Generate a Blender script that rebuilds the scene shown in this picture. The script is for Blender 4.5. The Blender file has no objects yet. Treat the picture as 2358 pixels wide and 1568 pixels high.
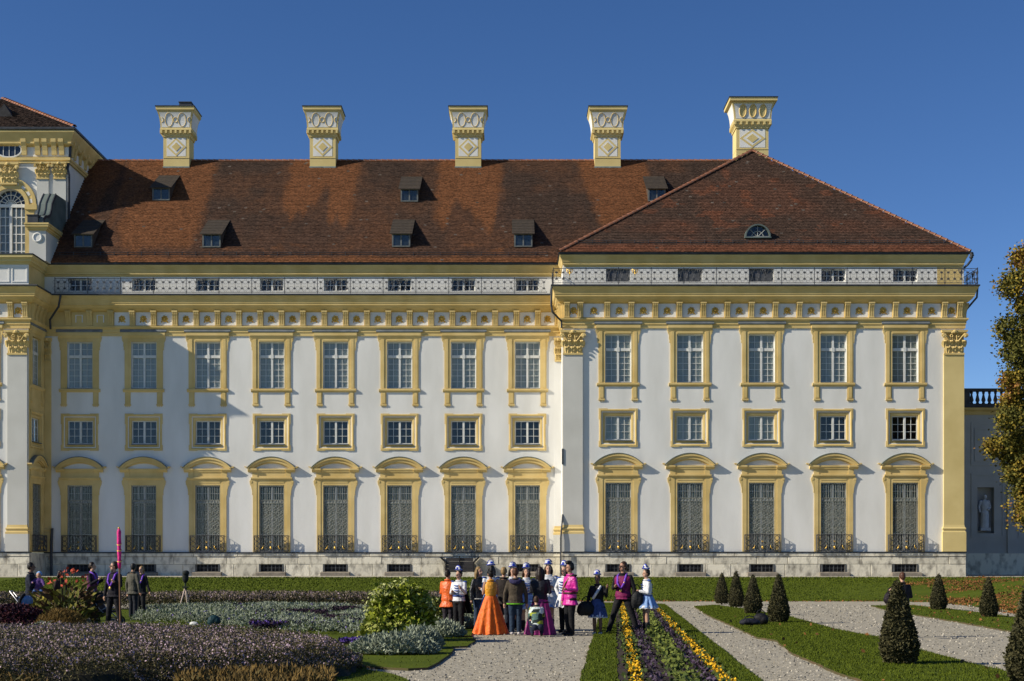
import bpy, bmesh, math, random
import numpy as np
from mathutils import Vector, Matrix

random.seed(7)
RNG = np.random.default_rng(7)
SC = bpy.context.scene
COL = SC.collection
R = math.radians

# ------------------------------------------------------------------ camera
F, CX, YH, CAMH = 3275.0, 1179.0, 1300.0, 1.7      # focal length, centre and horizon of a 2358 px wide frame
cam_d = bpy.data.cameras.new('camera')
cam = bpy.data.objects.new('camera', cam_d)
COL.objects.link(cam)
cam.location = (0, 0, CAMH)
cam.rotation_euler = (R(90), 0, 0)
cam_d.sensor_width = 36
cam_d.lens = 36 * F / 2358
cam_d.shift_y = (YH - 784) / 2358
cam_d.clip_end = 9000
SC.camera = cam

# ------------------------------------------------------------------ light
SUN_AZ, SUN_EL = 73.0, 30.7          # degrees off the facade's normal (to the left, behind the camera), elevation
sdir = Vector((math.sin(R(SUN_AZ)) * math.cos(R(SUN_EL)), math.cos(R(SUN_AZ)) * math.cos(R(SUN_EL)), -math.sin(R(SUN_EL))))
sun_d = bpy.data.lights.new('sun', 'SUN')
sun_d.energy = 5.0
sun_d.angle = R(0.5)
sun_d.color = (1.0, 0.915, 0.755)
sun = bpy.data.objects.new('sun', sun_d)
COL.objects.link(sun)
sun.rotation_euler = sdir.to_track_quat('-Z', 'Y').to_euler()
sun.location = (-60, -20, 60)

world = bpy.data.worlds.new('World')
SC.world = world
world.use_nodes = True
wn = world.node_tree
for n in list(wn.nodes):
    wn.nodes.remove(n)
sky = wn.nodes.new('ShaderNodeTexSky')
sky.sky_type = 'NISHITA'
sky.sun_disc = False
sky.sun_elevation = R(SUN_EL)
sky.sun_rotation = R(180 + SUN_AZ)   # sun at (-sin az, -cos az)
sky.altitude = 500
sky.air_density = 0.65

sky.dust_density = 0.0
sky.ozone_density = 1.5
bg = wn.nodes.new('ShaderNodeBackground')
bg.inputs['Strength'].default_value = 0.096
wo = wn.nodes.new('ShaderNodeOutputWorld')
hs = wn.nodes.new('ShaderNodeHueSaturation')
hs.inputs['Saturation'].default_value = 1.24
wn.links.new(sky.outputs[0], hs.inputs['Color'])
hs.inputs['Hue'].default_value = 0.508
wn.links.new(hs.outputs[0], bg.inputs['Color'])
wn.links.new(bg.outputs[0], wo.inputs['Surface'])

SC.view_settings.view_transform = 'Standard'
SC.view_settings.look = 'None'
SC.view_settings.exposure = 0.31
SC.view_settings.gamma = 1
SC.view_settings.use_curve_mapping = False
SC.render.engine = 'CYCLES'
SC.cycles.max_bounces = 5
SC.cycles.diffuse_bounces = 3
SC.cycles.glossy_bounces = 2
SC.cycles.transparent_max_bounces = 8
SC.cycles.transmission_bounces = 2
SC.cycles.use_denoising = True
SC.cycles.caustics_reflective = False
SC.cycles.caustics_refractive = False

# ------------------------------------------------------------------ helpers
def wx(x, d): return (x - CX) * d / F
def wz(y, d): return CAMH + (YH - y) * d / F
def gd(y, z=0.0): return (CAMH - z) * F / (y - YH)
def gp(x, y, z=0.0):
    d = gd(y, z)
    return (wx(x, d), d, z)

MATS = {}
def mat(name, c, c2=None, rough=0.85, scale=3.0, bump=0.0, bscale=60.0, spec=0.25, metal=0.0, island=False, objrand=0.0, detail=4.0, lo=0.35, hi=0.65, stretch=None, attr=None, coords='Object'):
    """procedural material: base colour mixed to c2 by noise (or per loose leaf), optional bump, optional per-object variation"""
    if name in MATS: return MATS[name]
    m = bpy.data.materials.new(name); m.use_nodes = True
    nt = m.node_tree; L = nt.links
    b = nt.nodes['Principled BSDF']
    b.inputs['Roughness'].default_value = rough
    b.inputs['Metallic'].default_value = metal
    b.inputs['Specular IOR Level'].default_value = spec
    c = tuple(c) + (1,)
    c2 = tuple(c2) + (1,) if c2 else tuple(v * 0.86 for v in c[:3]) + (1,)
    tc = nt.nodes.new('ShaderNodeTexCoord')
    geo = nt.nodes.new('ShaderNodeNewGeometry')
    src = geo.outputs['Position'] if coords == 'World' else tc.outputs['Object']
    mp = nt.nodes.new('ShaderNodeMapping')
    L.new(src, mp.inputs['Vector'])
    if stretch: mp.inputs['Scale'].default_value = stretch
    nz = nt.nodes.new('ShaderNodeTexNoise')
    nz.inputs['Scale'].default_value = scale; nz.inputs['Detail'].default_value = detail
    L.new(mp.outputs[0], nz.inputs['Vector'])
    cr = nt.nodes.new('ShaderNodeMapRange')
    cr.inputs['From Min'].default_value = lo; cr.inputs['From Max'].default_value = hi
    L.new(nz.outputs['Fac'], cr.inputs['Value'])
    fac = cr.outputs[0]
    if island:
        fac = geo.outputs['Random Per Island']
    mx = nt.nodes.new('ShaderNodeMix'); mx.data_type = 'RGBA'
    L.new(fac, mx.inputs['Factor'])
    mx.inputs['A'].default_value = c; mx.inputs['B'].default_value = c2
    out = mx.outputs['Result']
    if attr:
        at = nt.nodes.new('ShaderNodeAttribute'); at.attribute_name = attr
        mu = nt.nodes.new('ShaderNodeMix'); mu.data_type = 'RGBA'; mu.blend_type = 'MULTIPLY'
        mu.inputs['Factor'].default_value = 1
        L.new(out, mu.inputs['A']); L.new(at.outputs['Color'], mu.inputs['B'])
        out = mu.outputs['Result']
    if objrand:
        oi = nt.nodes.new('ShaderNodeObjectInfo')
        mr = nt.nodes.new('ShaderNodeMapRange')
        mr.inputs['To Min'].default_value = 1 - objrand; mr.inputs['To Max'].default_value = 1 + objrand
        L.new(oi.outputs['Random'], mr.inputs['Value'])
        hs = nt.nodes.new('ShaderNodeHueSaturation')
        L.new(mr.outputs[0], hs.inputs['Value']); L.new(out, hs.inputs['Color'])
        out = hs.outputs['Color']
    L.new(out, b.inputs['Base Color'])
    if bump:
        n2 = nt.nodes.new('ShaderNodeTexNoise'); n2.inputs['Scale'].default_value = bscale; n2.inputs['Detail'].default_value = 3
        L.new(src, n2.inputs['Vector'])
        bp = nt.nodes.new('ShaderNodeBump'); bp.inputs['Strength'].default_value = bump; bp.inputs['Distance'].default_value = 0.02
        L.new(n2.outputs['Fac'], bp.inputs['Height']); L.new(bp.outputs[0], b.inputs['Normal'])
    MATS[name] = m
    return m

def glass_mat():
    if 'glass' in MATS: return MATS['glass']
    m = bpy.data.materials.new('glass'); m.use_nodes = True
    nt = m.node_tree; L = nt.links
    for n in list(nt.nodes): nt.nodes.remove(n)
    o = nt.nodes.new('ShaderNodeOutputMaterial')
    tr = nt.nodes.new('ShaderNodeBsdfTransparent'); tr.inputs['Color'].default_value = (0.90, 0.93, 0.92, 1)
    gl = nt.nodes.new('ShaderNodeBsdfGlossy'); gl.inputs['Roughness'].default_value = 0.04
    ge = nt.nodes.new('ShaderNodeNewGeometry'); dp = nt.nodes.new('ShaderNodeVectorMath'); dp.operation = 'DOT_PRODUCT'
    L.new(ge.outputs['Incoming'], dp.inputs[0]); L.new(ge.outputs['Normal'], dp.inputs[1])
    def mth(op, a, b=None):
        n = nt.nodes.new('ShaderNodeMath'); n.operation = op
        for i, q in enumerate((a, b)):
            if q is None: continue
            if isinstance(q, (int, float)): n.inputs[i].default_value = q
            else: L.new(q, n.inputs[i])
        return n.outputs[0]
    fo = mth('ADD', mth('MULTIPLY', mth('POWER', mth('SUBTRACT', 1.0, mth('ABSOLUTE', dp.outputs['Value'])), 5.0), 0.96), 0.04)
    mi = nt.nodes.new('ShaderNodeMixShader')
    tc = nt.nodes.new('ShaderNodeTexCoord'); nz = nt.nodes.new('ShaderNodeTexNoise'); nz.inputs['Scale'].default_value = 1.7
    bp = nt.nodes.new('ShaderNodeBump'); bp.inputs['Strength'].default_value = 0.15; bp.inputs['Distance'].default_value = 0.05
    L.new(tc.outputs['Object'], nz.inputs['Vector']); L.new(nz.outputs['Fac'], bp.inputs['Height']); L.new(bp.outputs[0], gl.inputs['Normal'])
    L.new(fo, mi.inputs['Fac']); L.new(tr.outputs[0], mi.inputs[1]); L.new(gl.outputs[0], mi.inputs[2])
    L.new(mi.outputs[0], o.inputs['Surface'])
    MATS['glass'] = m
    return m

class MB:
    """collects shapes into one mesh"""
    def __init__(s): s.v = []; s.f = []; s.m = []
    def add(s, vs, fs, m=0):
        o = len(s.v); s.v.extend([tuple(p) for p in vs])
        s.f.extend([tuple(i + o for i in f) for f in fs]); s.m.extend([m] * len(fs)); return s
    def box(s, x0, x1, y0, y1, z0, z1, m=0):
        return s.add([(x0,y0,z0),(x1,y0,z0),(x1,y1,z0),(x0,y1,z0),(x0,y0,z1),(x1,y0,z1),(x1,y1,z1),(x0,y1,z1)],
                     [(0,3,2,1),(4,5,6,7),(0,1,5,4),(1,2,6,5),(2,3,7,6),(3,0,4,7)], m)
    def frustum(s, rings, m=0, cap=True):
        """rings: list of (hx, hy, z) rectangles about the origin"""
        vs = []; fs = []
        for hx, hy, z in rings: vs += [(-hx,-hy,z),(hx,-hy,z),(hx,hy,z),(-hx,hy,z)]
        for k in range(len(rings)-1):
            a = 4*k
            for i in range(4): fs.append((a+i, a+(i+1)%4, a+4+(i+1)%4, a+4+i))
        if cap: fs.append((3,2,1,0)); n = 4*(len(rings)-1); fs.append((n,n+1,n+2,n+3))
        return s.add(vs, fs, m)
    def ex_y(s, poly, y0, y1, m=0):
        n = len(poly)
        vs = [(x,y0,z) for x,z in poly] + [(x,y1,z) for x,z in poly]
        return s.add(vs, [tuple(range(n)), tuple(range(2*n-1,n-1,-1))] + [(i,i+n,(i+1)%n+n,(i+1)%n) for i in range(n)], m)
    def ex_x(s, poly, x0, x1, m=0):
        n = len(poly)
        vs = [(x0,y,z) for y,z in poly] + [(x1,y,z) for y,z in poly]
        return s.add(vs, [tuple(range(n)), tuple(range(2*n-1,n-1,-1))] + [(i,i+n,(i+1)%n+n,(i+1)%n) for i in range(n)], m)
    def band(s, outer, inner, y0, y1, m=0):
        """solid band between two open outlines (same count) extruded in y"""
        n = len(outer)
        vs = [(x,y0,z) for x,z in outer]+[(x,y0,z) for x,z in inner]+[(x,y1,z) for x,z in outer]+[(x,y1,z) for x,z in inner]
        fs = []
        for i in range(n-1):
            fs += [(i,i+1,n+i+1,n+i),(2*n+i,3*n+i,3*n+i+1,2*n+i+1),(i,2*n+i,2*n+i+1,i+1),(n+i,n+i+1,3*n+i+1,3*n+i)]
        fs += [(0,n,3*n,2*n),(n-1,3*n-1,4*n-1,2*n-1)]
        return s.add(vs, fs, m)
    def tube(s, pts, r, n=5, closed=False, m=0, cap=True):
        pts = [Vector(p) for p in pts]; k = len(pts)
        rs = r if isinstance(r, (list, tuple)) else [r]*k
        vs = []; fs = []; up = None
        for i, p in enumerate(pts):
            if closed: t = pts[(i+1)%k] - pts[i-1]
            else: t = pts[min(i+1,k-1)] - pts[max(i-1,0)]
            if t.length < 1e-9: t = Vector((0,0,1))
            t.normalize()
            if up is None:
                up = Vector((0,1,0)) if abs(t.y) < 0.9 else Vector((1,0,0))
            a = t.cross(up)
            if a.length < 1e-6: a = t.cross(Vector((1,0,0.3)))
            a.normalize(); b = a.cross(t); up = b
            for j in range(n):
                q = 2*math.pi*j/n
                vs.append(p + (a*math.cos(q) + b*math.sin(q))*rs[i])
        for i in range(k if closed else k-1):
            for j in range(n):
                fs.append((i*n+j, i*n+(j+1)%n, ((i+1)%k)*n+(j+1)%n, ((i+1)%k)*n+j))
        if not closed and cap:
            fs.append(tuple(range(n-1,-1,-1))); fs.append(tuple(range((k-1)*n, k*n)))
        return s.add(vs, fs, m)
    def ell(s, c, r, seg=10, ring=7, m=0, rot=None):
        vs = []; fs = []
        for i in range(ring+1):
            th = math.pi*i/ring
            for j in range(seg):
                ph = 2*math.pi*j/seg
                v = Vector((r[0]*math.sin(th)*math.cos(ph), r[1]*math.sin(th)*math.sin(ph), r[2]*math.cos(th)))
                if rot: v = rot @ v
                vs.append((c[0]+v.x, c[1]+v.y, c[2]+v.z))
        for i in range(ring):
            for j in range(seg):
                fs.append((i*seg+j, (i+1)*seg+j, (i+1)*seg+(j+1)%seg, i*seg+(j+1)%seg))
        return s.add(vs, fs, m)
    def loft(s, rings, n=14, m=0, cap=True):
        """rings: (cx, cy, z, rx, ry) ellipses"""
        vs = []; fs = []
        for cx, cy, z, rx, ry in rings:
            for j in range(n):
                q = 2*math.pi*j/n
                vs.append((cx+rx*math.cos(q), cy+ry*math.sin(q), z))
        for i in range(len(rings)-1):
            for j in range(n): fs.append((i*n+j, i*n+(j+1)%n, (i+1)*n+(j+1)%n, (i+1)*n+j))
        if cap: fs.append(tuple(range(n-1,-1,-1))); fs.append(tuple(range((len(rings)-1)*n, len(rings)*n)))
        return s.add(vs, fs, m)
    def sweep(s, path, prof, m=0, caps=True):
        """profile of (outward, z) swept along a plan path; outward is the right-hand side"""
        P = [Vector((p[0], p[1])) for p in path]; k = len(P); n = len(prof); vs = []; fs = []
        for i in range(k):
            ns = []
            for a, b in ((i-1,i),(i,i+1)):
                if a >= 0 and b < k:
                    t = (P[b]-P[a]).normalized(); ns.append(Vector((t.y,-t.x)))
            if len(ns) == 2:
                o = ns[0]+ns[1]; o = o / max(1e-6, o.dot(ns[0]))
            else: o = ns[0]
            for u, z in prof: vs.append((P[i].x+o.x*u, P[i].y+o.y*u, z))
        for i in range(k-1):
            for j in range(n-1): fs.append((i*n+j, (i+1)*n+j, (i+1)*n+j+1, i*n+j+1))
        if caps: fs.append(tuple(range(n))); fs.append(tuple(range(k*n-1, (k-1)*n-1, -1)))
        return s.add(vs, fs, m)
    def mesh(s, name, mats, smooth=False, recalc=True):
        me = bpy.data.meshes.new(name)
        me.from_pydata(s.v, [], s.f)
        for q in (mats if isinstance(mats, (list, tuple)) else [mats]): me.materials.append(q)
        if max(s.m, default=0) > 0: me.polygons.foreach_set('material_index', s.m)
        if recalc:
            bm = bmesh.new(); bm.from_mesh(me); bmesh.ops.recalc_face_normals(bm, faces=bm.faces); bm.to_mesh(me); bm.free()
        if smooth: me.polygons.foreach_set('use_smooth', [True]*len(me.polygons))
        me.update()
        return me

WL = {}                                     # world location of every object made here
def put(name, me, parent=None, loc=(0,0,0), rz=0.0, scale=None):
    o = bpy.data.objects.new(name, me); COL.objects.link(o)
    loc = Vector(loc)
    if parent is not None:
        o.parent = parent; o.location = loc - WL[parent.name]
    else: o.location = loc
    if rz: o.rotation_euler = (0,0,rz)
    if scale: o.scale = scale
    WL[o.name] = loc
    return o
def centred(mb):
    """moves the mesh origin to the middle of its base"""
    a = np.array(mb.v); c = (a.min(0)+a.max(0))/2; c[2] = a[:,2].min()
    mb.v = [tuple(p) for p in (a-c)]
    return Vector(c)
def part(name, mb, mats, parent=None, smooth=False):
    c = centred(mb)
    return put(name, mb.mesh(name, mats, smooth), parent, c)
def tag(o, label, cat, group=None, kind=None):
    if label: o['label'] = label
    if cat: o['category'] = cat
    if group: o['group'] = group
    if kind: o['kind'] = kind
    return o
def structure(o, kind='structure'):
    o['kind'] = kind; return o
def thing(name, label, cat, loc, group=None, rz=0.0):
    o = put(name, None, None, loc, rz); o.empty_display_size = 0.3
    return tag(o, label, cat, group)
def local_part(name, mb, mats, root, smooth=False, under=None):
    """part whose shape is given in its thing's own frame (the thing may be turned)"""
    me = mb.mesh(name, mats, smooth) if isinstance(mb, MB) else mb
    if not isinstance(mb, MB):
        me.name = name
        me.materials.clear()
        for q in (mats if isinstance(mats, (list, tuple)) else [mats]): me.materials.append(q)
    o = bpy.data.objects.new(name, me); COL.objects.link(o); o.parent = under or root
    WL[o.name] = WL[root.name]
    return o

def fbm(x, y, seed=0, octv=4):
    """smooth value noise on numpy arrays, about 0..1"""
    x = np.asarray(x, float); y = np.asarray(y, float); tot = 0; amp = 1; s = 0
    for o in range(octv):
        xi = np.floor(x).astype(np.int64); yi = np.floor(y).astype(np.int64); fx = x-xi; fy = y-yi
        fx = fx*fx*(3-2*fx); fy = fy*fy*(3-2*fy)
        def h(a, b):
            n = (a*374761393 + b*668265263 + (seed+o*17)*974634777) & 0x7fffffff
            n = ((n ^ (n >> 13)) * 1274126177) & 0x7fffffff
            return (n ^ (n >> 16)) / 0x7fffffff
        v = (h(xi,yi)*(1-fx)+h(xi+1,yi)*fx)*(1-fy) + (h(xi,yi+1)*(1-fx)+h(xi+1,yi+1)*fx)*fy
        tot = tot + v*amp; s += amp; amp *= 0.5; x = x*2.03+11.7; y = y*2.03+5.3
    return tot/s
def sstep(a, b, x):
    t = np.clip((x-a)/(b-a), 0, 1); return t*t*(3-2*t)

def fast_mesh(name, V, nper, mats, mi=None, colors=None):
    """V: (n, nper, 3) separate polygons"""
    n = len(V); me = bpy.data.meshes.new(name)
    me.vertices.add(n*nper); me.vertices.foreach_set('co', np.ascontiguousarray(V, np.float32).ravel())
    me.loops.add(n*nper); me.loops.foreach_set('vertex_index', np.arange(n*nper, dtype=np.int32))
    me.polygons.add(n); me.polygons.foreach_set('loop_start', np.arange(0, n*nper, nper, dtype=np.int32))
    for q in mats: me.materials.append(q)
    if mi is not None: me.polygons.foreach_set('material_index', np.asarray(mi, np.int32))
    if colors is not None:
        ca = me.color_attributes.new('tint', 'FLOAT_COLOR', 'POINT')
        c = np.repeat(np.concatenate([colors, np.ones((n,1))], 1), nper, 0)
        ca.data.foreach_set('color', c.astype(np.float32).ravel())
    me.update(calc_edges=True); me.validate()
    return me

def leaves(P, size, aspect=0.5, up=0.5, tri=False, droop=0.0, rng=RNG):
    """small leaf polygons about the points P; size is a (n,) array of lengths"""
    n = len(P)
    d = rng.normal(size=(n,3)); d[:,2] = d[:,2]*0.6 + up - droop
    d /= np.linalg.norm(d, axis=1)[:,None]
    r = rng.normal(size=(n,3)); s = np.cross(d, r); s /= np.linalg.norm(s, axis=1)[:,None]+1e-9
    L = d*size[:,None]; W = s*(size*aspect*0.5)[:,None]
    if tri: return np.stack([P-W, P+W, P+L], 1)
    return np.stack([P, P+L*0.5+W, P+L, P+L*0.5-W], 1)
# ------------------------------------------------------------------ materials
WHITE  = mat('white_stucco', (0.775,0.765,0.735), (0.665,0.655,0.62), scale=0.9, detail=10, bump=0.3, bscale=25, lo=0.35, hi=0.72, stretch=(1,1,0.28), coords='World')
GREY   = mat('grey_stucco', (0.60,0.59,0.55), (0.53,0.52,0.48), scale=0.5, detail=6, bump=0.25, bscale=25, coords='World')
YELLOW = mat('ochre_stucco', (0.70,0.53,0.23), (0.59,0.43,0.165), scale=0.9, detail=6, bump=0.25, bscale=30, coords='World')
CREAM  = mat('pale_ochre_stucco', (0.69,0.55,0.25), (0.60,0.47,0.20), scale=0.6, detail=6, bump=0.2, bscale=30, coords='World')
GOLD   = mat('ochre_ornament', (0.66,0.43,0.10), (0.45,0.27,0.05), scale=3, rough=0.6, coords='World')
GILT   = mat('gilding', (0.85,0.55,0.12), (0.7,0.42,0.08), scale=4, rough=0.35, metal=0.6)
STONE  = mat('plinth_stone', (0.68,0.635,0.52), (0.25,0.23,0.19), scale=2.3, detail=13, bump=0.8, bscale=9, objrand=0.15, lo=0.47, hi=0.70, stretch=(1.2,1,0.7), coords='World')
LEAD   = mat('sheet_lead', (0.22,0.24,0.25), (0.15,0.165,0.17), scale=2, rough=0.55, metal=0.3, coords='World')
DARKM  = mat('dark_sheet_metal', (0.035,0.04,0.05), (0.06,0.065,0.075), rough=0.5, metal=0.2)
COPPER = mat('weathered_copper', (0.085,0.11,0.105), (0.15,0.18,0.165), scale=1.2, rough=0.5, coords='World')
FLASH  = mat('green_flashing', (0.16,0.22,0.22), (0.26,0.31,0.3), scale=5, rough=0.5)
SASHW  = mat('white_window_paint', (0.72,0.72,0.69), (0.63,0.63,0.60), scale=4, rough=0.5)
CURT   = mat('window_blind', (0.46,0.455,0.42), (0.36,0.355,0.33), scale=0.9, stretch=(6,6,0.5), coords='World')
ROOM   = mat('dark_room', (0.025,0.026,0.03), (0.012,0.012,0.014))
SHUT   = mat('grey_shutter', (0.10,0.105,0.12), (0.08,0.085,0.095), rough=0.6)
IRON   = mat('wrought_iron', (0.045,0.05,0.06), (0.07,0.07,0.075), rough=0.5, metal=0.2)
IRONG  = mat('grey_painted_iron', (0.33,0.335,0.29), (0.17,0.18,0.16), scale=8, rough=0.5)
TILE   = mat('roof_tile', (1.22,1.2,1.18), (0.55,0.56,0.57), scale=8, rough=0.9, attr='tint', bump=0.4, bscale=30, spec=0.15, coords='World')
TILEB  = mat('roof_underlay', (0.13,0.06,0.035), (0.08,0.04,0.028), scale=2)
RIDGE  = mat('ridge_terracotta', (0.30,0.125,0.07), (0.20,0.085,0.05), scale=3, objrand=0.2)
MORTAR = mat('lime_mortar', (0.36,0.25,0.19), (0.27,0.17,0.12))
WOODD  = mat('weathered_shingle', (0.060,0.046,0.033), (0.035,0.028,0.023), scale=5, stretch=(1,1,0.3))
GLASS  = glass_mat()

# ------------------------------------------------------------------ common heights (metres; measured on the long wing's wall)
DM, DP = 94.0, 90.9                           # wall planes of the long wing and of the two projecting blocks
S = DM / F
def zm(y): return CAMH + (YH - y) * S
TER = 0.955                                   # terrace level
Z_PL = 2.53                                   # top of the plinth
HW = 0.84                                     # half width of every opening
UP0, UP1 = 13.33, 16.43                       # upper window
ME0, ME1 = 9.65, 11.23                        # mezzanine window
LO0, LO1 = 2.53, 6.94                         # tall ground floor window
AT0, AT1 = 19.78, 20.60                       # attic window
BA0, BA1 = 1.25, 1.71                         # basement window

def wall_mesh(x0, x1, z0, z1, holes, reveal=0.45, m=0, backs=False):
    """upright wall in the plane y=0 with real openings; holes: (x0,x1,z0,z1)"""
    mb = MB()
    xs = sorted({x0, x1, *[h[0] for h in holes], *[h[1] for h in holes]})
    zs = sorted({z0, z1, *[h[2] for h in holes], *[h[3] for h in holes]})
    for i in range(len(xs)-1):
        run = None
        for j in range(len(zs)-1):
            cx, cz = (xs[i]+xs[i+1])/2, (zs[j]+zs[j+1])/2
            solid = not any(h[0] < cx < h[1] and h[2] < cz < h[3] for h in holes)
            if solid:
                run = (run[0], zs[j+1]) if run else (zs[j], zs[j+1])
            if (not solid or j == len(zs)-2) and run:
                mb.add([(xs[i],0,run[0]),(xs[i+1],0,run[0]),(xs[i+1],0,run[1]),(xs[i],0,run[1])], [(0,1,2,3)], m); run = None
    for a, b, c, d in holes:
        mb.add([(a,0,c),(a,reveal,c),(a,reveal,d),(a,0,d)], [(0,1,2,3)], m)
        mb.add([(b,0,c),(b,0,d),(b,reveal,d),(b,reveal,c)], [(0,1,2,3)], m)
        mb.add([(a,0,d),(a,reveal,d),(b,reveal,d),(b,0,d)], [(0,1,2,3)], m)
        mb.add([(a,0,c),(b,0,c),(b,reveal,c),(a,reveal,c)], [(0,1,2,3)], m)
    return mb

# ------------------------------------------------------------------ window kit (local frame: x along wall, y=0 wall plane, -y outwards, z absolute)
def arc_pts(half, z0, sag, n=17, lift=0.0):
    Rr = (half*half + sag*sag)/(2*sag); zc = z0 + sag - Rr; a = math.asin(half/Rr)
    return [((Rr+lift)*math.sin(-a+2*a*i/(n-1)), zc + (Rr+lift)*math.cos(-a+2*a*i/(n-1))) for i in range(n)]

def surround_upper():
    mb = MB()
    for s in (-1, 1):
        a, b = sorted((s*HW, s*1.26)); c, d = sorted((s*0.98, s*1.26)); e, f = sorted((s*1.02, s*1.20))
        mb.box(a, b, -0.03, 0.02, UP0-0.02, UP1+0.22)
        mb.box(c, d, -0.05, -0.03, UP0-0.02, UP1+0.22)
        mb.box(e, f, -0.065, -0.05, UP0+0.02, UP1+0.18)
        # scrolled ear beside the head of the jamb
        prof = [(s*1.26,15.85),(s*1.33,15.88),(s*1.31,16.02),(s*1.35,16.12),(s*1.34,16.35),(s*1.42,16.5),(s*1.44,16.72),(s*1.37,16.82),(s*1.26,16.84)]
        mb.ex_y(prof, -0.045, 0.0)
        mb.tube([(s*1.36,-0.06,16.66),(s*1.36,0.0,16.66)], 0.10, 8)
        # hanging foot below the sill
        a, b = sorted((s*0.87, s*1.24))
        mb.box(a, b, -0.03, 0.02, 12.30, 13.10); a, b = sorted((s*0.94, s*1.17)); mb.box(a, b, -0.06, -0.03, 12.36, 13.10)
        a, b = sorted((s*0.84, s*1.27)); mb.box(a, b, -0.075, 0.02, 12.20, 12.30)
        for q in (0.93, 1.055, 1.18): mb.ex_y([(s*q-0.05,12.21),(s*q,12.10),(s*q+0.05,12.21)], -0.045, 0.0)
    mb.box(-HW, HW, -0.03, 0.02, UP1, UP1+0.22); mb.box(-HW, HW, -0.05, -0.03, UP1+0.06, UP1+0.18)
    mb.ex_x([(0,UP1+0.22),(-0.07,UP1+0.22),(-0.09,UP1+0.30),(-0.11,UP1+0.32),(-0.13,UP1+0.38),(-0.15,UP1+0.39),(-0.15,UP1+0.60),(0,UP1+0.60)], -1.42, 1.42)
    return mb
def hood_upper():
    z = UP1+0.60
    mb = MB()
    mb.ex_x([(0.0,z+0.003),(-0.17,z+0.003),(-0.19,z+0.04),(-0.19,z+0.09),(-0.12,z+0.21),(0.0,z+0.25)], -1.53, 1.53)
    return mb
def sill_bar(half, z, out=0.13, h=0.12):
    mb = MB()
    mb.ex_x([(0.0,z-0.22),(-out+0.08,z-0.22),(-out+0.03,z-h),(-out,z-h),(-out,z-0.02),(-out+0.02,z),(0.0,z)], -half, half)
    return mb
def inner_sill(z, mat_off=0):
    mb = MB(); mb.ex_x([(0.22,z-0.04),(-0.10,z-0.04),(-0.10,z+0.01),(0.22,z+0.05)], -HW+0.004, HW-0.004); return mb

def sash_grid(z0, z1, transom, rows_low, rows_up, y=0.20):
    """white casement frame with mullion, transom and glazing bars; also returns the pane rectangles"""
    mb = MB(); fr = 0.075; panes = []
    mb.box(-HW+0.002, -HW+fr, y, y+0.09, z0, z1); mb.box(HW-fr, HW-0.002, y, y+0.09, z0, z1)
    mb.box(-HW+fr, HW-fr, y, y+0.09, z0, z0+0.09); mb.box(-HW+fr, HW-fr, y, y+0.09, z1-0.08, z1)
    mb.box(-0.065, 0.065, y-0.035, y+0.08, z0+0.09, z1-0.08)
    if transom:
        mb.box(-HW+fr, -0.065, y-0.045, y+0.07, transom-0.09, transom+0.09); mb.box(0.065, HW-fr, y-0.045, y+0.07, transom-0.09, transom+0.09)
        mb.box(-0.10, 0.10, y-0.075, y-0.036, transom-0.13, transom+0.13)
        spans = [(z0+0.09, transom-0.09, rows_low), (transom+0.09, z1-0.08, rows_up)]
    else: spans = [(z0+0.09, z1-0.08, rows_low)]
    for s in (-1, 1):
        xa, xb = (0.065, HW-fr) if s > 0 else (-HW+fr, -0.065)
        xm = (xa+xb)/2
        for za, zb, n in spans:
            mb.box(xm-0.014, xm+0.014, y+0.01, y+0.05, za, zb)
            for k in range(1, n):
                z = za+(zb-za)*k/n
                mb.box(xa, xm-0.014, y+0.012, y+0.048, z-0.013, z+0.013); mb.box(xm+0.014, xb, y+0.012, y+0.048, z-0.013, z+0.013)
            for k in range(n):
                pa, pb = za+(zb-za)*k/n, za+(zb-za)*(k+1)/n
                panes.append((xa, xm, pa, pb)); panes.append((xm, xb, pa, pb))
    return mb, panes

def surround_mezz():
    """moulded frame with a raised rim and a splay sinking into the wall"""
    mb = MB()
    def ring(xo, zo0, zo1, yo, xi, zi0, zi1, yi):
        vs = [(-xo,yo,zo0),(xo,yo,zo0),(xo,yo,zo1),(-xo,yo,zo1),(-xi,yi,zi0),(xi,yi,zi0),(xi,yi,zi1),(-xi,yi,zi1)]
        mb.add(vs, [(i,(i+1)%4,4+(i+1)%4,4+i) for i in range(4)])
    a0, a1 = ME0, ME1
    L_ = [(1.20,a0-.39,a1+.41,0.02),(1.20,a0-.39,a1+.41,-.045),(1.17,a0-.36,a1+.38,-.065),(1.11,a0-.30,a1+.32,-.065),(1.09,a0-.28,a1+.30,-.045),(0.99,a0-.17,a1+.19,.075),(0.965,a0-.15,a1+.165,.055),(0.87,a0-.04,a1+.04,.065),(0.84,a0,a1,.085),(0.84,a0,a1,.21)]
    for q, r in zip(L_[:-1], L_[1:]): ring(q[0],q[1],q[2],q[3], r[0],r[1],r[2],r[3])
    for s in (-1, 1):                                              # ears
        for z0, z1 in ((ME1-0.25, ME1+0.45), (ME0-0.42, ME0-0.05)):
            a, b = sorted((s*1.17, s*1.245)); mb.box(a, b, -0.055, 0.02, z0, z1)
        a, b = sorted((s*0.68, s*1.17)); mb.box(a, b, -0.06, 0.02, ME1+0.36, ME1+0.45); mb.box(a, b, -0.06, 0.02, ME0-0.425, ME0-0.34)
    return mb

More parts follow.
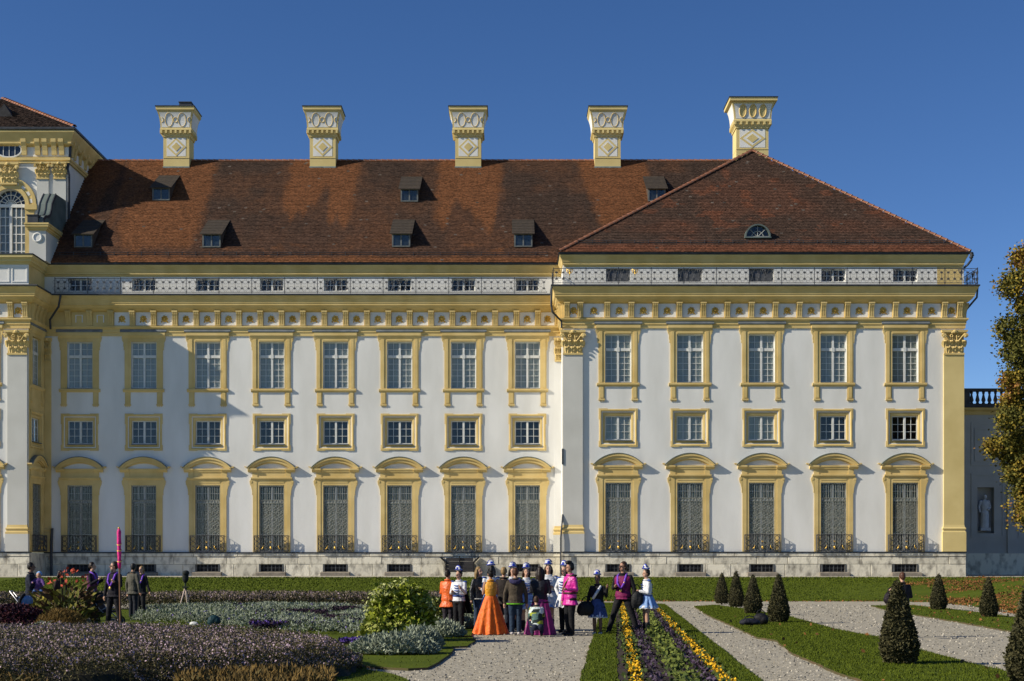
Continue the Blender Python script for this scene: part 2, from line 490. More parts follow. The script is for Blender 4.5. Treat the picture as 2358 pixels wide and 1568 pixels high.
def surround_lower():
    mb = MB(); h = LO1
    for s in (-1, 1):
        a, b = sorted((s*0.82, s*1.24)); mb.box(a, b, -0.03, 0.02, LO0+0.012, h+0.36)
        a, b = sorted((s*0.98, s*1.24)); mb.box(a, b, -0.055, -0.03, LO0+0.012, h+0.36)
        prof = [(s*1.24,6.28),(s*1.29,6.30),(s*1.28,6.45),(s*1.30,6.62),(s*1.36,6.85),(s*1.43,7.0),(s*1.45,7.2),(s*1.40,7.30),(s*1.24,7.30)]
        mb.ex_y(prof, -0.06, 0.0)
        mb.tube([(s*1.37,-0.08,7.17),(s*1.37,0.0,7.17)], 0.09, 8)
        a, b = sorted((s*0.93, s*1.27)); mb.box(a, b, -0.08, 0.02, h+0.52, h+0.86)       # blocks at the frieze's ends
    mb.box(-0.82, 0.82, -0.03, 0.02, h, h+0.36); mb.box(-0.82, 0.82, -0.05, -0.03, h+0.16, h+0.36)
    mb.ex_x([(0,h+0.36),(-0.08,h+0.36),(-0.11,h+0.42),(-0.15,h+0.44),(-0.15,h+0.52),(0,h+0.52)], -1.36, 1.36)
    mb.box(-0.93, 0.93, -0.05, 0.02, h+0.52, h+0.86)
    mb.ex_x([(0,h+0.86),(-0.09,h+0.86),(-0.10,h+0.92),(-0.11,h+0.94),(-0.14,h+1.00),(-0.14,h+1.10),(0,h+1.10)], -0.95, 0.95)
    for q0, q1 in ((-1.55,-0.951),(0.951,1.55)): mb.ex_x([(0,h+0.86),(-0.12,h+0.86),(-0.15,h+0.92),(-0.18,h+0.94),(-0.24,h+1.00),(-0.24,h+1.10),(0,h+1.10)], q0, q1)
    return mb
def pediment_arch():
    mb = MB(); z = LO1+1.103
    o1 = arc_pts(1.60, z, 0.74); i1 = arc_pts(1.47, z, 0.60)
    o2 = arc_pts(1.47, z, 0.60); i2 = arc_pts(1.22, z, 0.42)
    mb.band(o1, i1, -0.26, 0.0); mb.band(o2, i2, -0.19, 0.0); mb.band(i2, arc_pts(1.14, z, 0.34), -0.09, 0.0)
    for s in (-1, 1):
        mb.ex_y([(s*1.45,z),(s*1.60,z),(s*1.78,z+0.10),(s*1.74,z+0.14),(s*1.56,z+0.10)], -0.28, 0.0)
    return mb
def pediment_cap():
    z = LO1+1.103
    mb = MB(); mb.band(arc_pts(1.64, z+0.02, 0.765), arc_pts(1.60, z+0.004, 0.742), -0.29, 0.0); return mb

def grille_mb():
    """wrought-iron lattice in front of the tall windows"""
    mb = MB(); y = 0.07; z0, z1 = LO0+0.03, LO1-0.02; rng = random.Random(3)
    for k in range(11):
        x = -0.76+1.52*k/10; mb.box(x-0.014, x+0.014, y-0.014, y+0.014, z0, z1)
    for z in (z0+1.15, z0+1.62, z0+2.1, z0+2.58, z0+3.06, z1-0.06):
        mb.box(-0.82, 0.82, y-0.016, y+0.016, z-0.014, z+0.014)
    zt = LO0+3.23
    mb.box(-0.82, 0.82, y-0.03, y+0.03, zt-0.02, zt+0.02); mb.box(-0.82, 0.82, y-0.03, y+0.03, zt+0.19, zt+0.225)
    for k in range(8):                                             # scroll band at the transom
        x = -0.72+1.44*k/7
        mb.tube([(x+0.075*math.cos(a), y-0.02, zt+0.105+0.075*math.sin(a)) for a in [i*math.pi/4 for i in range(8)]], 0.017, 3, closed=True)
    for col in range(5):                                           # lyre scrolls between the bars
        for row in range(6):
            x = -0.608+0.304*col; z = z0+1.38+0.48*(row if row < 4 else row-4) if row < 4 else None
            if z is None: continue
            for s in (-1, 1):
                mb.tube([(x+s*0.02,y-0.01,z-0.19),(x+s*0.11,y-0.01,z-0.09),(x+s*0.05,y-0.01,z),(x+s*0.12,y-0.01,z+0.1),(x+s*0.03,y-0.01,z+0.19)], 0.013, 3)
    return mb
def balconette_mb():
    mb = MB(); gm = 1
    y = -0.30; z0, z1 = LO0+0.03, LO0+1.07; w = 1.12
    def rail(p, q, r=0.02): mb.tube([p, q], r, 4)
    for z in (z0+0.03, z1): rail((-w,y,z),(w,y,z),0.024); rail((-w,y,z),(-w,0,z)); rail((w,y,z),(w,0,z))
    for x in (-w, -0.72, 0.72, w): rail((x,y,z0),(x,y,z1+0.02),0.024)
    for s in (-1, 1):
        for yy in (-0.2, -0.1): rail((s*w,yy,z0),(s*w,yy,z1),0.013)
        for z in (z0+0.35, z0+0.7): rail((s*w,y,z),(s*w,0,z),0.013)
    def ring(cx, cz, r, t=0.016, x_plane=None):
        mb.tube([(cx+r*math.cos(i*math.pi/5), y, cz+r*math.sin(i*math.pi/5)) for i in range(10)], t, 4, closed=True)
    for x in (-0.92, 0.92):
        for z in (z0+0.2, z0+0.52, z0+0.84): ring(x, z, 0.145, 0.02)
    for k in range(7):
        x = -0.6+0.2*k
        mb.tube([(x,y,z0+0.05),(x+0.07,y,z0+0.3),(x-0.06,y,z0+0.55),(x+0.05,y,z0+0.8),(x,y,z1)], 0.014, 4)
        mb.tube([(x,y,z0+0.05),(x-0.07,y,z0+0.3),(x+0.06,y,z0+0.55),(x-0.05,y,z0+0.8),(x,y,z1)], 0.014, 4)
    return mb
def gilt_mbs():
    y = -0.34; z0 = LO0+0.03
    yield MB().ell((0,y,z0+0.24),(0.07,0.04,0.10))
    yield MB().tube([(-0.06,y,z0+0.66),(0,y-0.01,z0+0.58),(0.06,y,z0+0.66)],0.022,4)
    for q in (-1, 1): yield MB().tube([(q*0.62,y,z0+0.16),(q*0.52,y,z0+0.24),(q*0.49,y,z0+0.40)],[0.035,0.03,0.015],5)

ME = {}
def shared(key, fn, mats, smooth=False):
    if key not in ME:
        v = fn(); ME[key] = v.mesh(key.rstrip('0123456789'), mats, smooth)
    return ME[key]
def pane_mesh(w, h):
    k = ('pane', round(w,3), round(h,3))
    if k not in ME:
        mb = MB(); mb.box(-w/2, w/2, 0, 0.008, 0, h); ME[k] = mb.mesh('pane', GLASS)
    return ME[k]

def wloc(root, x, y):
    """wall-frame point of a facade whose frame is (x0,y0,angle)"""
    x0, y0, a = root; return (x0 + x*math.cos(a) - y*math.sin(a), y0 + x*math.sin(a) + y*math.cos(a))
def at(fr, x, y=0.0, z=0.0):
    p = wloc(fr, x, y); return (p[0], p[1], z)

def add_window(par, fr, x, kind, blind=True, shutters=False, skip_panes=False):
    """one complete window as a part (surround) with its sash, panes, blind and iron work as sub-parts"""
    rz = fr[2]
    def sub(name, me, y=0.0, z=0.0, dx=0.0, up=None):
        o = bpy.data.objects.new(name, me); COL.objects.link(o); o.parent = up or w
        o.location = (dx, y, z); WL[o.name] = Vector((0,0,0)); return o
    if kind == 'upper':
        w = put('upper_window', shared('upper_window', surround_upper, YELLOW), par, at(fr, x), rz)
        sub('hood_roof', shared('hood_roof', hood_upper, LEAD)); sub('window_sill', shared('upper_sill', lambda: sill_bar(1.36, UP0-0.02), YELLOW))
        sub('sill_sheet', shared('upper_sheet', lambda: inner_sill(UP0), DARKM))
        z0, z1, tr, a, b = UP0, UP1, zm(820.5), 5, 2
    elif kind == 'mezzanine':
        w = put('mezzanine_window', shared('mezz_window', surround_mezz, YELLOW), par, at(fr, x), rz)
        sub('sill_sheet', shared('mezz_sheet', lambda: inner_sill(ME0), LEAD))
        z0, z1, tr, a, b = ME0, ME1, None, 3, 0
    else:
        w = put('tall_window', shared('tall_window', surround_lower, YELLOW), par, at(fr, x), rz)
        sub('pediment', shared('pediment', pediment_arch, YELLOW)); sub('pediment_cover', shared('pediment_cover', pediment_cap, COPPER))
        sub('iron_grille', shared('iron_grille', grille_mb, IRONG))
        sub('balcony_railing', shared('balcony_railing', balconette_mb, [IRON, GILT]))
        for gi, gm_ in enumerate(gilt_mbs()): sub('gilt_ornament', shared('gilt_ornament%d' % gi, lambda: gm_, GILT, True))
        z0, z1, tr, a, b = LO0+0.02, LO1, LO0+3.33, 3, 2
    key = 'sash_'+kind
    if key not in ME:
        mb, panes = sash_grid(z0, z1, tr, a, b); ME[key] = mb.mesh('sash', SASHW); ME[key+'p'] = panes
    sub('sash', ME[key])
    if not skip_panes:
        for xa, xb, za, zb in ME[key+'p']:
            sub('pane', pane_mesh(xb-xa, zb-za), 0.228, za, (xa+xb)/2)
    if blind:
        kb = 'blind_'+kind; cm = CURT if kind != 'tall' else mat('dim_room_sheet',(0.10,0.105,0.10),(0.05,0.055,0.055),scale=0.9,stretch=(6,6,0.5),coords='World')  # tall windows: dark sheet added to stand for the dim room behind
        if kb not in ME:
            mb = MB(); mb.box(-HW+0.01, HW-0.01, 0.275, 0.28, z0+0.02, z1-0.01); ME[kb] = mb.mesh('blind', cm)
        sub('blind', ME[kb])
    return w

# ------------------------------------------------------------------ cornice kit
PROF = [(0,16.80),(0.07,16.80),(0.07,17.02),(0.11,17.04),(0.11,17.22),(0.18,17.30),(0.22,17.34),(0.22,17.43),(0.05,17.46)]
FRZ  = [(0.05,17.46),(0.05,18.40)]
TOPP = [(0.05,18.40),(0.22,18.46),(0.40,18.62),(0.47,18.74),(0.52,18.76),(0.52,18.87),(0.55,18.89),(0.56,18.97),(0.60,19.10),(0.67,19.24),(0.72,19.30),(0.72,19.37)]
LEDGE = [(-0.3,19.40),(0.735,19.372),(0.765,19.36),(0.78,19.42),(0.765,19.46),(0.70,19.48),(-0.3,19.50)]
def bracket_mb():
    mb = MB()
    side = [(-0.05,17.47),(-0.15,17.47),(-0.16,17.62),(-0.18,17.85),(-0.24,18.08),(-0.30,18.22),(-0.32,18.34),(-0.05,18.40)]
    mb.ex_x(side, -0.165, 0.165)
    rib = [(y-0.035 if k not in (0,7) else y, z) for k, (y, z) in enumerate(side)]
    for x in (-0.12, 0.0, 0.12): mb.ex_x(rib, x-0.035, x+0.035)
    mb.box(-0.19, 0.19, -0.37, -0.05, 18.34, 18.43); mb.box(-0.18, 0.18, -0.20, -0.05, 17.46, 17.53)
    return mb
def rosette_mb():
    mb = MB()
    for k in range(7):
        a = 2*math.pi*k/7; mb.ell((0.15*math.cos(a), -0.03, 17.93+0.15*math.sin(a)), (0.085,0.06,0.085), 6, 4)
    mb.ell((0,-0.06,17.93),(0.09,0.08,0.09),7,5); mb.ell((0.19,-0.02,17.73),(0.06,0.04,0.06),5,4); mb.ell((-0.19,-0.02,17.73),(0.06,0.04,0.06),5,4)
    return mb
def frieze_row(par, fr, centres, ends, plain_before=None):
    """brackets at the given centres with white frieze panels and gilt rosettes between them"""
    bm_ = shared('bracket', bracket_mb, YELLOW)
    for x in centres: put('bracket', bm_, par, at(fr, x), fr[2])
    for a, b in zip(centres[:-1], centres[1:]):
        w = (b-a)-0.40
        if w < 0.3: continue
        k = ('fp', round(w,2)); plain = plain_before is not None and b < plain_before
        if k not in ME:
            mb = MB(); mb.box(-w/2, w/2, -0.066, -0.04, 17.50, 18.36); ME[k] = mb.mesh('frieze_panel', WHITE)
            mb = MB()
            for q0, q1, c0, c1 in ((-0.36,0.36,18.25,18.31),(-0.36,0.36,17.55,17.61)): mb.box(max(q0,-w/2), min(q1,w/2), -0.085, -0.064, c0, c1)
            ME[k+('e',)] = mb.mesh('panel_edge', WHITE)
        p = put('frieze_panel', ME[k], par, at(fr, (a+b)/2), fr[2])
        if plain:
            kk = k+('y',)
            if kk not in ME: ME[kk] = ME[k].copy(); ME[kk].materials[0] = YELLOW
            p.data = ME[kk]
            if 'fring' not in ME:
                mb = MB()
                mb.box(-0.24,-0.18,-0.09,-0.062,17.68,18.18); mb.box(0.18,0.24,-0.09,-0.062,17.68,18.18); mb.box(-0.18,0.18,-0.09,-0.062,18.14,18.18)
                ME['fring'] = mb.mesh('panel_frame', WHITE)
            o = bpy.data.objects.new('panel_frame', ME['fring'])
        else: o = bpy.data.objects.new('rosette', shared('rosette', rosette_mb, GOLD, True))
        COL.objects.link(o); o.parent = p; o.location = (0, -0.045, 0); WL[o.name] = Vector((0,0,0))

def cornice(par, path, end_caps=True):
    mb = MB(); mb.sweep(path, PROF); mb.sweep(path, TOPP); mb.sweep(path, FRZ, caps=False)
    part('cornice', mb, YELLOW, par)
    mb = MB(); mb.sweep(path, LEDGE); part('gutter_ledge', mb, DARKM, par)

# gallery railing
def rail_panel_mb(w, gold=False):
    mb = MB(); z0, z1 = 19.56, 20.50
    mb.box(-w/2, w/2, -0.02, 0.02, z0, z0+0.03); mb.box(-w/2, w/2, -0.02, 0.02, z1-0.03, z1)
    mb.box(-w/2-0.02, -w/2+0.02, -0.025, 0.025, z0-0.06, z1+0.05)
    n = max(2, round(w/0.42)); st = w/n
    for k in range(n):
        x = -w/2+st*(k+0.5)
        for z, r in ((z0+0.27, 0.13), (z0+0.68, 0.13)):
            mb.tube([(x-st/2+r*1.05*math.cos(i*math.pi/5), 0, z+r*math.sin(i*math.pi/5)) for i in range(10)], 0.010, 3, closed=True)
            mb.box(x-0.05, x+0.05, -0.012, 0.012, z-0.05, z+0.05)
            mb.box(x-0.012, x+0.012, -0.01, 0.01, z-0.10, z+0.10); mb.box(x-0.10, x+0.10, -0.01, 0.01, z-0.012, z+0.012)
        mb.tube([(x-st*0.45,0,z0+0.03),(x-0.1,0,z0+0.12),(x,0,z0+0.46),(x+0.1,0,z0+0.8),(x+st*0.45,0,z1-0.03)], 0.009, 3)
        mb.tube([(x+st*0.45,0,z0+0.03),(x+0.1,0,z0+0.12),(x,0,z0+0.46),(x-0.1,0,z0+0.8),(x-st*0.45,0,z1-0.03)], 0.009, 3)
    return mb
def crest_mb():
    mb = MB(); z = 20.30
    mb.tube([(-0.2,-0.03,z+0.12),(-0.13,-0.03,z-0.08),(0,-0.03,z-0.16),(0.13,-0.03,z-0.08),(0.2,-0.03,z+0.12)], 0.022, 4)
    mb.ell((0,-0.03,z+0.02),(0.07,0.03,0.08),6,5); mb.box(-0.2,0.2,-0.04,-0.02,z+0.10,z+0.135); mb.box(-0.02,0.02,-0.04,-0.02,z-0.3,z)
    return mb
def railing(par, p, q, n, gold=(), out=0.0):
    P, Q = Vector((p[0],p[1])), Vector((q[0],q[1])); d = Q-P; w = d.length/n; a = math.atan2(d.y, d.x)
    k = ('rail', round(w,3))
    if k not in ME: ME[k] = rail_panel_mb(w).mesh('gallery_railing', IRON)
    for i in range(n):
        c = P+d*((i+0.5)/n)
        o = put('gallery_railing', ME[k], par, (c.x,c.y,0), a)
        if i % 2 == 0:
            me = shared('crest_gold' if i in gold else 'crest', crest_mb, GILT if i in gold else IRON, True)
            s = bpy.data.objects.new('crest', me); COL.objects.link(s); s.parent = o; WL[s.name] = Vector((0,0,0))

def attic_window(par, fr, x, shutters=False):
    rz = fr[2]
    mb_key = 'attic_frame'
    if mb_key not in ME:
        mb = MB(); y = 0.22
        mb.box(-0.78,-0.70,y,y+0.08,AT0,AT1); mb.box(0.70,0.78,y,y+0.08,AT0,AT1); mb.box(-0.70,0.70,y,y+0.08,AT0,AT0+0.07); mb.box(-0.70,0.70,y,y+0.08,AT1-0.07,AT1)
        mb.box(-0.06,0.06,y-0.03,y+0.08,AT0+0.07,AT1-0.07)
        for s in (-1,1):
            mb.box(s*0.38-0.02,s*0.38+0.02,y+0.01,y+0.05,AT0+0.07,AT1-0.07); a, b = sorted((s*0.06,s*0.70)); mb.box(a,b,y+0.012,y+0.048,AT0+0.39,AT0+0.43)
        ME[mb_key] = mb.mesh('attic_window', SASHW)
        mb = MB(); mb.box(-0.70,0.70,0.25,0.256,AT0+0.05,AT1-0.05); ME['attic_pane'] = mb.mesh('pane', GLASS)
        mb = MB(); mb.box(-0.70,-0.02,0.14,0.18,AT0+0.01,AT1-0.01); mb.box(0.02,0.70,0.14,0.18,AT0+0.01,AT1-0.01)
        for s in (-1,1): mb.box(s*0.36-0.25,s*0.36+0.25,0.12,0.142,AT0+0.1,AT1-0.1)
        ME['attic_shutter'] = mb.mesh('shutter', SHUT)
    o = put('attic_window', ME[mb_key], par, at(fr, x), rz)
    for nm in (('pane',) if not shutters else ('shutter',)):
        s = bpy.data.objects.new(nm, ME['attic_'+nm]); COL.objects.link(s); s.parent = o; WL[s.name] = Vector((0,0,0))

# Corinthian pilaster
def capital_mb():
    """leafy capital, 1.27 m wide at the neck, base at z=0, 1.5 m high"""
    mb = MB()
    mb.box(-0.62,0.62,-0.10,0,0,1.28); mb.box(-0.66,0.66,-0.16,0,-0.06,0.05)
    mb.ex_y([(-0.80,1.36),(0.80,1.36),(0.84,1.5),(-0.84,1.5)], -0.30, 0); mb.box(-0.74,0.74,-0.24,0,1.28,1.36)
    def leaf(x, z0, h, w, out):
        n = 6; vs = []; fs = []
        for i in range(n+1):
            t = i/n; bulge = -0.11 - out*(t**2.2); ww = w*(0.75+0.5*math.sin(math.pi*min(t*1.05,1)))*(1 if t < 0.85 else 0.6)
            zz = z0+h*(t if t < 0.85 else 0.85-(t-0.85)*1.2)
            vs += [(x-ww/2, bulge+0.05, zz), (x-ww*0.18, bulge-0.025, zz), (x, bulge, zz), (x+ww*0.18, bulge-0.025, zz), (x+ww/2, bulge+0.05, zz)]
        for i in range(n):
            for j in range(4): fs.append((i*5+j, i*5+j+1, (i+1)*5+j+1, (i+1)*5+j))
        mb.add(vs, fs)
    for x in (-0.40, 0.40, 0.0): leaf(x, 0.05, 0.48, 0.38, 0.17)
    for x in (-0.60, -0.20, 0.20, 0.60): leaf(x, 0.42, 0.52, 0.34, 0.24)
    for s in (-1, 1):                                              # corner volutes and inner helices
        sp = [(s*(0.70+0.15*math.cos(a)*(1-a/14)), -0.30, 1.13+0.15*math.sin(a)*(1-a/14)) for a in [i*math.pi/4 for i in range(14)]]
        mb.tube([(s*0.25,-0.2,0.78),(s*0.45,-0.24,1.05),(s*0.62,-0.28,1.25)]+sp, 0.05, 5)
        mb.ell((s*0.70,-0.30,1.13),(0.11,0.07,0.11),7,5)
        sp = [(s*(0.20-0.09*math.cos(a)), -0.24, 1.13+0.09*math.sin(a)) for a in [i*math.pi/3 for i in range(7)]]
        mb.tube([(s*0.16,-0.18,0.80),(s*0.14,-0.2,1.0)]+sp, 0.035, 4)
    mb.ell((0,-0.30,1.40),(0.16,0.09,0.12),7,5); mb.ell((-0.15,-0.28,1.33),(0.09,0.06,0.07),6,4); mb.ell((0.15,-0.28,1.33),(0.09,0.06,0.07),6,4)
    return mb
Z_CAP = 15.15
def pilaster(par, fr, x, w, shaft_mat, base_mat, ped_mat, proj=0.13):
    h = w/2
    mb = MB(); mb.box(-h, h, -proj, 0.03, zm(1215)-0.05, Z_CAP)
    root = put('pilaster', mb.mesh('pilaster', shaft_mat), par, at(fr, x), fr[2])
    def sub(nm, me, loc=(0,0,0), sc=None):
        o = bpy.data.objects.new(nm, me); COL.objects.link(o); o.parent = root; o.location = loc; WL[o.name] = Vector((0,0,0))
        if sc: o.scale = sc
    z = 3.66
    mb = MB(); mb.frustum([(h+0.10,proj+0.10,z),(h+0.10,proj+0.10,z+0.12),(h+0.05,proj+0.05,z+0.16),(h+0.05,proj+0.05,z+0.26),(h+0.09,proj+0.09,z+0.30),(h+0.09,proj+0.09,z+0.36),(h+0.03,proj+0.03,z+0.44),(h+0.005,proj+0.005,z+0.58)])
    sub('base_moulding', mb.mesh('base_moulding', base_mat))
    mb = MB(); mb.box(-h-0.10, h+0.10, -proj-0.10, 0.03, Z_PL+0.004, z); sub('pedestal', mb.mesh('pedestal', ped_mat))
    sub('capital', shared('capital', capital_mb, YELLOW), (0,-proj+0.10,Z_CAP), (w/1.30,1,1.0))
    return root

# plinth of single stones
def plinth(par, fr, x0, x1, base_holes, seed):
    rng = random.Random(seed)
    cores = MB(); cores.box(x0+0.01, x1-0.01, -0.07, 0.3, 1.735, Z_PL-0.05); cores.box(x0+0.01, x1-0.01, 0.12, 0.3, TER-0.6, 1.73)
    cuts = [x0+0.01]+[v for h in base_holes for v in (h[0]+0.085, h[1]-0.085)]+[x1-0.01]
    for qa, qb in zip(cuts[0::2], cuts[1::2]): cores.box(qa, qb, -0.07, 0.119, TER-0.6, 1.73)
    o = put('plinth_core', cores.mesh('plinth_core', mat('mortar_bed', (0.20,0.18,0.15))), par, at(fr,0), fr[2])
    courses = [(TER-0.3, 1.72, 1.3, 2.3, -0.10), (1.72, 2.22, 1.5, 3.0, -0.10), (2.22, 2.46, 1.8, 3.2, -0.14)]
    for ci, (z0, z1, lo, hi, y) in enumerate(courses):
        x = x0
        while x < x1-0.05:
            w = rng.uniform(lo, hi)
            if x1-x-w < 0.7: w = x1-x
            nx = x+w
            segs = [(x, nx)]
            if ci == 0:
                for a, b in base_holes:
                    out = []
                    for p, q in segs:
                        if b <= p or a >= q: out.append((p,q)); continue
                        if a-p > 0.12: out.append((p,a))
                        if q-b > 0.12: out.append((b,q))
                    segs = out
            for p, q in segs:
                g = 0.012; dy = rng.uniform(-0.012, 0.012)
                mb = MB(); W = (q-p)/2-g; H = z1-z0-2*g; e = 0.02
                vs = []
                for yy, k in ((0.05,0),(y+dy+0.02,0),(y+dy,e)):
                    vs += [(-W+k,yy,k),(W-k,yy,k),(W-k,yy,H-k),(-W+k,yy,H-k)]
                fs = []
                for r in range(2):
                    for i in range(4): fs.append((4*r+i,4*r+(i+1)%4,4*r+4+(i+1)%4,4*r+4+i))
                fs.append((8,9,10,11)); mb.add(vs, fs)
                put('stone', mb.mesh('stone', STONE), par, at(fr, (p+q)/2, 0, z0+g), fr[2])
            x = nx
    mb = MB(); mb.ex_x([(0.3,2.462),(-0.15,2.462),(-0.19,2.48),(-0.19,2.515),(-0.05,Z_PL)], x0, x1)
    put('plinth_ledge', mb.mesh('plinth_ledge', DARKM), par, at(fr,0), fr[2])
    for a, b in base_holes:
        c = (a+b)/2
        if 'bwin' not in ME:
            mb = MB(); mb.box(-0.71,0.71,0.10,0.11,BA0,BA1); ME['bwin'] = mb.mesh('basement_window', ROOM)
            mb = MB(); mb.box(-0.80,-0.71,-0.12,-0.06,BA0-0.02,BA1); mb.box(0.71,0.80,-0.12,-0.06,BA0-0.02,BA1)
            for x in np.linspace(-0.5,0.5,5): mb.box(x-0.011,x+0.011,-0.02,0.0,BA0,BA1)
            mb.box(-0.71,0.71,-0.022,0.0,BA0+0.22,BA0+0.24); mb.box(-0.03,0.03,-0.018,0.01,BA0,BA1)
            ME['bgrate'] = mb.mesh('window_grate', mat('grate_iron',(0.10,0.105,0.11),(0.07,0.075,0.08)))
            mb = MB(); mb.ex_x([(-0.06,TER+0.28),(-0.48,TER+0.20),(-0.48,TER-0.2),(-0.06,TER-0.2)], -0.95, 0.95); ME['lwell'] = mb.mesh('light_well', mat('worn_slab',(0.27,0.235,0.19),(0.17,0.15,0.125),scale=4,detail=8,bump=0.5,bscale=12,coords='World'))
            mb = MB(); mb.box(-0.80,0.80,-0.07,0.02,TER-0.25,BA0-0.02); ME['bfill'] = mb.mesh('stone', STONE)
            mb = MB(); mb.box(-0.80,0.80,-0.11,0.02,BA1,1.716); ME['blint'] = mb.mesh('lintel', STONE)
        w = put('basement_window', ME['bwin'], par, at(fr, c), fr[2])
        for nm, k in (('window_grate','bgrate'),('light_well','lwell'),('stone','bfill')):
            s = bpy.data.objects.new(nm, ME[k]); COL.objects.link(s); s.parent = w; WL[s.name] = Vector((0,0,0))

# ------------------------------------------------------------------ tiled roofs
def tile_field(name, par, A, B, C, D, colour, seed, w=0.20, course=0.17):
    """single overlapping tiles on the roof face A-B (eave) / C-D (top); returns the object (all tiles of the face, real geometry)"""
    A, B, C, D = [np.array(p, float) for p in (A, B, C, D)]
    nrm = np.cross(B-A, C-A); nrm /= np.linalg.norm(nrm); nrm *= np.sign(nrm[2])
    slope = np.linalg.norm((C+D)/2-(A+B)/2); rows = int(slope/course); rng = np.random.default_rng(seed); V = []; K = []
    for j in range(rows):
        t0, t1 = j/rows, min(1.0, (j+1.25)/rows)
        L0, R0 = A+(C-A)*t0, B+(D-B)*t0; L1, R1 = A+(C-A)*t1, B+(D-B)*t1
        ln = np.linalg.norm(R0-L0); n = int(ln/w)
        if n < 1: continue
        u = (np.arange(n) + (0.5 if j % 2 else 0.0)) * w
        u = u[u+w <= ln+1e-6]
        if not len(u): continue
        x = (R0-L0)/ln; m = len(u)
        ua, ub = u+0.004, u+w-0.004
        up = (L1-L0) - x*np.dot(L1-L0, x)
        lift = 0.035+rng.random(m)*0.022; skew = rng.normal(0, 0.006, m)
        p0 = L0+x*ua[:,None]+nrm*(lift+skew)[:,None]; p1 = L0+x*ub[:,None]+nrm*(lift-skew)[:,None]
        p2 = L0+x*ub[:,None]+up+nrm*0.012; p3 = L0+x*ua[:,None]+up+nrm*0.012
        V.append(np.stack([p0,p1,p2,p3],1)); q0 = p0-nrm*0.05; q1 = p1-nrm*0.05
        V.append(np.stack([q0,q1,p1,p0],1))
        mid = (p0+p2)/2; K.append(np.stack([mid[:,0],np.full(m,t0),rng.random(m),rng.random(m)],1)); K.append(K[-1])
    V = np.concatenate(V); K = np.concatenate(K)
    o = put(name, None, par, (0,0,0)) if False else None
    me = fast_mesh(name, V-np.array(A), 4, [TILE], None, colour(K))
    o = put(name, me, par, tuple(A)); o['kind'] = 'stuff'
    return o
def ridge_row(par, p, q, step=0.42, r=0.15):
    p, q = Vector(p), Vector(q); n = max(1, round((q-p).length/step)); d = (q-p)/n
    if 'ridge' not in ME:
        mb = MB()
        prof = [(r*math.cos(a)*1.05, r*math.sin(a)-0.04) for a in [math.pi*i/6 for i in range(7)]]
        for y0, y1, k, m in ((0, 0.43, 1.0, 0), (-0.02, 0.05, 1.12, 1)):
            vs = [(x*k, y0, z*k+0.03) for x, z in prof]+[(x*k*0.95, y1, z*k*0.95) for x, z in prof]
            mb.add(vs, [(i,i+1,i+8,i+7) for i in range(6)], m)
        ME['ridge'] = mb.mesh('ridge_tile', [RIDGE, MORTAR], True)
    rot = d.to_track_quat('Y', 'Z').to_euler()
    for i in range(n):
        o = put('ridge_tile', ME['ridge'], par, p+d*i); o.rotation_euler = rot

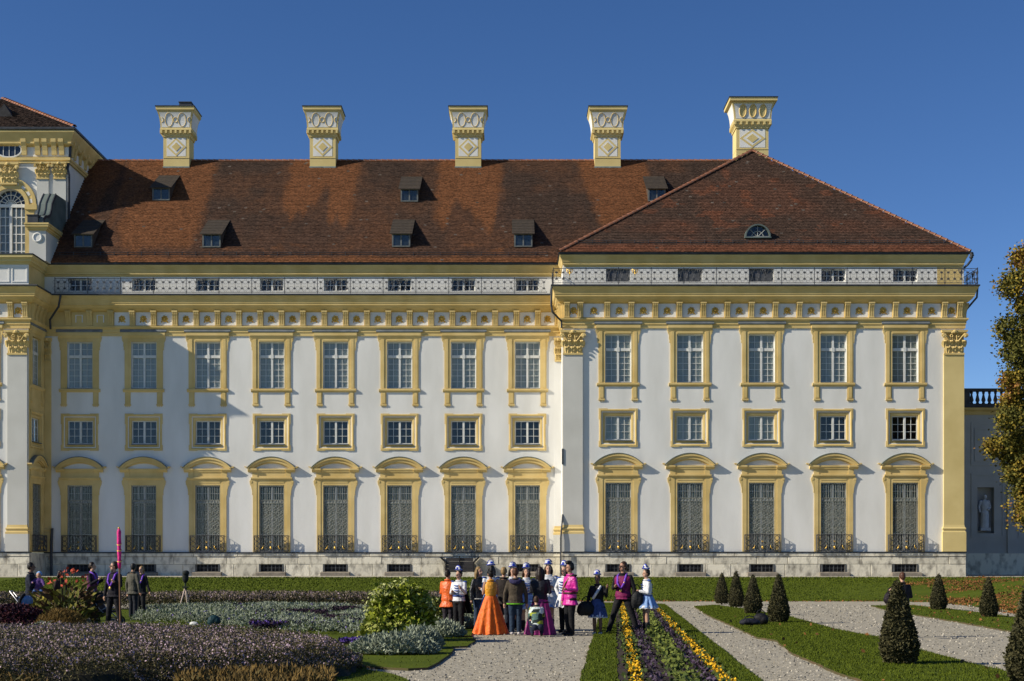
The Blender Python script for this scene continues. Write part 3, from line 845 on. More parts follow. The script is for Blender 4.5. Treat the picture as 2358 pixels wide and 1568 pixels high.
# ------------------------------------------------------------------ chimney
def chimney(par, x, y, z_flash, z_top, w=1.86, dep=1.5, ovals=2, cowl=False, label=None):
    """stuccoed chimney with a flaring head; part of its building, its pieces are sub-parts"""
    k = w/1.86; zt = z_top
    h = w/2; hd = dep/2
    mb = MB(); mb.box(-h, h, -hd, hd, z_flash-z_top-1.2, -2.05)
    root = put('chimney', mb.mesh('chimney', CREAM), par, (x, y, zt))
    def sub(nm, mbx, mt, smooth=False):
        o = bpy.data.objects.new(nm, mbx.mesh(nm, mt, smooth)); COL.objects.link(o); o.parent = root; WL[o.name] = Vector((0,0,0)); return o
    e = 0.44*k                                             # overhang of the cap
    rings = [(h-0.005,hd-0.005,-2.2),(h+0.05,hd+0.05,-2.05),(h+0.05,hd+0.05,-1.95)]
    mb = MB(); mb.frustum([(h+0.06,hd+0.06,-2.12),(h+0.06,hd+0.06,-2.02),(h+0.10,hd+0.10,-1.96),(h+0.13,hd+0.13,-1.72)]); sub('collar', mb, CREAM)
    mb = MB(); n = 7
    for i in range(n):
        q = -h-0.10+(2*h+0.2)*i/(n-1)
        mb.box(q-0.07, q+0.07, -hd-0.22, -hd-0.11, -1.90, -1.69); mb.box(q-0.07, q+0.07, hd+0.11, hd+0.22, -1.90, -1.69)
        q = (-hd-0.06)+(2*hd+0.12)*i/(n-1)
        for s in (-1,1):
            a, b = sorted((s*(h+0.11), s*(h+0.22))); mb.box(a, b, q-0.06, q+0.06, -1.90, -1.69)
    sub('dentil_course', mb, CREAM)
    head = [(0.20,-1.69),(0.20,-1.58),(0.17,-1.52),(0.18,-1.30),(0.21,-1.0),(0.27,-0.68),(0.35,-0.42),(0.37,-0.36),(e-0.02,-0.30),(e,-0.28),(e,-0.06)]
    mb = MB(); mb.frustum([(h+o, hd+o, z) for o, z in head]); sub('head', mb, CREAM)
    mb = MB(); mb.box(-h-e-0.05, h+e+0.05, -hd-e-0.05, hd+e+0.05, -0.058, 0.0); sub('cap_sheet', mb, DARKM)
    def out(z):
        for (o0,z0),(o1,z1) in zip(head[:-1], head[1:]):
            if z0 <= z <= z1: return o0+(o1-o0)*(z-z0)/(z1-z0)
        return 0.2
    zs = np.linspace(-1.48, -0.46, 8)
    mb = MB()
    for s in (1,):
        for i in range(7):
            za, zb = zs[i], zs[i+1]; ya, yb = -(hd+out(za)+0.012), -(hd+out(zb)+0.012); xa, xb = h+out(za)-0.10, h+out(zb)-0.12
            mb.add([(-xa,ya,za),(xa,ya,za),(xb,yb,zb),(-xb,yb,zb)], [(0,1,2,3)])
            for t in (-1, 1):
                fx = h; mb.add([(t*(h+out(za)+0.012),-(hd+out(za)-0.12),za),(t*(h+out(za)+0.012),hd+out(za)-0.12,za),(t*(h+out(zb)+0.012),hd+out(zb)-0.12,zb),(t*(h+out(zb)+0.012),-(hd+out(zb)-0.12),zb)], [(0,1,2,3)])
    sub('head_panel', mb, WHITE)
    def oval(cx, cz, rx, rz, t, nm, fill=None):
        mb = MB(); mb.tube([(cx+rx*math.cos(a), -(hd+out(cz+rz*math.sin(a))+0.02), cz+rz*math.sin(a)) for a in [i*math.pi/10 for i in range(20)]], t, 5, closed=True)
        sub(nm, mb, YELLOW, True)
        if fill:
            vs = [(cx+rx*math.cos(a), -(hd+out(cz+rz*math.sin(a))+0.016), cz+rz*math.sin(a)) for a in [i*math.pi/10 for i in range(20)]]+[(cx,-(hd+out(cz)+0.016),cz)]
            mb = MB(); mb.add(vs, [(i,(i+1)%20,20) for i in range(20)]); sub('oval_field', mb, fill)
    if ovals == 2:
        for s in (-1, 1):
            oval(s*0.47, -0.97, 0.27, 0.47, 0.024, 'oval_moulding')
            mb = MB(); mb.tube([(s*(h+0.10)-s*0.16*math.cos(a), -(hd+out(-0.97+0.17*math.sin(a))+0.02), -0.97+0.17*math.sin(a)) for a in [-1.4+2.8*i/8 for i in range(9)]], 0.03, 5); sub('half_ring', mb, YELLOW, True)
        oval(0, -0.97, 0.16, 0.17, 0.03, 'ring_moulding')
    else:
        for q in (-0.72, 0.0, 0.72): oval(q, -0.95, 0.24, 0.44, 0.05, 'oval_moulding', CREAM)
    q = 0.70; zc = -2.85; hp = 0.66; hx = h-0.24            # lozenge panel on the shaft
    def loz(a, b, d, mt, nm):
        mb = MB(); mb.ex_y([(-a,zc),(0,zc-b),(a,zc),(0,zc+b)], -hd-d, -hd+0.02); sub(nm, mb, mt)
    mb = MB(); mb.box(-hx, hx, -hd-0.012, -hd+0.02, zc-hp, zc+hp); sub('white_panel', mb, WHITE)
    loz(hx*1.0, hp*1.0, 0.03, CREAM, 'lozenge_border'); loz(hx*0.74, hp*0.76, 0.034, WHITE, 'lozenge_field'); loz(hx*0.46, hp*0.48, 0.06, CREAM, 'lozenge')
    mb = MB(); mb.box(-h-0.01, h+0.01, -hd-0.03, hd+0.01, zc-hp-0.14, zc-hp-0.10); sub('shaft_band', mb, CREAM)
    mb = MB(); mb.box(-h-0.03, h+0.03, -hd-0.05, hd+0.03, z_flash-zt-0.10, z_flash-zt+0.14); sub('flashing', mb, FLASH)
    if cowl:
        mb = MB(); mb.box(0.16, 1.02, -0.55, 0.4, 0.0, 0.42); mb.box(0.12,1.06,-0.60,0.45,0.42,0.48); sub('cowl', mb, DARKM)
    if label: root['label'] = label
    return root

# ------------------------------------------------------------------ dormer
def dormer_meshes(pitch):
    """lean-to dormer; origin at the foot of its window on the roof face"""
    w, h = 0.62, 0.86
    tp = math.tan(R(30)); L = (h+0.12)/(pitch-tp)
    mb = MB()
    mb.ex_x([(0.02,-0.25),(0.02,h+0.02),(L+0.1,(L+0.1)*tp+h+0.0),(L+0.1,(L+0.1)*pitch-0.6)], -w, w)
    body = mb.mesh('dormer', mat('dormer_cheek', (0.07,0.05,0.04), (0.10,0.07,0.05), scale=4))
    mb = MB()
    n = 9; ln = math.hypot(L+0.35, (L+0.35)*tp)
    for i in range(n):
        a, b = -0.22+(L+0.45)*i/n, -0.22+(L+0.45)*(i+1.15)/n
        mb.ex_x([(a,h+0.11+a*tp),(b,h+0.08+b*tp),(b,h+0.03+b*tp),(a,h+0.04+a*tp)], -w-0.13, w+0.13)
    roof = mb.mesh('dormer_roof', WOODD)
    mb = MB()
    for x in (-w+0.06, 0, w-0.06): mb.box(x-0.045, x+0.045, -0.05, 0.0, 0.04, h-0.03)
    mb.box(-w+0.02, w-0.02, -0.06, 0.0, -0.04, 0.04); mb.box(-w+0.02, w-0.02, -0.05, 0.0, h-0.10, h-0.03)
    fr = mb.mesh('dormer_frame', mat('grey_frame_paint', (0.17,0.18,0.175), (0.11,0.12,0.12), scale=5))
    mb = MB()
    for s in (-1, 1): a, b = sorted((s*0.045, s*(w-0.105))); mb.box(a, b, -0.022, -0.012, 0.04, h-0.10)
    pane = mb.mesh('pane', GLASS)
    mb = MB(); mb.box(-w+0.03, w-0.03, -0.008, 0.0, 0.0, h-0.04); dark = mb.mesh('dormer_dark', mat('attic_dark', (0.05,0.06,0.075), (0.03,0.035,0.045)))
    return body, [('dormer_roof',roof),('dormer_frame',fr),('pane',pane),('room_dark',dark)]
# ================================================================== the long wing
PI = math.pi
bays = [(184.0+147.2*k-CX)*S for k in range(8)]
WX0, WX1 = -30.9, (1296.5-CX)*DP/F            # the long wing stands between the two projecting blocks
fr = (0.0, DM, 0.0)
wing = thing('palace_wing', 'long white and ochre palace wing, eight bays, under the red roof with four chimneys', 'palace wing', ((WX0+WX1)/2, DM, TER))
holes = []
for b in bays:
    holes += [(b-HW,b+HW,UP0,UP1),(b-1.0,b+1.0,ME0-0.18,ME1+0.20),(b-HW,b+HW,LO0+0.01,LO1),(b-0.78,b+0.78,AT0,AT1)]
put('wall', wall_mesh(WX0+0.005, WX1-0.005, Z_PL-0.06, 20.9, holes).mesh('wall', WHITE), wing, at(fr,0))
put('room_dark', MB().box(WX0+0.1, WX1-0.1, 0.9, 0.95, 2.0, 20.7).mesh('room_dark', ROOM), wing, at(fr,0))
plinth(wing, fr, WX0+0.01, WX1-0.01, [(b-0.80,b+0.80) for b in bays], 5)
for b in bays:
    add_window(wing, fr, b, 'upper'); add_window(wing, fr, b, 'mezzanine', blind=False); add_window(wing, fr, b, 'tall', blind=True)
    attic_window(wing, fr, b)
cornice(wing, [(WX0+0.02,DM),(WX1-0.02,DM)])
br = []
x = bays[0]-0.72-1.41*1
while x < WX1-0.3:
    if x > WX0+1.2: br.append(x)
    x += 1.4083
br.append(WX1-0.26)
frieze_row(wing, fr, br, None, plain_before=(262-CX)*S)
# half pilasters in the two corners
for x, nm in ((WX1-0.22, GREY), (WX0+0.24, YELLOW)):
    pilaster(wing, fr, x, 0.44, WHITE if nm is GREY else YELLOW, YELLOW, GREY if nm is GREY else YELLOW, 0.12)
# attic cornice under the eaves
AT = [(0,20.72),(0.05,20.74),(0.07,20.82),(0.14,20.86),(0.14,20.97),(0.17,20.99),(0.22,21.16),(0.32,21.34),(0.34,21.38),(0.34,21.44),(0,21.44)]
def attic_cornice(par, path, gut=0.41):
    mb = MB(); mb.sweep(path, AT); part('eaves_cornice', mb, YELLOW, par)
    mb = MB(); mb.sweep(path, [(0.3,21.445),(gut-0.06,21.445),(gut,21.48),(gut+0.02,21.60),(gut-0.03,21.62),(0.3,21.58)]); part('gutter', mb, DARKM, par)
attic_cornice(wing, [(WX0+0.02,DM),(WX1+1,DM)])
railing(wing, (WX0+0.9,DM-0.66), (WX1-0.95,DM-0.66), 15)

# roof
EZ, ED, RZ, RD = 21.58, DM-0.42, 30.9, 103.0
PITCH = (RZ-EZ)/(RD-ED)
XL, XR = -30.42, 16.5
roof = put('roof', MB().add([(XL,ED,EZ-0.06),(XR,ED,EZ-0.06),(XR,RD,RZ-0.06),(XL,RD,RZ-0.06),(XL,2*RD-ED,EZ),(XR,2*RD-ED,EZ)], [(0,1,2,3),(3,2,5,4)]).mesh('roof', TILEB), wing, (0,0,0))
chx = [(405.8,1.0,2.6),(743,0.5,2.35),(1078,0.62,2.15),(1399.4,0.85,2.3)]
CHD = 102.24
ORANGE = np.array((0.168,0.070,0.030)); DARK = np.array((0.055,0.036,0.027)); LICH = np.array((0.15,0.12,0.10)); BROWN = np.array((0.094,0.047,0.029)); RED = np.array((0.135,0.052,0.028))
def roof_colour(K):
    X, t, r1, r2 = K.T
    v = 1-t                                                # 0 at the ridge, 1 at the eaves
    o = np.zeros(len(X)); streak = fbm(X*1.3, v*1.2, 3); big = fbm(X*0.35, v*4, 5); fine = fbm(X*2.2, v*22, 9)
    for px, vm, hw in chx:
        c = (px-CX)*CHD/F+0.15
        side = sstep(hw+0.5, hw-0.3, np.abs(X-c-(v*2.2 if px > 1300 else 0))+(fine-0.5)*0.7)
        o = np.maximum(o, side*sstep(vm+0.06, vm-0.10, v+(streak-0.5)*0.62))
    left = sstep(-20.6, -22.2, X+(fine-0.5)*1.2+v*1.6)*(0.25+0.75*sstep(0.36,0.60,fbm(X*0.9+40,v*0.8,13)))
    o = np.maximum(o, left*0.8)
    o = np.maximum(o, sstep(0.955,0.975,v))
    o = np.maximum(o, 0.75*sstep(0.60,0.70,fbm(X*1.1,v*26,21))*sstep(0.72,0.95,v))
    o = np.maximum(o, 0.6*sstep(0.03,0.0,v))
    o = np.clip(o+0.30*sstep(0.47,0.72,big)*(0.4+fine), 0, 1)
    o = o*(1-0.75*np.exp(-((v-0.905)/0.035)**2)*sstep(0.3,0.55,fbm(X*0.8,v*6,31)))
    low_ = sstep(0.40,0.85,v+(streak-0.5)*0.5)*(0.35+0.65*fbm(X*0.6,v*9,77))
    base = DARK+(BROWN-DARK)*np.clip(0.25*big+0.85*low_,0,1)[:,None]
    c = base+(ORANGE-base)*o[:,None]
    c = c*(0.82+0.36*r1)[:,None]
    l = (r2 > 0.988+0.008*o)&(fine > 0.4); c[l] = LICH*(0.6+0.5*r1[l])[:,None]
    c = c*(0.78+0.30*fine+0.22*fbm(X*5,v*6,19))[:,None]
    return c
tile_field('roof_tiles', roof, (XL,ED-0.03,EZ), (XR,ED-0.03,EZ), (XL,RD-0.06,RZ), (XR,RD-0.06,RZ), roof_colour, 3)
ridge_row(roof, (XL,RD,RZ+0.03), (XR-0.4,RD,RZ+0.03))
def roof_pt(d): return EZ+(d-ED)*PITCH
def roof_hit(x, y):
    d = F*(EZ-PITCH*ED-CAMH)/((YH-y)-F*PITCH); return wx(x,d), d, roof_pt(d)
mb = MB()                                                  # snow guard
for z in (0.10, 0.24): mb.tube([(XL+0.3,ED+0.55,roof_pt(ED+0.55)+z),(2.4,ED+0.55,roof_pt(ED+0.55)+z)], 0.018, 4)
x = XL+0.5
while x < 2.4: mb.box(x-0.015,x+0.015,ED+0.50,ED+0.58,roof_pt(ED+0.55)-0.05,roof_pt(ED+0.55)+0.27); x += 0.9
part('snow_guard', mb, IRON, wing)
for k, (px, vm, hw) in enumerate(chx):
    chimney(wing, (px-CX)*CHD/F, CHD+0.76, roof_pt(CHD)+0.03, 34.57, cowl=(k == 0))
db, dsub = dormer_meshes(PITCH)
for px, py in ((372,463),(193,571),(488,571),(943,466),(924,570),(1205,570),(1512,465)):
    X, d, Z = roof_hit(px, py)
    o = put('dormer', db, wing, (X, d-0.10, Z+0.06))
    for nm, me in dsub:
        s = bpy.data.objects.new(nm, me); COL.objects.link(s); s.parent = o; WL[s.name] = Vector((0,0,0))
def pipe(par, pts, r=0.07, head=None):
    mb = MB(); mb.tube(pts, r, 7)
    if head: mb.box(head[0]-0.16, head[0]+0.16, head[1]-0.14, head[1]+0.14, head[2]-0.2, head[2]+0.2)
    part('downpipe', mb, DARKM, par)
pipe(wing, [(WX0+1.35,DM-0.86,19.4),(WX0+1.2,DM-0.84,18.6),(WX0+0.55,DM-0.55,17.8),(WX0+0.52,DM-0.35,17.2)])
pipe(wing, [(WX0+0.62,DM-0.35,4.1),(WX0+0.55,DM-0.30,3.0),(WX0+0.55,DM-0.30,TER)], 0.09)

# ================================================================== the corner pavilion on the right
pbays = [(1423.4+165.3*k-CX)*DP/F for k in range(5)]
PX0, PX1 = WX1, (2219.5-CX)*DP/F
frp = (0.0, DP, 0.0)
pav = thing('corner_pavilion', 'projecting white and ochre corner block of five bays under its own hipped red roof', 'palace wing', ((PX0+PX1)/2, DP, TER))
holes = []
for b in pbays:
    holes += [(b-HW,b+HW,UP0,UP1),(b-1.0,b+1.0,ME0-0.18,ME1+0.20),(b-HW,b+HW,LO0+0.01,LO1),(b-0.78,b+0.78,AT0,AT1)]
put('wall', wall_mesh(PX0, PX1, Z_PL-0.06, 20.9, holes).mesh('wall', WHITE), pav, at(frp,0))
put('room_dark', MB().box(PX0+0.2, PX1-0.2, 0.9, 0.95, 2.0, 20.7).mesh('room_dark', ROOM), pav, at(frp,0))
frl = (PX0, DP, -PI/2)                        # left return: local x runs from the front towards the back as -x
put('side_wall', wall_mesh(-3.1, 0, Z_PL-0.06, 20.9, []).mesh('side_wall', WHITE), pav, at(frl,0), -PI/2)
frr = (PX1, DP, PI/2)
put('side_wall', wall_mesh(0, 20, TER-0.5, 20.9, []).mesh('side_wall', YELLOW), pav, at(frr,0), PI/2)
plinth(pav, frp, PX0-0.10, PX1+0.12, [(b-0.80,b+0.80) for b in pbays], 11)
part('plinth_return', MB().box(PX0-0.10, PX0+0.2, DP+0.05, DM-0.12, TER-0.6, 2.46), STONE, pav)
part('plinth_return', MB().box(PX1-0.2, PX1+0.11, DP+0.05, DP+20, TER-0.6, 2.46), STONE, pav)
for k, b in enumerate(pbays):
    add_window(pav, frp, b, 'upper'); add_window(pav, frp, b, 'mezzanine', blind=(k < 3)); add_window(pav, frp, b, 'tall')
    attic_window(pav, frp, b, shutters=(k < 3))
ppath = [(PX0-0.02,DM-0.02),(PX0-0.02,DP),(PX1+0.02,DP),(PX1+0.02,DP+20)]
mb = MB(); mb.sweep(ppath, PROF); mb.sweep(ppath, TOPP); mb.sweep(ppath, FRZ, caps=False); part('cornice', mb, YELLOW, pav)
mb = MB(); mb.sweep([(PX0-0.02,DM-1.2),(PX0-0.02,DP),(PX1+0.02,DP),(PX1+0.02,DP+20)], LEDGE); part('gutter_ledge', mb, DARKM, pav)
br = [PX0+0.20, PX0+1.72]+[]
def pz(x): return (x-CX)*DP/F
br = [pz(1305), pz(1336)] + [pz(1398+55.2*k) for k in range(14)] + [pz(2173), pz(2208)]
frieze_row(pav, frp, br, None)
for yy in (-2.75,-1.5,-0.3): put('bracket', ME['bracket'], pav, at(frl, yy), -PI/2)
for yy in (0.25,1.6,3.0,4.4,5.8): put('bracket', ME['bracket'], pav, at(frr, yy), PI/2)
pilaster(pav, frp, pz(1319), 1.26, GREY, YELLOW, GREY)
pilaster(pav, frp, pz(2195.5), 1.30, CREAM, CREAM, CREAM)
apath = [(PX0+0.12,DM),(PX0+0.12,DP),(PX1-0.15,DP),(PX1-0.15,DP+20)]
attic_cornice(pav, apath)
railing(pav, (PX0-0.64,DP-0.66), (PX1+0.66,DP-0.66), 13, gold=(0,2))
railing(pav, (PX1+0.66,DP-0.66), (PX1+0.66,DP+12), 6)
railing(pav, (PX0-0.64,DM-1.3), (PX0-0.64,DP-0.66), 1)
part('attic_corner', MB().box(pz(2158), PX1-0.13, DP-0.006, DP+0.05, 19.5, 20.71), YELLOW, pav)
# hipped roof
A0, B0 = Vector((PX0-0.32,DP-0.42,EZ)), Vector((PX1+0.30,DP-0.42,EZ))
dA = 98.0; AP = Vector((wx(1732,dA), dA, wz(349,dA)))
back = 20.0
proof = put('roof', MB().add([A0-Vector((0,0,.06)),B0-Vector((0,0,.06)),AP-Vector((0,0,.06)),(A0.x,DP+back,EZ),(B0.x,DP+back,EZ),(AP.x,DP+back,AP.z-0.06)], [(0,1,2),(0,2,5,3),(1,4,5,2)]).mesh('roof', TILEB), pav, (0,0,0))
def pav_colour(K):
    X, t, r1, r2 = K.T; v = 1-t
    big = fbm(X*0.28+7, v*5, 41); fine = fbm(X*2.0, v*20, 43)
    o = 0.10+0.35*sstep(0.45,0.7,big)+0.6*sstep(0.63,0.72,fbm(X*0.9,v*16,47))
    o = np.maximum(o, sstep(0.93,0.96,v)); o = np.maximum(o, 0.55*sstep(0.52,0.66,fbm(X*1.6,v*30,51))*sstep(0.80,0.9,v)); o = np.clip(o,0,1)
    o = o*(1-0.7*np.exp(-((v-0.86)/0.04)**2))
    c = DARK*1.1+(RED-DARK)*o[:,None]; c = c*(0.80+0.4*r1)[:,None]
    l = (r2 > 0.991)&(fine > 0.4); c[l] = LICH*(0.5+0.5*r1[l])[:,None]
    return c*(0.85+0.35*fine)[:,None]
tile_field('roof_tiles', proof, A0+Vector((0,-0.03,0)), B0+Vector((0,-0.03,0)), AP+Vector((-0.01,0,0)), AP+Vector((0.01,0,0)), pav_colour, 8)
ridge_row(proof, A0+Vector((0.05,0,0.05)), AP+Vector((0,0,0.06))); ridge_row(proof, B0+Vector((-0.05,0,0.05)), AP+Vector((0,0,0.06)))
ridge_row(proof, AP+Vector((0,0,0.06)), (AP.x,DP+back,AP.z+0.06))
PP = (AP.z-EZ)/(AP.y-A0.y)
mb = MB(); yy = A0.y+0.55; zz = EZ+0.55*PP
for z in (0.10,0.24): mb.tube([(A0.x+1.2,yy,zz+z),(B0.x-1.2,yy,zz+z)],0.018,4)
x = A0.x+1.3
while x < B0.x-1.2: mb.box(x-0.015,x+0.015,yy-0.04,yy+0.04,zz-0.05,zz+0.27); x += 0.9
part('snow_guard', mb, IRON, pav)
# half-round dormer in sheet lead
dd = F*(EZ-PP*A0.y-CAMH)/((YH-549)-F*PP); hx, hz = wx(1744,dd), EZ+(dd-A0.y)*PP
mb = MB(); n = 12; Rr = 0.74
o1 = [(Rr*1.12*math.cos(PI*i/n), Rr*1.12*math.sin(PI*i/n)) for i in range(n+1)]; i1 = [(Rr*math.cos(PI*i/n), Rr*math.sin(PI*i/n)) for i in range(n+1)]
mb.band(o1, i1, -0.12, 2.0); mb.box(-Rr*1.15, Rr*1.15, -0.14, 0.3, -0.08, 0.0)
half = put('half_round_dormer', mb.mesh('half_round_dormer', COPPER), pav, (hx, dd-0.12, hz+0.06))
def hsub(nm, mb, mt):
    o = bpy.data.objects.new(nm, mb.mesh(nm, mt)); COL.objects.link(o); o.parent = half; WL[o.name] = Vector((0,0,0))
hsub('pane', MB().ex_y(i1, 0.06, 0.065), GLASS); hsub('room_dark', MB().ex_y(i1, 0.5, 0.505), ROOM)
mb = MB()
for a in (0.25,0.5,0.75): mb.tube([(0,0.03,0.02),(Rr*math.cos(PI*a),0.03,Rr*math.sin(PI*a))],0.022,4)
mb.tube([(0.38*math.cos(PI*i/8),0.03,0.38*math.sin(PI*i/8)) for i in range(9)],0.022,4); mb.box(-Rr,Rr,0.0,0.06,0,0.06)
hsub('fan_bars', mb, mat('fan_bar', (0.35,0.37,0.36)))
chimney(pav, wx(1728,103.4), 103.4, 29.5, wz(228,102.6), w=2.32, dep=1.7, ovals=3)
pipe(pav, [(PX1+0.36,DP-0.40,21.45),(PX1+0.36,DP-0.38,21.1),(PX1+0.22,DP-0.1,20.85),(PX1-0.05,DP+0.1,20.6)], 0.07)
mb = MB()
for k in range(3): mb.ell((PX1+0.36+0.03*math.sin(k*2),DP-0.42,21.5-0.12*k),(0.14,0.13,0.10),7,5)
part('gutter_head', mb, DARKM, pav)
pipe(pav, [(PX1+0.72,DP-0.5,19.35),(PX1+0.70,DP-0.4,18.7),(PX1+0.3,DP+0.3,18.1),(PX1+0.08,DP+0.5,17.9)], 0.065)
pipe(pav, [(PX0-0.75,DP-0.86,19.3),(PX0-0.78,DP-0.84,18.2),(PX0-0.70,DP-0.8,17.7),(PX0-0.10,DP-0.25,17.2),(PX0-0.10,DP-0.12,16.8)], 0.065)
part('cable', MB().tube([(PX0-0.03,DP-0.05,16.5),(PX0-0.03,DP-0.05,4.6)],0.02,5), GREY, pav)
pipe(pav, [(PX0-0.03,DP-0.10,4.9),(PX0-0.06,DP-0.2,4.5),(PX0-0.12,DP-0.32,3.9),(PX0-0.16,DP-0.36,3.4),(PX0-0.16,DP-0.36,TER)], 0.055)
mb = MB(); mb.box(PX0-0.08,PX0+0.02,DP-0.18,DP-0.02,8.1,9.1); part('cable_box', mb, DARKM, pav)

# ================================================================== the central block on the left
BX1 = (66-CX)*DP/F; BX0 = -41.0
frb = (0.0, DP, 0.0); frs = (BX1, DP, PI/2)
blk = thing('central_block', 'tall central palace block with arched attic window and copper scroll at the left edge', 'palace wing', ((BX0+BX1)/2, DP, TER))
bc = (-44-CX)*DP/F
H3 = [(bc-HW,bc+HW,UP0,UP1),(bc-1.0,bc+1.0,ME0-0.18,ME1+0.20),(bc-HW,bc+HW,LO0+0.01,LO1)]
put('wall', wall_mesh(BX0, BX1, Z_PL-0.06, 20.9, H3).mesh('wall', WHITE), blk, at(frb,0))
put('room_dark', MB().box(BX0, BX1-0.6, 0.9, 0.95, 2.0, 20.7).mesh('room_dark', ROOM), blk, at(frb,0))
sc_ = 1.52
put('side_wall', wall_mesh(0, 3.1, Z_PL-0.06, 20.9, [(sc_-HW,sc_+HW,UP0,UP1),(sc_-1.0,sc_+1.0,ME0-0.18,ME1+0.20),(sc_-HW,sc_+HW,LO0+0.01,LO1)]).mesh('side_wall', YELLOW), blk, at(frs,0), PI/2)
for kd in ('upper','mezzanine','tall'):
    add_window(blk, frb, bc, kd, blind=(kd != 'mezzanine')); add_window(blk, frs, sc_, kd, blind=(kd != 'mezzanine'))
plinth(blk, frb, BX0, BX1+0.10, [], 17)
part('plinth_return', MB().box(BX1-0.2, BX1+0.10, DP+0.05, DM-0.12, TER-0.6, 2.46), STONE, blk)
bpath = [(BX0,DP),(BX1+0.02,DP),(BX1+0.02,DM-0.02)]
mb = MB(); mb.sweep(bpath, PROF); mb.sweep(bpath, TOPP); mb.sweep(bpath, FRZ, caps=False); part('cornice', mb, YELLOW, blk)
mb = MB(); mb.sweep([(BX0,DP),(BX1+0.02,DP),(BX1+0.02,DM-1.1)], LEDGE); part('gutter_ledge', mb, DARKM, blk)
frieze_row(blk, frb, [pz(-95),pz(-40),pz(26),pz(59.5)], None)
for yy in (0.35,1.0,1.7,2.4): put('bracket', ME['bracket'], blk, at(frs, yy), PI/2)
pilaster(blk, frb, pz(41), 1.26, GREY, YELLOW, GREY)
# attic storey of the block
za, zb = wz(663,DP), wz(609,DP)
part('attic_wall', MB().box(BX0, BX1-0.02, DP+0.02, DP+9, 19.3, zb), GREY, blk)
for a, b in ((pz(-60),pz(22)),(pz(27),pz(63))):
    mb = MB(); t = 0.07; z0, z1 = 19.75, zb-0.12
    mb.box(a,b,DP-0.03,DP+0.03,z0,z0+t); mb.box(a,b,DP-0.03,DP+0.03,z1-t,z1); mb.box(a,a+t,DP-0.03,DP+0.03,z0+t,z1-t); mb.box(b-t,b,DP-0.03,DP+0.03,z0+t,z1-t)
    part('wall_panel', mb, WHITE, blk)
kp = [(BX0,DP),(BX1,DP),(BX1,DM+1)]
mb = MB(); mb.sweep(kp, [(-1.5,zb-0.004),(0.05,zb),(0.10,zb+0.1),(0.22,zb+0.18),(0.22,zb+0.28),(0.36,zb+0.42),(0.36,zb+0.56),(-1.5,zb+0.56)]); part('attic_cornice', mb, CREAM, blk)
ZA = zb+0.60
mb = MB(); mb.sweep(kp, [(-6.5,ZA-0.02),(0.40,ZA-0.02),(0.40,ZA+0.04),(-6.5,ZA+0.05)]); part('terrace_sheet', mb, DARKM, blk)
# tower storey
DT = 97.5
def tx(x): return (x-CX)*DT/F
def tz(y): return CAMH+(YH-y)*DT/F
TX1, TX0 = -30.42, -44.0
ac, ar = tx(22), 37*DT/F
frt = (0.0, DT, 0.0); spr = tz(472)
def arch_wall():
    mb = MB(); n = 16; top = 30.6; bot = ZA-0.2
    mb.add([(TX0,0,bot),(ac-ar,0,bot),(ac-ar,0,spr),(TX0,0,spr)],[(0,1,2,3)]); mb.add([(ac+ar,0,bot),(TX1,0,bot),(TX1,0,spr),(ac+ar,0,spr)],[(0,1,2,3)])
    pts = [(ac-ar*math.cos(PI*i/n), spr+ar*math.sin(PI*i/n)) for i in range(n+1)]
    for (xa,z_a),(xb,z_b) in zip(pts[:-1],pts[1:]):
        mb.add([(xa,0,z_a),(xb,0,z_b),(xb,0,top),(xa,0,top)],[(0,1,2,3)]); mb.add([(xa,0,z_a),(xa,0.5,z_a),(xb,0.5,z_b),(xb,0,z_b)],[(0,1,2,3)])
    mb.add([(TX0,0,spr),(ac-ar,0,spr),(ac-ar,0,top),(TX0,0,top)],[(0,1,2,3)]); mb.add([(ac+ar,0,spr),(TX1,0,spr),(TX1,0,top),(ac+ar,0,top)],[(0,1,2,3)])
    for s in (-1,1): mb.add([(ac+s*ar,0,bot),(ac+s*ar,0.5,bot),(ac+s*ar,0.5,spr),(ac+s*ar,0,spr)],[(0,1,2,3)])
    return mb
put('tower_wall', arch_wall().mesh('tower_wall', WHITE), blk, at(frt,0))
part('tower_body', MB().box(TX0, TX1, DT+0.55, DT+12, 20, 31.2), WHITE, blk)
part('tower_side', MB().box(TX1-0.3, TX1-0.004, DT+0.004, DT+0.56, ZA, 31.0), WHITE, blk)
mb = MB(); n = 20                                           # arch surround
def aarc(r): return [(ac-r*math.cos(PI*i/n), spr+r*math.sin(PI*i/n)) for i in range(n+1)]
mb.band(aarc(ar*1.70), aarc(ar*1.52), -0.16, 0.0); mb.band(aarc(ar*1.24), aarc(ar*1.0), -0.12, 0.0)
for s in (-1,1):
    a,b = sorted((ac+s*ar, ac+s*ar*1.55)); mb.box(a,b,-0.12,0,ZA,spr-0.35); a,b = sorted((ac+s*ar, ac+s*ar*1.75)); mb.box(a,b,-0.22,0,spr-0.35,spr-0.003)
for q in mb.v: pass
put('arch_surround', mb.mesh('arch_surround', YELLOW), blk, at(frt,0))
mb = MB(); mb.band(aarc(ar*1.52), aarc(ar*1.24), -0.06, 0.0)
put('arch_field', mb.mesh('arch_field', CREAM), blk, at(frt,0))
mb = MB()
for k in range(9):
    a = PI*(k+0.5)/9; c = (ac-ar*1.38*math.cos(a), spr+ar*1.38*math.sin(a)); t = (math.sin(a), math.cos(a))
    mb.add([(c[0]+t[0]*u+math.cos(a)*-w, yy, c[1]+t[1]*u+math.sin(a)*w) for yy in (-0.075,-0.06) for u,w in ((-0.14,-0.09),(0.14,-0.09),(0.14,0.09),(-0.14,0.09))],[(0,1,2,3),(4,5,6,7)])
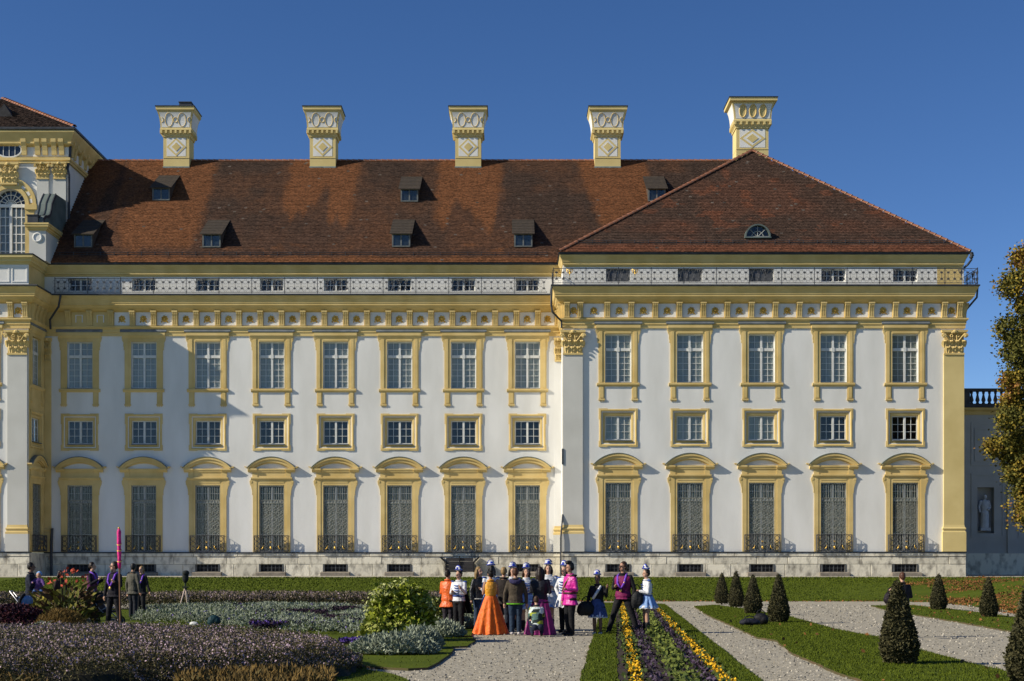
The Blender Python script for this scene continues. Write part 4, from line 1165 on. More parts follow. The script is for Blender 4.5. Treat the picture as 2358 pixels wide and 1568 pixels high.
put('arch_coffer', mb.mesh('arch_coffer', WHITE), blk, at(frt,0))
mb = MB(); aw = MB(); z0 = ZA
for i in range(7):
    q = ac-ar+2*ar*i/6; hh = spr
    if i in (3,): mb.box(q-0.10,q+0.10,0.2,0.32,z0,spr)
    else: mb.box(q-0.03,q+0.03,0.24,0.3,z0,spr)
for i in range(8): zq = z0+(spr-0.2-z0)*i/8; mb.box(ac-ar,ac+ar,0.245,0.295,zq-0.03,zq+0.03)
mb.box(ac-ar,ac+ar,0.18,0.32,spr-0.12,spr+0.10)
for i in range(1,8): a = PI*i/8; mb.tube([(ac,0.27,spr+0.1),(ac-ar*math.cos(a),0.27,spr+ar*math.sin(a))],0.028,4)
for rr in (0.36,0.68,0.98): mb.tube([(ac-ar*rr*math.cos(PI*i/14),0.27,spr+ar*rr*math.sin(PI*i/14)) for i in range(15)],0.03,4)
awin = put('arched_window', mb.mesh('arched_window', SASHW), blk, at(frt,0))
pts = [(ac-ar,z0),(ac+ar,z0)]+[(ac+ar*math.cos(PI*i/16),spr+ar*math.sin(PI*i/16)) for i in range(17)]
for nm, y0, mt, lim in (('pane',0.33,GLASS,None),('room_dark',0.50,ROOM,None)):
    o = bpy.data.objects.new(nm, MB().ex_y(pts,y0,y0+0.005).mesh(nm, mt)); COL.objects.link(o); o.parent = awin; WL[o.name] = Vector((0,0,0))
o = bpy.data.objects.new('blind', MB().box(ac-ar,ac+ar,0.44,0.45,z0,spr-0.2).mesh('blind', CURT)); COL.objects.link(o); o.parent = awin; WL[o.name] = Vector((0,0,0))
put('oval_window', MB().ex_y([(ac+27*DT/F*math.cos(a), tz(346)+0.47*math.sin(a)) for a in [i*PI/12 for i in range(24)]],-0.05,0.02).mesh('oval_window', mat('dark_pane',(0.03,0.04,0.06),rough=0.15,spec=0.5)), blk, at(frt,0))
mb = MB(); mb.tube([(ac+29*DT/F*math.cos(a), -0.075, tz(346)+0.52*math.sin(a)) for a in [i*PI/12 for i in range(24)]],0.07,6,closed=True)
for q in (-0.4,0,0.4): mb.box(ac+q-0.02,ac+q+0.02,-0.085,-0.055,tz(346)-0.45,tz(346)+0.45)
put('oval_frame', mb.mesh('oval_frame', SASHW), blk, at(frt,0))
for x0, x1 in ((86,113),(123.5,153)):
    mb = MB(); mb.box(tx(x0), tx(x1), -0.12, 0.02, ZA, tz(413)); p = put('pilaster', mb.mesh('pilaster', GREY), blk, at(frt,0))
    c = bpy.data.objects.new('capital', ME['capital']); COL.objects.link(c); c.parent = p; c.location = ((tx(x0)+tx(x1))/2,-0.05,tz(412)); c.scale = (0.66,0.9,0.72); WL[c.name] = Vector((0,0,0))
c = put('capital', ME['capital'], blk, at(frt, ac, -0.12, tz(425)), 0, (0.9,0.9,0.95))
bt = MB()
tp = [(TX0,DT),(TX1,DT),(TX1,DT+12)]
z0 = tz(376)
bt.sweep(tp, [(0,z0),(0.12,z0),(0.12,z0+0.14),(0.18,z0+0.18),(0.18,z0+0.36),(0.02,z0+0.40),(0.02,30.35),(0.20,30.42),(0.28,30.5),(0.28,30.6),(0.34,30.75),(0.54,31.15),(0.57,31.2),(0.57,31.32),(0,31.32)])
part('tower_cornice', bt, YELLOW, blk)
pan = MB(); pan.sweep(tp, [(0.024,z0+0.46),(0.03,z0+0.46),(0.03,30.30),(0.024,30.30)]); part('tower_frieze', pan, WHITE, blk)
ME['tbr'] = MB().ex_x([(-0.03,29.12),(-0.14,29.12),(-0.16,29.4),(-0.24,29.7),(-0.36,29.95),(-0.38,30.2),(-0.03,30.36)],-0.17,0.17).mesh('bracket', YELLOW)
dz = (tz(357.6)-29.12)
for x in (57,88,105,126,143): put('bracket', ME['tbr'], blk, at(frt, tx(x), 0, dz))
for yy in (0.5,1.2,2.4,3.6,4.8,6.0): put('bracket', ME['tbr'], blk, at((TX1,DT,PI/2), yy, 0, dz), PI/2)
mb = MB(); mb.sweep(tp, [(0.3,31.33),(0.59,31.33),(0.64,31.38),(0.64,31.52),(0.3,31.56)]); part('gutter', mb, DARKM, blk)
# roof of the tower storey
te = [Vector((TX0,DT-0.60,31.5)), Vector((TX1+0.60,DT-0.60,31.5)), Vector((TX1+0.60,DT+13,31.5)), Vector((TX1+0.60-7.6,DT-0.60+7.6,35.9)), Vector((TX0,DT-0.60+7.6,35.9))]
troof = put('roof', MB().add(te, [(0,1,3,4),(1,2,3),(3,2,4)]).mesh('roof', TILEB), blk, (0,0,0))
def tow_colour(K):
    X, t, r1, r2 = K.T; fine = fbm(X*2.0, t*20, 63)
    c = np.array((0.085,0.055,0.042))*np.ones((len(X),1)); return c*(0.6+0.6*r1)[:,None]*(0.8+0.4*fine)[:,None]
tile_field('roof_tiles', troof, te[0], te[1], te[4], te[3], tow_colour, 12); ridge_row(troof, te[1]+Vector((0,0,0.05)), te[3]+Vector((0,0,0.05)))
mb = MB(); mb.add([(-0.7,0,0),(0.7,0,0),(0.0,0.3,1.0),(-0.7,2.6,0.5),(0.7,2.6,0.5),(0,2.8,1.0)],[(0,1,2),(0,2,5,3),(1,4,5,2)])
put('tower_dormer', mb.mesh('tower_dormer', ROOM), blk, (wx(6,99.5), 99.5, wz(262,99.5)-0.2))
# pedestal with copper scroll
dq = 92.6
def qx(x): return (x-CX)*dq/F
def qz(y): return CAMH+(YH-y)*dq/F
ped = part('scroll_pedestal', MB().box(qx(67), qx(105.7), dq, dq+2.4, ZA, qz(531)), GREY, blk)
cx_, hw_ = (qx(67)+qx(105.7))/2, (qx(105.7)-qx(67))/2
mb = MB(); 
for o, a, b in ((0.06,531,528),(0.12,528,523),(0.22,523,518),(0.26,518,514.5)): mb.box(cx_-hw_-o, cx_+hw_+o, dq-o, dq+2.4+o, qz(a), qz(b))
part('pedestal_cornice', mb, YELLOW, blk)
mb = MB(); mb.tube([(cx_+0.27*math.cos(a), dq-0.02, qz(546.6)+0.27*math.sin(a)) for a in [i*PI/10 for i in range(20)]],0.06,5,closed=True); mb.ex_y([(cx_+0.22*math.cos(i*PI/10), qz(546.6)+0.22*math.sin(i*PI/10)) for i in range(20)],dq-0.03,dq+0.01)
part('pedestal_disc', mb, WHITE, blk)
zt, zb2 = wz(450,95.6), qz(514)
prof = [(dq-0.05,zb2),(dq+0.1,zb2+0.35),(dq+0.5,zb2+0.62),(dq+1.0,zb2+0.72),(dq+1.35,zb2+0.9),(dq+1.6,zb2+1.25),(dq+1.75,zb2+1.7),(dq+2.1,zb2+2.1),(dq+2.6,zt),(DT-0.15,zt+0.1),(DT-0.15,zb2),(dq+0.5,zb2)]
part('copper_scroll', MB().ex_x(prof, cx_-0.45, TX1-0.12), COPPER, blk)
prof2 = [(y-0.03,z+0.03) for y,z in prof[:9]]+[(y+0.1,z-0.12) for y,z in prof[8::-1]]
mb = MB()
for x in (cx_-0.48, (cx_-0.45+TX1-0.12)/2, TX1-0.14): mb.ex_x(prof2, x, x+0.06)
part('scroll_seam', mb, DARKM, blk)
mb = MB(); mb.box(cx_-0.62, cx_+0.06, dq-0.12, dq+0.8, zb2+0.02, zb2+0.48); mb.box(cx_-0.68, cx_+0.10, dq-0.16, dq+0.8, zb2+0.48, zb2+0.54); part('scroll_hatch', mb, DARKM, blk)
pipe(blk, [(TX1+0.12,DT+0.1,30.9),(TX1+0.10,DT+0.1,29.9),(TX1-0.02,DT-0.1,28.8),(TX1+0.08,DT-0.12,28.4),(TX1+0.08,DT-0.12,23.2),(TX1+0.3,DT-1.5,22.6)], 0.09)

# ================================================================== gallery wing on the far right
DG = 105.0
gx = lambda x: (x-CX)*DG/F
gz = lambda y: CAMH+(YH-y)*DG/F
GX0, GX1 = PX1-0.6, 52.0
frg = (0.0, DG, 0.0)
gal = thing('gallery_wing', 'low grey gallery wing with dark balustrade and statue niche, shaded, at the far right', 'palace wing', (40, DG, TER))
nx, nw = gx(2270), 0.62
def niche_wall():
    mb = wall_mesh(GX0, GX1, Z_PL, gz(955), [(nx-nw,nx+nw,gz(1228),gz(1122))], 0.6)
    n = 12
    mb.add([(nx-nw,0.6,gz(1228)),(nx+nw,0.6,gz(1228)),(nx+nw,0.6,gz(1122)),(nx-nw,0.6,gz(1122))],[(0,1,2,3)]); return mb
put('wall', niche_wall().mesh('wall', mat('gallery_stucco',(0.44,0.43,0.41),(0.38,0.37,0.35),scale=0.8,coords='World')), gal, at(frg,0))
part('plinth', MB().box(GX0, GX1, DG-0.12, DG+0.3, TER-0.5, Z_PL), STONE, gal)
mb = MB(); mb.sweep([(GX0,DG),(GX1,DG)], [(0,gz(955)),(0.1,gz(955)),(0.14,gz(948)),(0.4,gz(944)),(0.45,gz(940)),(0,gz(940))]); part('cornice', mb, YELLOW, gal)
def gpanel(a, b, z0, z1):
    mb = MB(); t = 0.14
    mb.box(a,b,-0.05,0.02,z0,z0+t); mb.box(a,b,-0.05,0.02,z1-t,z1); mb.box(a,a+t,-0.05,0.02,z0+t,z1-t); mb.box(b-t,b,-0.05,0.02,z0+t,z1-t)
    put('wall_panel', mb.mesh('wall_panel', MATS['gallery_stucco']), gal, at(frg,0))
gpanel(gx(2236), gx(2312), gz(1072), gz(972)); gpanel(gx(2244), gx(2304), gz(1062), gz(985)); gpanel(gx(2236), gx(2312), gz(1238), gz(1090)); gpanel(gx(2345), gx(2425), gz(1072), gz(972)); gpanel(gx(2345), gx(2425), gz(1238), gz(1090))
put('pilaster', MB().box(gx(2319), gx(2340), -0.14, 0.02, Z_PL, gz(956)).mesh('pilaster', MATS['gallery_stucco']), gal, at(frg,0))
DBAL = mat('dark_stone', (0.075,0.075,0.08), (0.045,0.045,0.05), scale=2)
part('balustrade_base', MB().box(GX0, GX1, DG-0.5, DG+0.1, gz(940)+0.004, gz(931)), DBAL, gal)
part('balustrade_rail', MB().box(GX0, GX1, DG-0.48, DG+0.08, gz(902), gz(896)), DBAL, gal)
def baluster():
    mb = MB(); h = gz(902)-gz(931)
    mb.loft([(0,0,0,.13,.13),(0,0,.06,.13,.13),(0,0,.12,.09,.09),(0,0,h*.3,.17,.17),(0,0,h*.5,.12,.12),(0,0,h*.75,.07,.07),(0,0,h*.85,.10,.10),(0,0,h,.12,.12)],8); return mb.mesh('baluster', DBAL, True)
bmz = baluster(); x = GX0+0.3; k = 0
while x < GX1:
    if k % 12 == 11: part('balustrade_post', MB().box(x-0.25,x+0.25,DG-0.46,DG+0.06,gz(931)+0.003,gz(902)-0.003), DBAL, gal)
    else: put('baluster', bmz, gal, (x, DG-0.2, gz(931)))
    x += 0.44; k += 1
# ================================================================== ground
GRASS = mat('lawn', (0.080,0.106,0.008), (0.054,0.078,0.005), scale=1.1, detail=10, rough=0.95, bump=0.8, bscale=14, spec=0.1, coords='World', lo=0.3, hi=0.7)
GRAVEL = mat('gravel', (0.385,0.352,0.28), (0.235,0.213,0.165), scale=7, detail=15, rough=0.95, bump=1.0, bscale=11, spec=0.1, coords='World', lo=0.40, hi=0.72)
GRAVELW = mat('terrace_gravel', (0.42,0.39,0.32), (0.33,0.30,0.24), scale=3, detail=8, coords='World')
SOIL = mat('soil', (0.055,0.042,0.030), (0.030,0.023,0.017), scale=6, detail=8, bump=1.0, bscale=14, coords='World')
EDGE = mat('turf_edge', (0.10,0.065,0.035), (0.06,0.06,0.02), scale=4, coords='World')
def sheet(name, pts, z, m, kind='structure'):
    mb = MB(); mb.add([(x,y,z) for x,y in pts], [tuple(range(len(pts)))]); return structure(put(name, mb.mesh(name, m), None), kind)
sheet('ground', [(-1500,-60),(1500,-60),(1500,4000),(-1500,4000)], -0.05, GRASS)
# garden gravel
sheet('gravel_path', [(-45,4),(40,4),(40,66.5),(-45,66.5)], 0.0, GRAVEL)
sheet('terrace_gravel', [(-120,82.0),(140,82.0),(140,150),(-120,150)], TER, GRAVELW)
# lawn bank rising to the terrace, turning towards the viewer at the right
low = [(-60,65.5),(-30,65.5),(-10,65.5),(5,65.5),(14,65.4),(17.2,65.0),(18.6,63.6),(18.7,61),(18.0,54),(16.6,46),(15.2,38),(14.0,30),(13,22)]
top = [(-60,82.7),(-30,82.7),(-10,82.7),(5,82.7),(16,82.7),(22,82.7),(26.5,82.6),(28.2,80),(29.0,72),(29,60),(28,48),(27.5,36),(27,24)]
mb = MB(); N = 8
for i in range(len(low)-1):
    for j in range(N):
        def q(k, t):
            a, b = low[k], top[k]; return (a[0]+(b[0]-a[0])*t, a[1]+(b[1]-a[1])*t, -0.01+(TER+0.02)*(3*t*t-2*t*t*t if t < 1 else 1))
        mb.add([q(i,j/N), q(i+1,j/N), q(i+1,(j+1)/N), q(i,(j+1)/N)], [(0,1,2,3)])
structure(put('lawn_bank', mb.mesh('lawn_bank', GRASS, True), None))
mb = MB(); mb.add([(x,y,TER-0.004) for x,y in top[6:]]+[(60,24,TER-0.004),(60,82.6,TER-0.004)], [tuple(range(len(top)-6+2))])
structure(put('upper_lawn', mb.mesh('upper_lawn', GRASS), None))

def slab(name, px, z=0.04, m=GRASS, world=False):
    """raised turf with an earthy edge"""
    P = px if world else [gp(x, y, z)[:2] for x, y in px]
    out = []
    for i in range(len(P)):                                    # slightly ragged edge
        a, b = Vector(P[i]), Vector(P[(i+1)%len(P)]); n = max(1, int((b-a).length/0.5))
        for k in range(n):
            c = a+(b-a)*(k/n)
            if k: c = c+Vector((random.uniform(-1,1), random.uniform(-1,1)))*0.035
            out.append((c.x, c.y))
    n = len(out); mb = MB()
    mb.add([(x,y,z) for x,y in out], [tuple(range(n))], 0)
    mb.add([(x,y,-0.02) for x,y in out]+[(x,y,z) for x,y in out], [(i,(i+1)%n,n+(i+1)%n,n+i) for i in range(n)], 1)
    me = mb.mesh(name, [m, EDGE], recalc=False)
    o = structure(put(name, me, None)); return o, P
tri_px = [(1598,1396),(1648,1392.6),(1735,1405),(1822,1420),(1921,1447),(1972,1457),(2032,1467),(2125,1497),(2229,1524.6),(2304,1541),(2420,1572),(2420,1640),(2150,1640),(1979,1563),(1928,1548),(1868,1522),(1815,1497.5),(1788,1474),(1743,1467),(1690,1442),(1628,1415)]
_, TRI = slab('topiary_lawn', tri_px)
str_px = [(2004.7,1394),(2100,1393),(2183,1401),(2304,1415.5),(2380,1427),(2480,1441),(2480,1478),(2347,1456),(2201,1430),(2096,1413.5),(2045,1405)]
_, STRIP = slab('topiary_strip', str_px)
# straight flower border between two turf strips
B_ang = 0.072
def bx(x0, d): return x0 + B_ang*(d-20.77)
def strip(xa, xb, d0, d1): return [(bx(xa,d0),d0),(bx(xb,d0),d0),(bx(xb,d1),d1),(bx(xa,d1),d1)]
_, LS = slab('border_turf', strip(1.00,1.54,12,62), 0.04, GRASS, True)
_, RS = slab('border_turf', strip(3.22,3.62,12,60), 0.04, GRASS, True)
slab('border_soil', strip(1.545,3.215,12,61), 0.03, SOIL, True)
bed_px = [(1096,1472),(1088,1479),(1076,1487),(1040,1488),(1042,1498),(1033,1508),(1010,1524),(984,1536.7),(940,1539),(900,1537),(844,1533.8),(780,1510),(700,1490),(640,1470),(560,1462),(430,1449),(200,1449),(100,1440),(-60,1440),(-60,1402),(400,1402),(1090,1402),(1100,1420),(1090,1440),(1085,1460)]
_, BED = slab('flower_bed_turf', bed_px)
fore_px = [(845,1541),(900,1550),(935,1562),(970,1580),(960,1640),(400,1900),(-400,1900),(-300,1475),(0,1475),(500,1475),(700,1490),(800,1515)]
_, FORE = slab('front_bed_turf', fore_px)

def inside(P, x, y):
    r = np.zeros(len(x), bool); n = len(P)
    for i in range(n):
        (x1,y1),(x2,y2) = P[i], P[(i+1)%n]
        c = ((y1 > y) != (y2 > y)) & (x < (x2-x1)*(y-y1)/(y2-y1+1e-12)+x1); r ^= c
    return r
def fill(P, n, rng=RNG, view=True):
    P = [(p[0],p[1]) for p in P]; a = np.array(P); lo, hi = a.min(0), a.max(0); X = []; tot = 0
    while tot < n:
        q = lo+(hi-lo)*rng.random((n*2,2)); k = inside(P, q[:,0], q[:,1])
        if view: k &= (np.abs(q[:,0]) < 0.40*q[:,1]+2.5)&(q[:,1] > 14)
        q = q[k]; X.append(q); tot += len(q)
        if len(X) > 30: break
    return np.concatenate(X)[:n]
def stuff(name, V, nper, mats, mi=None):
    o = put(name, fast_mesh(name, V, nper, mats, mi), None); o['kind'] = 'stuff'; return o

BLADE = mat('grass_blades', (0.096,0.124,0.007), (0.048,0.068,0.003), island=True, rough=0.8, spec=0.15)
def turf(polys, dens, size, z):
    VV = []
    for P, n in polys:
        q = fill(P, n); p = np.column_stack([q, np.full(len(q), z)])
        VV.append(leaves(p, size*(0.6+0.8*RNG.random(len(p))), 0.35, 1.6, tri=True))
    return np.concatenate(VV)
V = turf([(TRI,60000),(STRIP,14000),(LS,14000),(RS,12000),(BED,12000),(FORE,20000)], 1, 0.036, 0.04)
stuff('grass', V, 3, [BLADE])
n = 110000; t = RNG.random(n)*0.97; u = RNG.random(n)*58-28; d = 65.5+17.2*t
P = np.column_stack([u, d, -0.01+(TER+0.02)*(3*t*t-2*t**3)]); P = P[np.abs(P[:,0]) < 0.37*d+3]
stuff('bank_grass', leaves(P, 0.035+0.05*RNG.random(len(P)), 0.8, 1.0, tri=True), 3, [BLADE])
# fallen leaves: on the right bank and along the paths
LEAFL = mat('fallen_leaves', (0.24,0.10,0.028), (0.12,0.055,0.02), island=True, rough=0.9)
Q = []
lw, tp_ = np.array(low), np.array(top)
m = 26000
s = 5.2+RNG.random(m)*6.2; t = RNG.random(m); i = np.minimum(s.astype(int), len(low)-2); f = s-i
a = lw[i]*(1-f)[:,None]+lw[i+1]*f[:,None]; b = tp_[i]*(1-f)[:,None]+tp_[i+1]*f[:,None]
p = a+(b-a)*t[:,None]; z = -0.01+(TER+0.02)*(3*t*t-2*t**3)+0.02
dens = sstep(0.36,0.60,fbm(p[:,0]*0.35,p[:,1]*0.25,71)+0.10*(s-6.5)-0.02*np.abs(t-0.5))
k = RNG.random(m) < dens; Q.append(np.column_stack([p,z])[k])
k2 = 900
for P, nn in ((TRI,50),(STRIP,130)):
    q = fill(P, nn); Q.append(np.column_stack([q, np.full(len(q),0.06)]))
x = RNG.random(900)*34-14; Q.append(np.column_stack([x, 65.0+0.8*RNG.random(900), np.full(900,0.02)]))
P = np.concatenate(Q)
stuff('fallen_leaves', leaves(P, 0.05+0.06*RNG.random(len(P)), 0.9, 0.05), 4, [LEAFL])
# loose pebbles near the viewer
n = 36000; dq_ = 18+42*RNG.random(n)**1.7; Pq = np.column_stack([(RNG.random(n)-0.42)*0.72*dq_, dq_, np.full(n,0.006)])
ok = np.ones(n,bool)
for poly in (TRI,STRIP,BED,FORE,LS,RS,strip(1.5,3.3,12,61)): ok &= ~inside([(p[0],p[1]) for p in poly], Pq[:,0], Pq[:,1])
Pq = Pq[ok & (Pq[:,1] < 65)]
stuff('pebbles', leaves(Pq, (0.016+0.022*RNG.random(len(Pq)))*(0.6+Pq[:,1]/40), 1.0, 0.05), 4, [mat('pebble', (0.43,0.395,0.33), (0.24,0.22,0.18), island=True)])

# ================================================================== flower beds
ASTL = mat('aster_leaves', (0.120,0.104,0.038), (0.050,0.047,0.020), island=True, rough=0.8)
ASTF = mat('aster_flowers', (0.50,0.37,0.46), (0.28,0.20,0.25), island=True, rough=0.8)
SEED = mat('aster_seedheads', (0.25,0.195,0.175), (0.13,0.10,0.09), island=True, rough=0.8)
SILV = mat('silver_leaves', (0.31,0.345,0.255), (0.15,0.18,0.13), island=True, rough=0.8)
VIOL = mat('violet_flowers', (0.10,0.055,0.30), (0.055,0.03,0.16), island=True)
DKPL = mat('dark_purple_leaves', (0.035,0.015,0.035), (0.02,0.012,0.02), island=True)
GOLDL = mat('golden_brown_foliage', (0.17,0.105,0.026), (0.08,0.056,0.018), island=True)
YELF = mat('yellow_flowers', (0.80,0.46,0.012), (0.62,0.34,0.01), island=True, rough=0.7)
LIME = mat('lime_leaves', (0.17,0.20,0.035), (0.08,0.105,0.02), island=True)
GREENL = mat('green_leaves', (0.075,0.105,0.02), (0.035,0.055,0.012), island=True)
def mound(name, P, n, hfun, kinds, base=SOIL, kind='stuff', label=None, cat=None):
    """planting that fills the plan polygon P up to the height hfun(x, y); kinds: (material, share, leaf size, aspect, up, top-only fraction)"""
    VV = []; MI = []; mats = [k[0] for k in kinds]
    for mi, (m, share, size, asp, up, t0) in enumerate(kinds):
        q = fill(P, int(n*share))
        if t0 > 0.7: q = q[fbm(q[:,0]*0.7+5, q[:,1]*0.9, 61) + 0.3*RNG.random(len(q)) > 0.50]
        h = hfun(q[:,0], q[:,1]); t = t0+(1-t0)*np.sqrt(RNG.random(len(q)))
        p = np.column_stack([q, 0.03+h*t*(0.93+0.14*RNG.random(len(q)))])
        VV.append(leaves(p, size*(0.6+0.8*RNG.random(len(p))), asp, up)); MI.append(np.full(len(p), mi))
    o = put(name, fast_mesh(name, np.concatenate(VV), 4, mats, np.concatenate(MI)), None)
    if kind: o['kind'] = kind
    if label: tag(o, label, cat)
    return o
edge_d = lambda P, x, y: np.min([np.hypot(x-(a[0]+(b[0]-a[0])*t), y-(a[1]+(b[1]-a[1])*t)) for a, b in zip(P, P[1:]+P[:1]) for t in (0,.25,.5,.75)], 0)
# foreground asters
AST = [(-2.42,23.0),(-2.36,22.2),(-2.55,21.0),(-2.9,19.9),(-3.4,19.0),(-4.5,17.8),(-8.5,13.5),(-13,14),(-12.0,25.4),(-7.5,25.6),(-5.0,25.5),(-3.6,25.1),(-2.8,24.2)]
hA = lambda x, y: (0.46+0.16*fbm(x*0.9,y*0.9,81)+0.10*fbm(x*3,y*3,83))*(0.35+0.65*sstep(0.0,0.55,edge_d(AST,x,y)))*(0.84+0.16*sstep(-3.0,-6.0,x))
mound('aster_bed', AST, 380000, hA, [(ASTL,0.74,0.044,0.32,0.8,0.1),(ASTF,0.10,0.026,0.9,0.3,0.84),(SEED,0.16,0.030,0.6,0.8,0.75)])
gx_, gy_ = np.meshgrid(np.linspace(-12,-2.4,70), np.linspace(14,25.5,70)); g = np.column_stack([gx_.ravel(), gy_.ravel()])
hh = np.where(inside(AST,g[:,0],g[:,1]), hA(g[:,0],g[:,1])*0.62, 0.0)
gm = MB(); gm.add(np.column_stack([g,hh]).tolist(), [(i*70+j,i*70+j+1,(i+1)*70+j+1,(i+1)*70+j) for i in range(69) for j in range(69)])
structure(put('bed_shade_layer', gm.mesh('bed_shade_layer', mat('shaded_stems',(0.035,0.032,0.018),(0.022,0.02,0.012)), True), None))  # raised layer under the flowers; shade among the stems put in its colour
GB = [(-2.35,18.6),(-2.75,18.8),(-3.3,18.7),(-3.75,18.2),(-4.1,17.4),(-3.9,16.5),(-2.9,15.5),(-2.1,16.5)]
mound('golden_foliage', GB, 15000, lambda x,y: 0.22+0.16*fbm(x*2,y*2,91), [(GOLDL,0.8,0.10,0.22,1.5,0.2),(ASTL,0.2,0.08,0.3,1,0)])
GB2 = [(-7.2,17.6),(-5.6,16.8),(-5.2,16.0),(-7,15.5)]
mound('golden_foliage', GB2, 5000, lambda x,y: 0.30+0.1*fbm(x*2,y*2,92), [(GOLDL,0.6,0.09,0.22,1.5,0.2),(ASTL,0.4,0.08,0.3,1,0)])
# far aster row at the foot of the bank
FAR = [(-20.5,55),(-14.0,56.5),(-8,57),(-2.7,57),(-2.5,52),(-8,51.2),(-12.6,51.6),(-15,52),(-20.5,50)]
mound('far_aster_row', FAR, 90000, lambda x,y: 0.46+0.24*fbm(x*0.8,y*0.8,95), [(ASTL,0.62,0.10,0.30,1.0,0.0),(SEED,0.31,0.07,0.6,0.9,0.55),(ASTF,0.07,0.045,0.9,0.3,0.8)])
# silver santolina carpet
SV = [gp(x,y)[:2] for x,y in ((300,1434),(330,1412),(480,1407),(840,1408),(1010,1411),(1070,1425),(1078,1440),(1062,1462),(985,1468),(840,1472),(640,1458),(470,1444))]
def hS(x, y): return (0.06+0.26*sstep(0.35,0.62,fbm(x*0.9,y*0.55,101)))*(0.4+0.6*sstep(0,0.5,edge_d(SV,x,y)))
mound('silver_carpet', SV, 120000, hS, [(SILV,0.86,0.075,0.28,1.0,0.15),(VIOL,0.01,0.06,0.9,0.3,0.6),(GREENL,0.13,0.08,0.4,1,0.1)])
def patch(px, py, rx, ry):
    d = gd(py); cx, cy = wx(px,d), d; return [(cx+rx*math.cos(a), cy+ry*math.sin(a)) for a in [i*math.pi/8 for i in range(16)]]
for k, (px, py, rx, ry, n, m2) in enumerate(((765,1454,0.95,0.9,3500,0),(620,1456,0.5,0.5,900,0),(690,1425,0.9,0.8,1500,1),(560,1424,0.8,0.7,1200,1),(640,1432,0.8,0.6,1200,1),(840,1420,0.7,1.0,1200,1),(900,1412,0.8,1.6,1500,0),(760,1416,0.9,1.0,1500,1),(560,1408.5,0.5,0.9,900,0),(800,1440,0.7,0.6,1200,1))):
    mound('violet_or_shade_patch', patch(px,py,rx,ry), n, lambda x,y: 0.20+0.06*fbm(x*3,y*3,7), [(VIOL if m2 == 0 else DKPL,0.4,0.06,0.9,0.4,0.75),(DKPL,0.6,0.09,0.5,0.6,0.2)])  # all-dark patches put the shade among the silver plants into leaf colour
mound('violet_or_shade_patch', patch(862,1493,0.72,0.55), 5200, lambda x,y: 0.13+0.04*fbm(x*3,y*3,8), [(VIOL,0.75,0.055,0.9,0.3,0.7),(DKPL,0.25,0.06,0.5,0.6,0.1)])
def silver_mound(px, py, rx, ry, h, label):
    P = patch(px, py, rx, ry)
    c = np.array(P).mean(0)
    f = lambda x,y: h*np.sqrt(np.clip(1-((x-c[0])/rx)**2-((y-c[1])/ry)**2, 0.02, 1))*(0.8+0.4*fbm(x*5,y*5,11))
    V = []
    q = fill(P, 5200); p = np.column_stack([q, 0.03+f(q[:,0],q[:,1])*np.sqrt(RNG.random(len(q)))])
    me = fast_mesh('silver_shrub', leaves(p, 0.06+0.07*RNG.random(len(p)), 0.28, 0.9)-np.array((c[0],c[1],0)), 4, [SILV])
    tag(put('silver_shrub', me, None, (c[0],c[1],0)), label, 'shrub', 'silver cushion shrubs in the flower bed')
silver_mound(905,1510,0.86,0.55,0.36,'silver grey cushion shrub in front of the violet flowers at the gravel edge')
silver_mound(968,1497,0.44,0.50,0.42,'taller rounded silver shrub just right of the violet flowers')
silver_mound(1028,1470,0.42,0.5,0.34,'silver grey cushion shrub at the feet of the orange jacket wearer')
silver_mound(1078,1449,0.5,0.7,0.36,'small silver shrub beside the orange gown, behind the black cape')

# border rows
def row(name, x0, w, n, mats, h, size, gap=None, seed=0):
    d = 13+RNG.random(n)**0.8*47; x = bx(x0, d)+(RNG.random(n)-0.5)*w*(0.55+0.9*fbm(d*1.6, d*0+seed, seed))
    clump = fbm(d*2.6, x*4, seed+1); k = (clump > 0.36) & (RNG.random(n) < 0.35+0.9*fbm(d*5,x*6,seed+5))
    p = np.column_stack([x, d, 0.03+h*RNG.random(n)**0.7])[k]
    mi = (RNG.random(len(p)) < 0.3).astype(int)
    stuff(name, leaves(p, size*(0.6+0.8*RNG.random(len(p))), 0.9, 0.35), 4, mats, mi)
row('yellow_flower_row', 1.80, 0.15, 6000, [YELF,YELF], 0.12, 0.042, seed=1)
row('yellow_flower_row', 3.04, 0.15, 6000, [YELF,YELF], 0.12, 0.042, seed=2)
row('purple_flower_row', 2.08, 0.20, 2600, [mat('mauve_flowers',(0.095,0.066,0.11),(0.05,0.036,0.055),island=True),DKPL], 0.15, 0.05, seed=3)
row('purple_flower_row', 2.80, 0.18, 2600, [MATS['mauve_flowers'],DKPL], 0.15, 0.05, seed=4)
row('lime_plant_row', 2.40, 0.18, 3600, [LIME,GREENL], 0.16, 0.065, seed=5)
row('lime_plant_row', 2.58, 0.20, 3200, [LIME,GREENL], 0.16, 0.065, seed=6)
row('low_leaves', 2.40, 1.5, 9000, [GREENL,DKPL], 0.07, 0.055, seed=7)
row('low_leaves', 1.80, 0.26, 2500, [GREENL,GREENL], 0.12, 0.06, seed=9)
row('low_leaves', 3.04, 0.26, 2500, [GREENL,GREENL], 0.12, 0.06, seed=10)

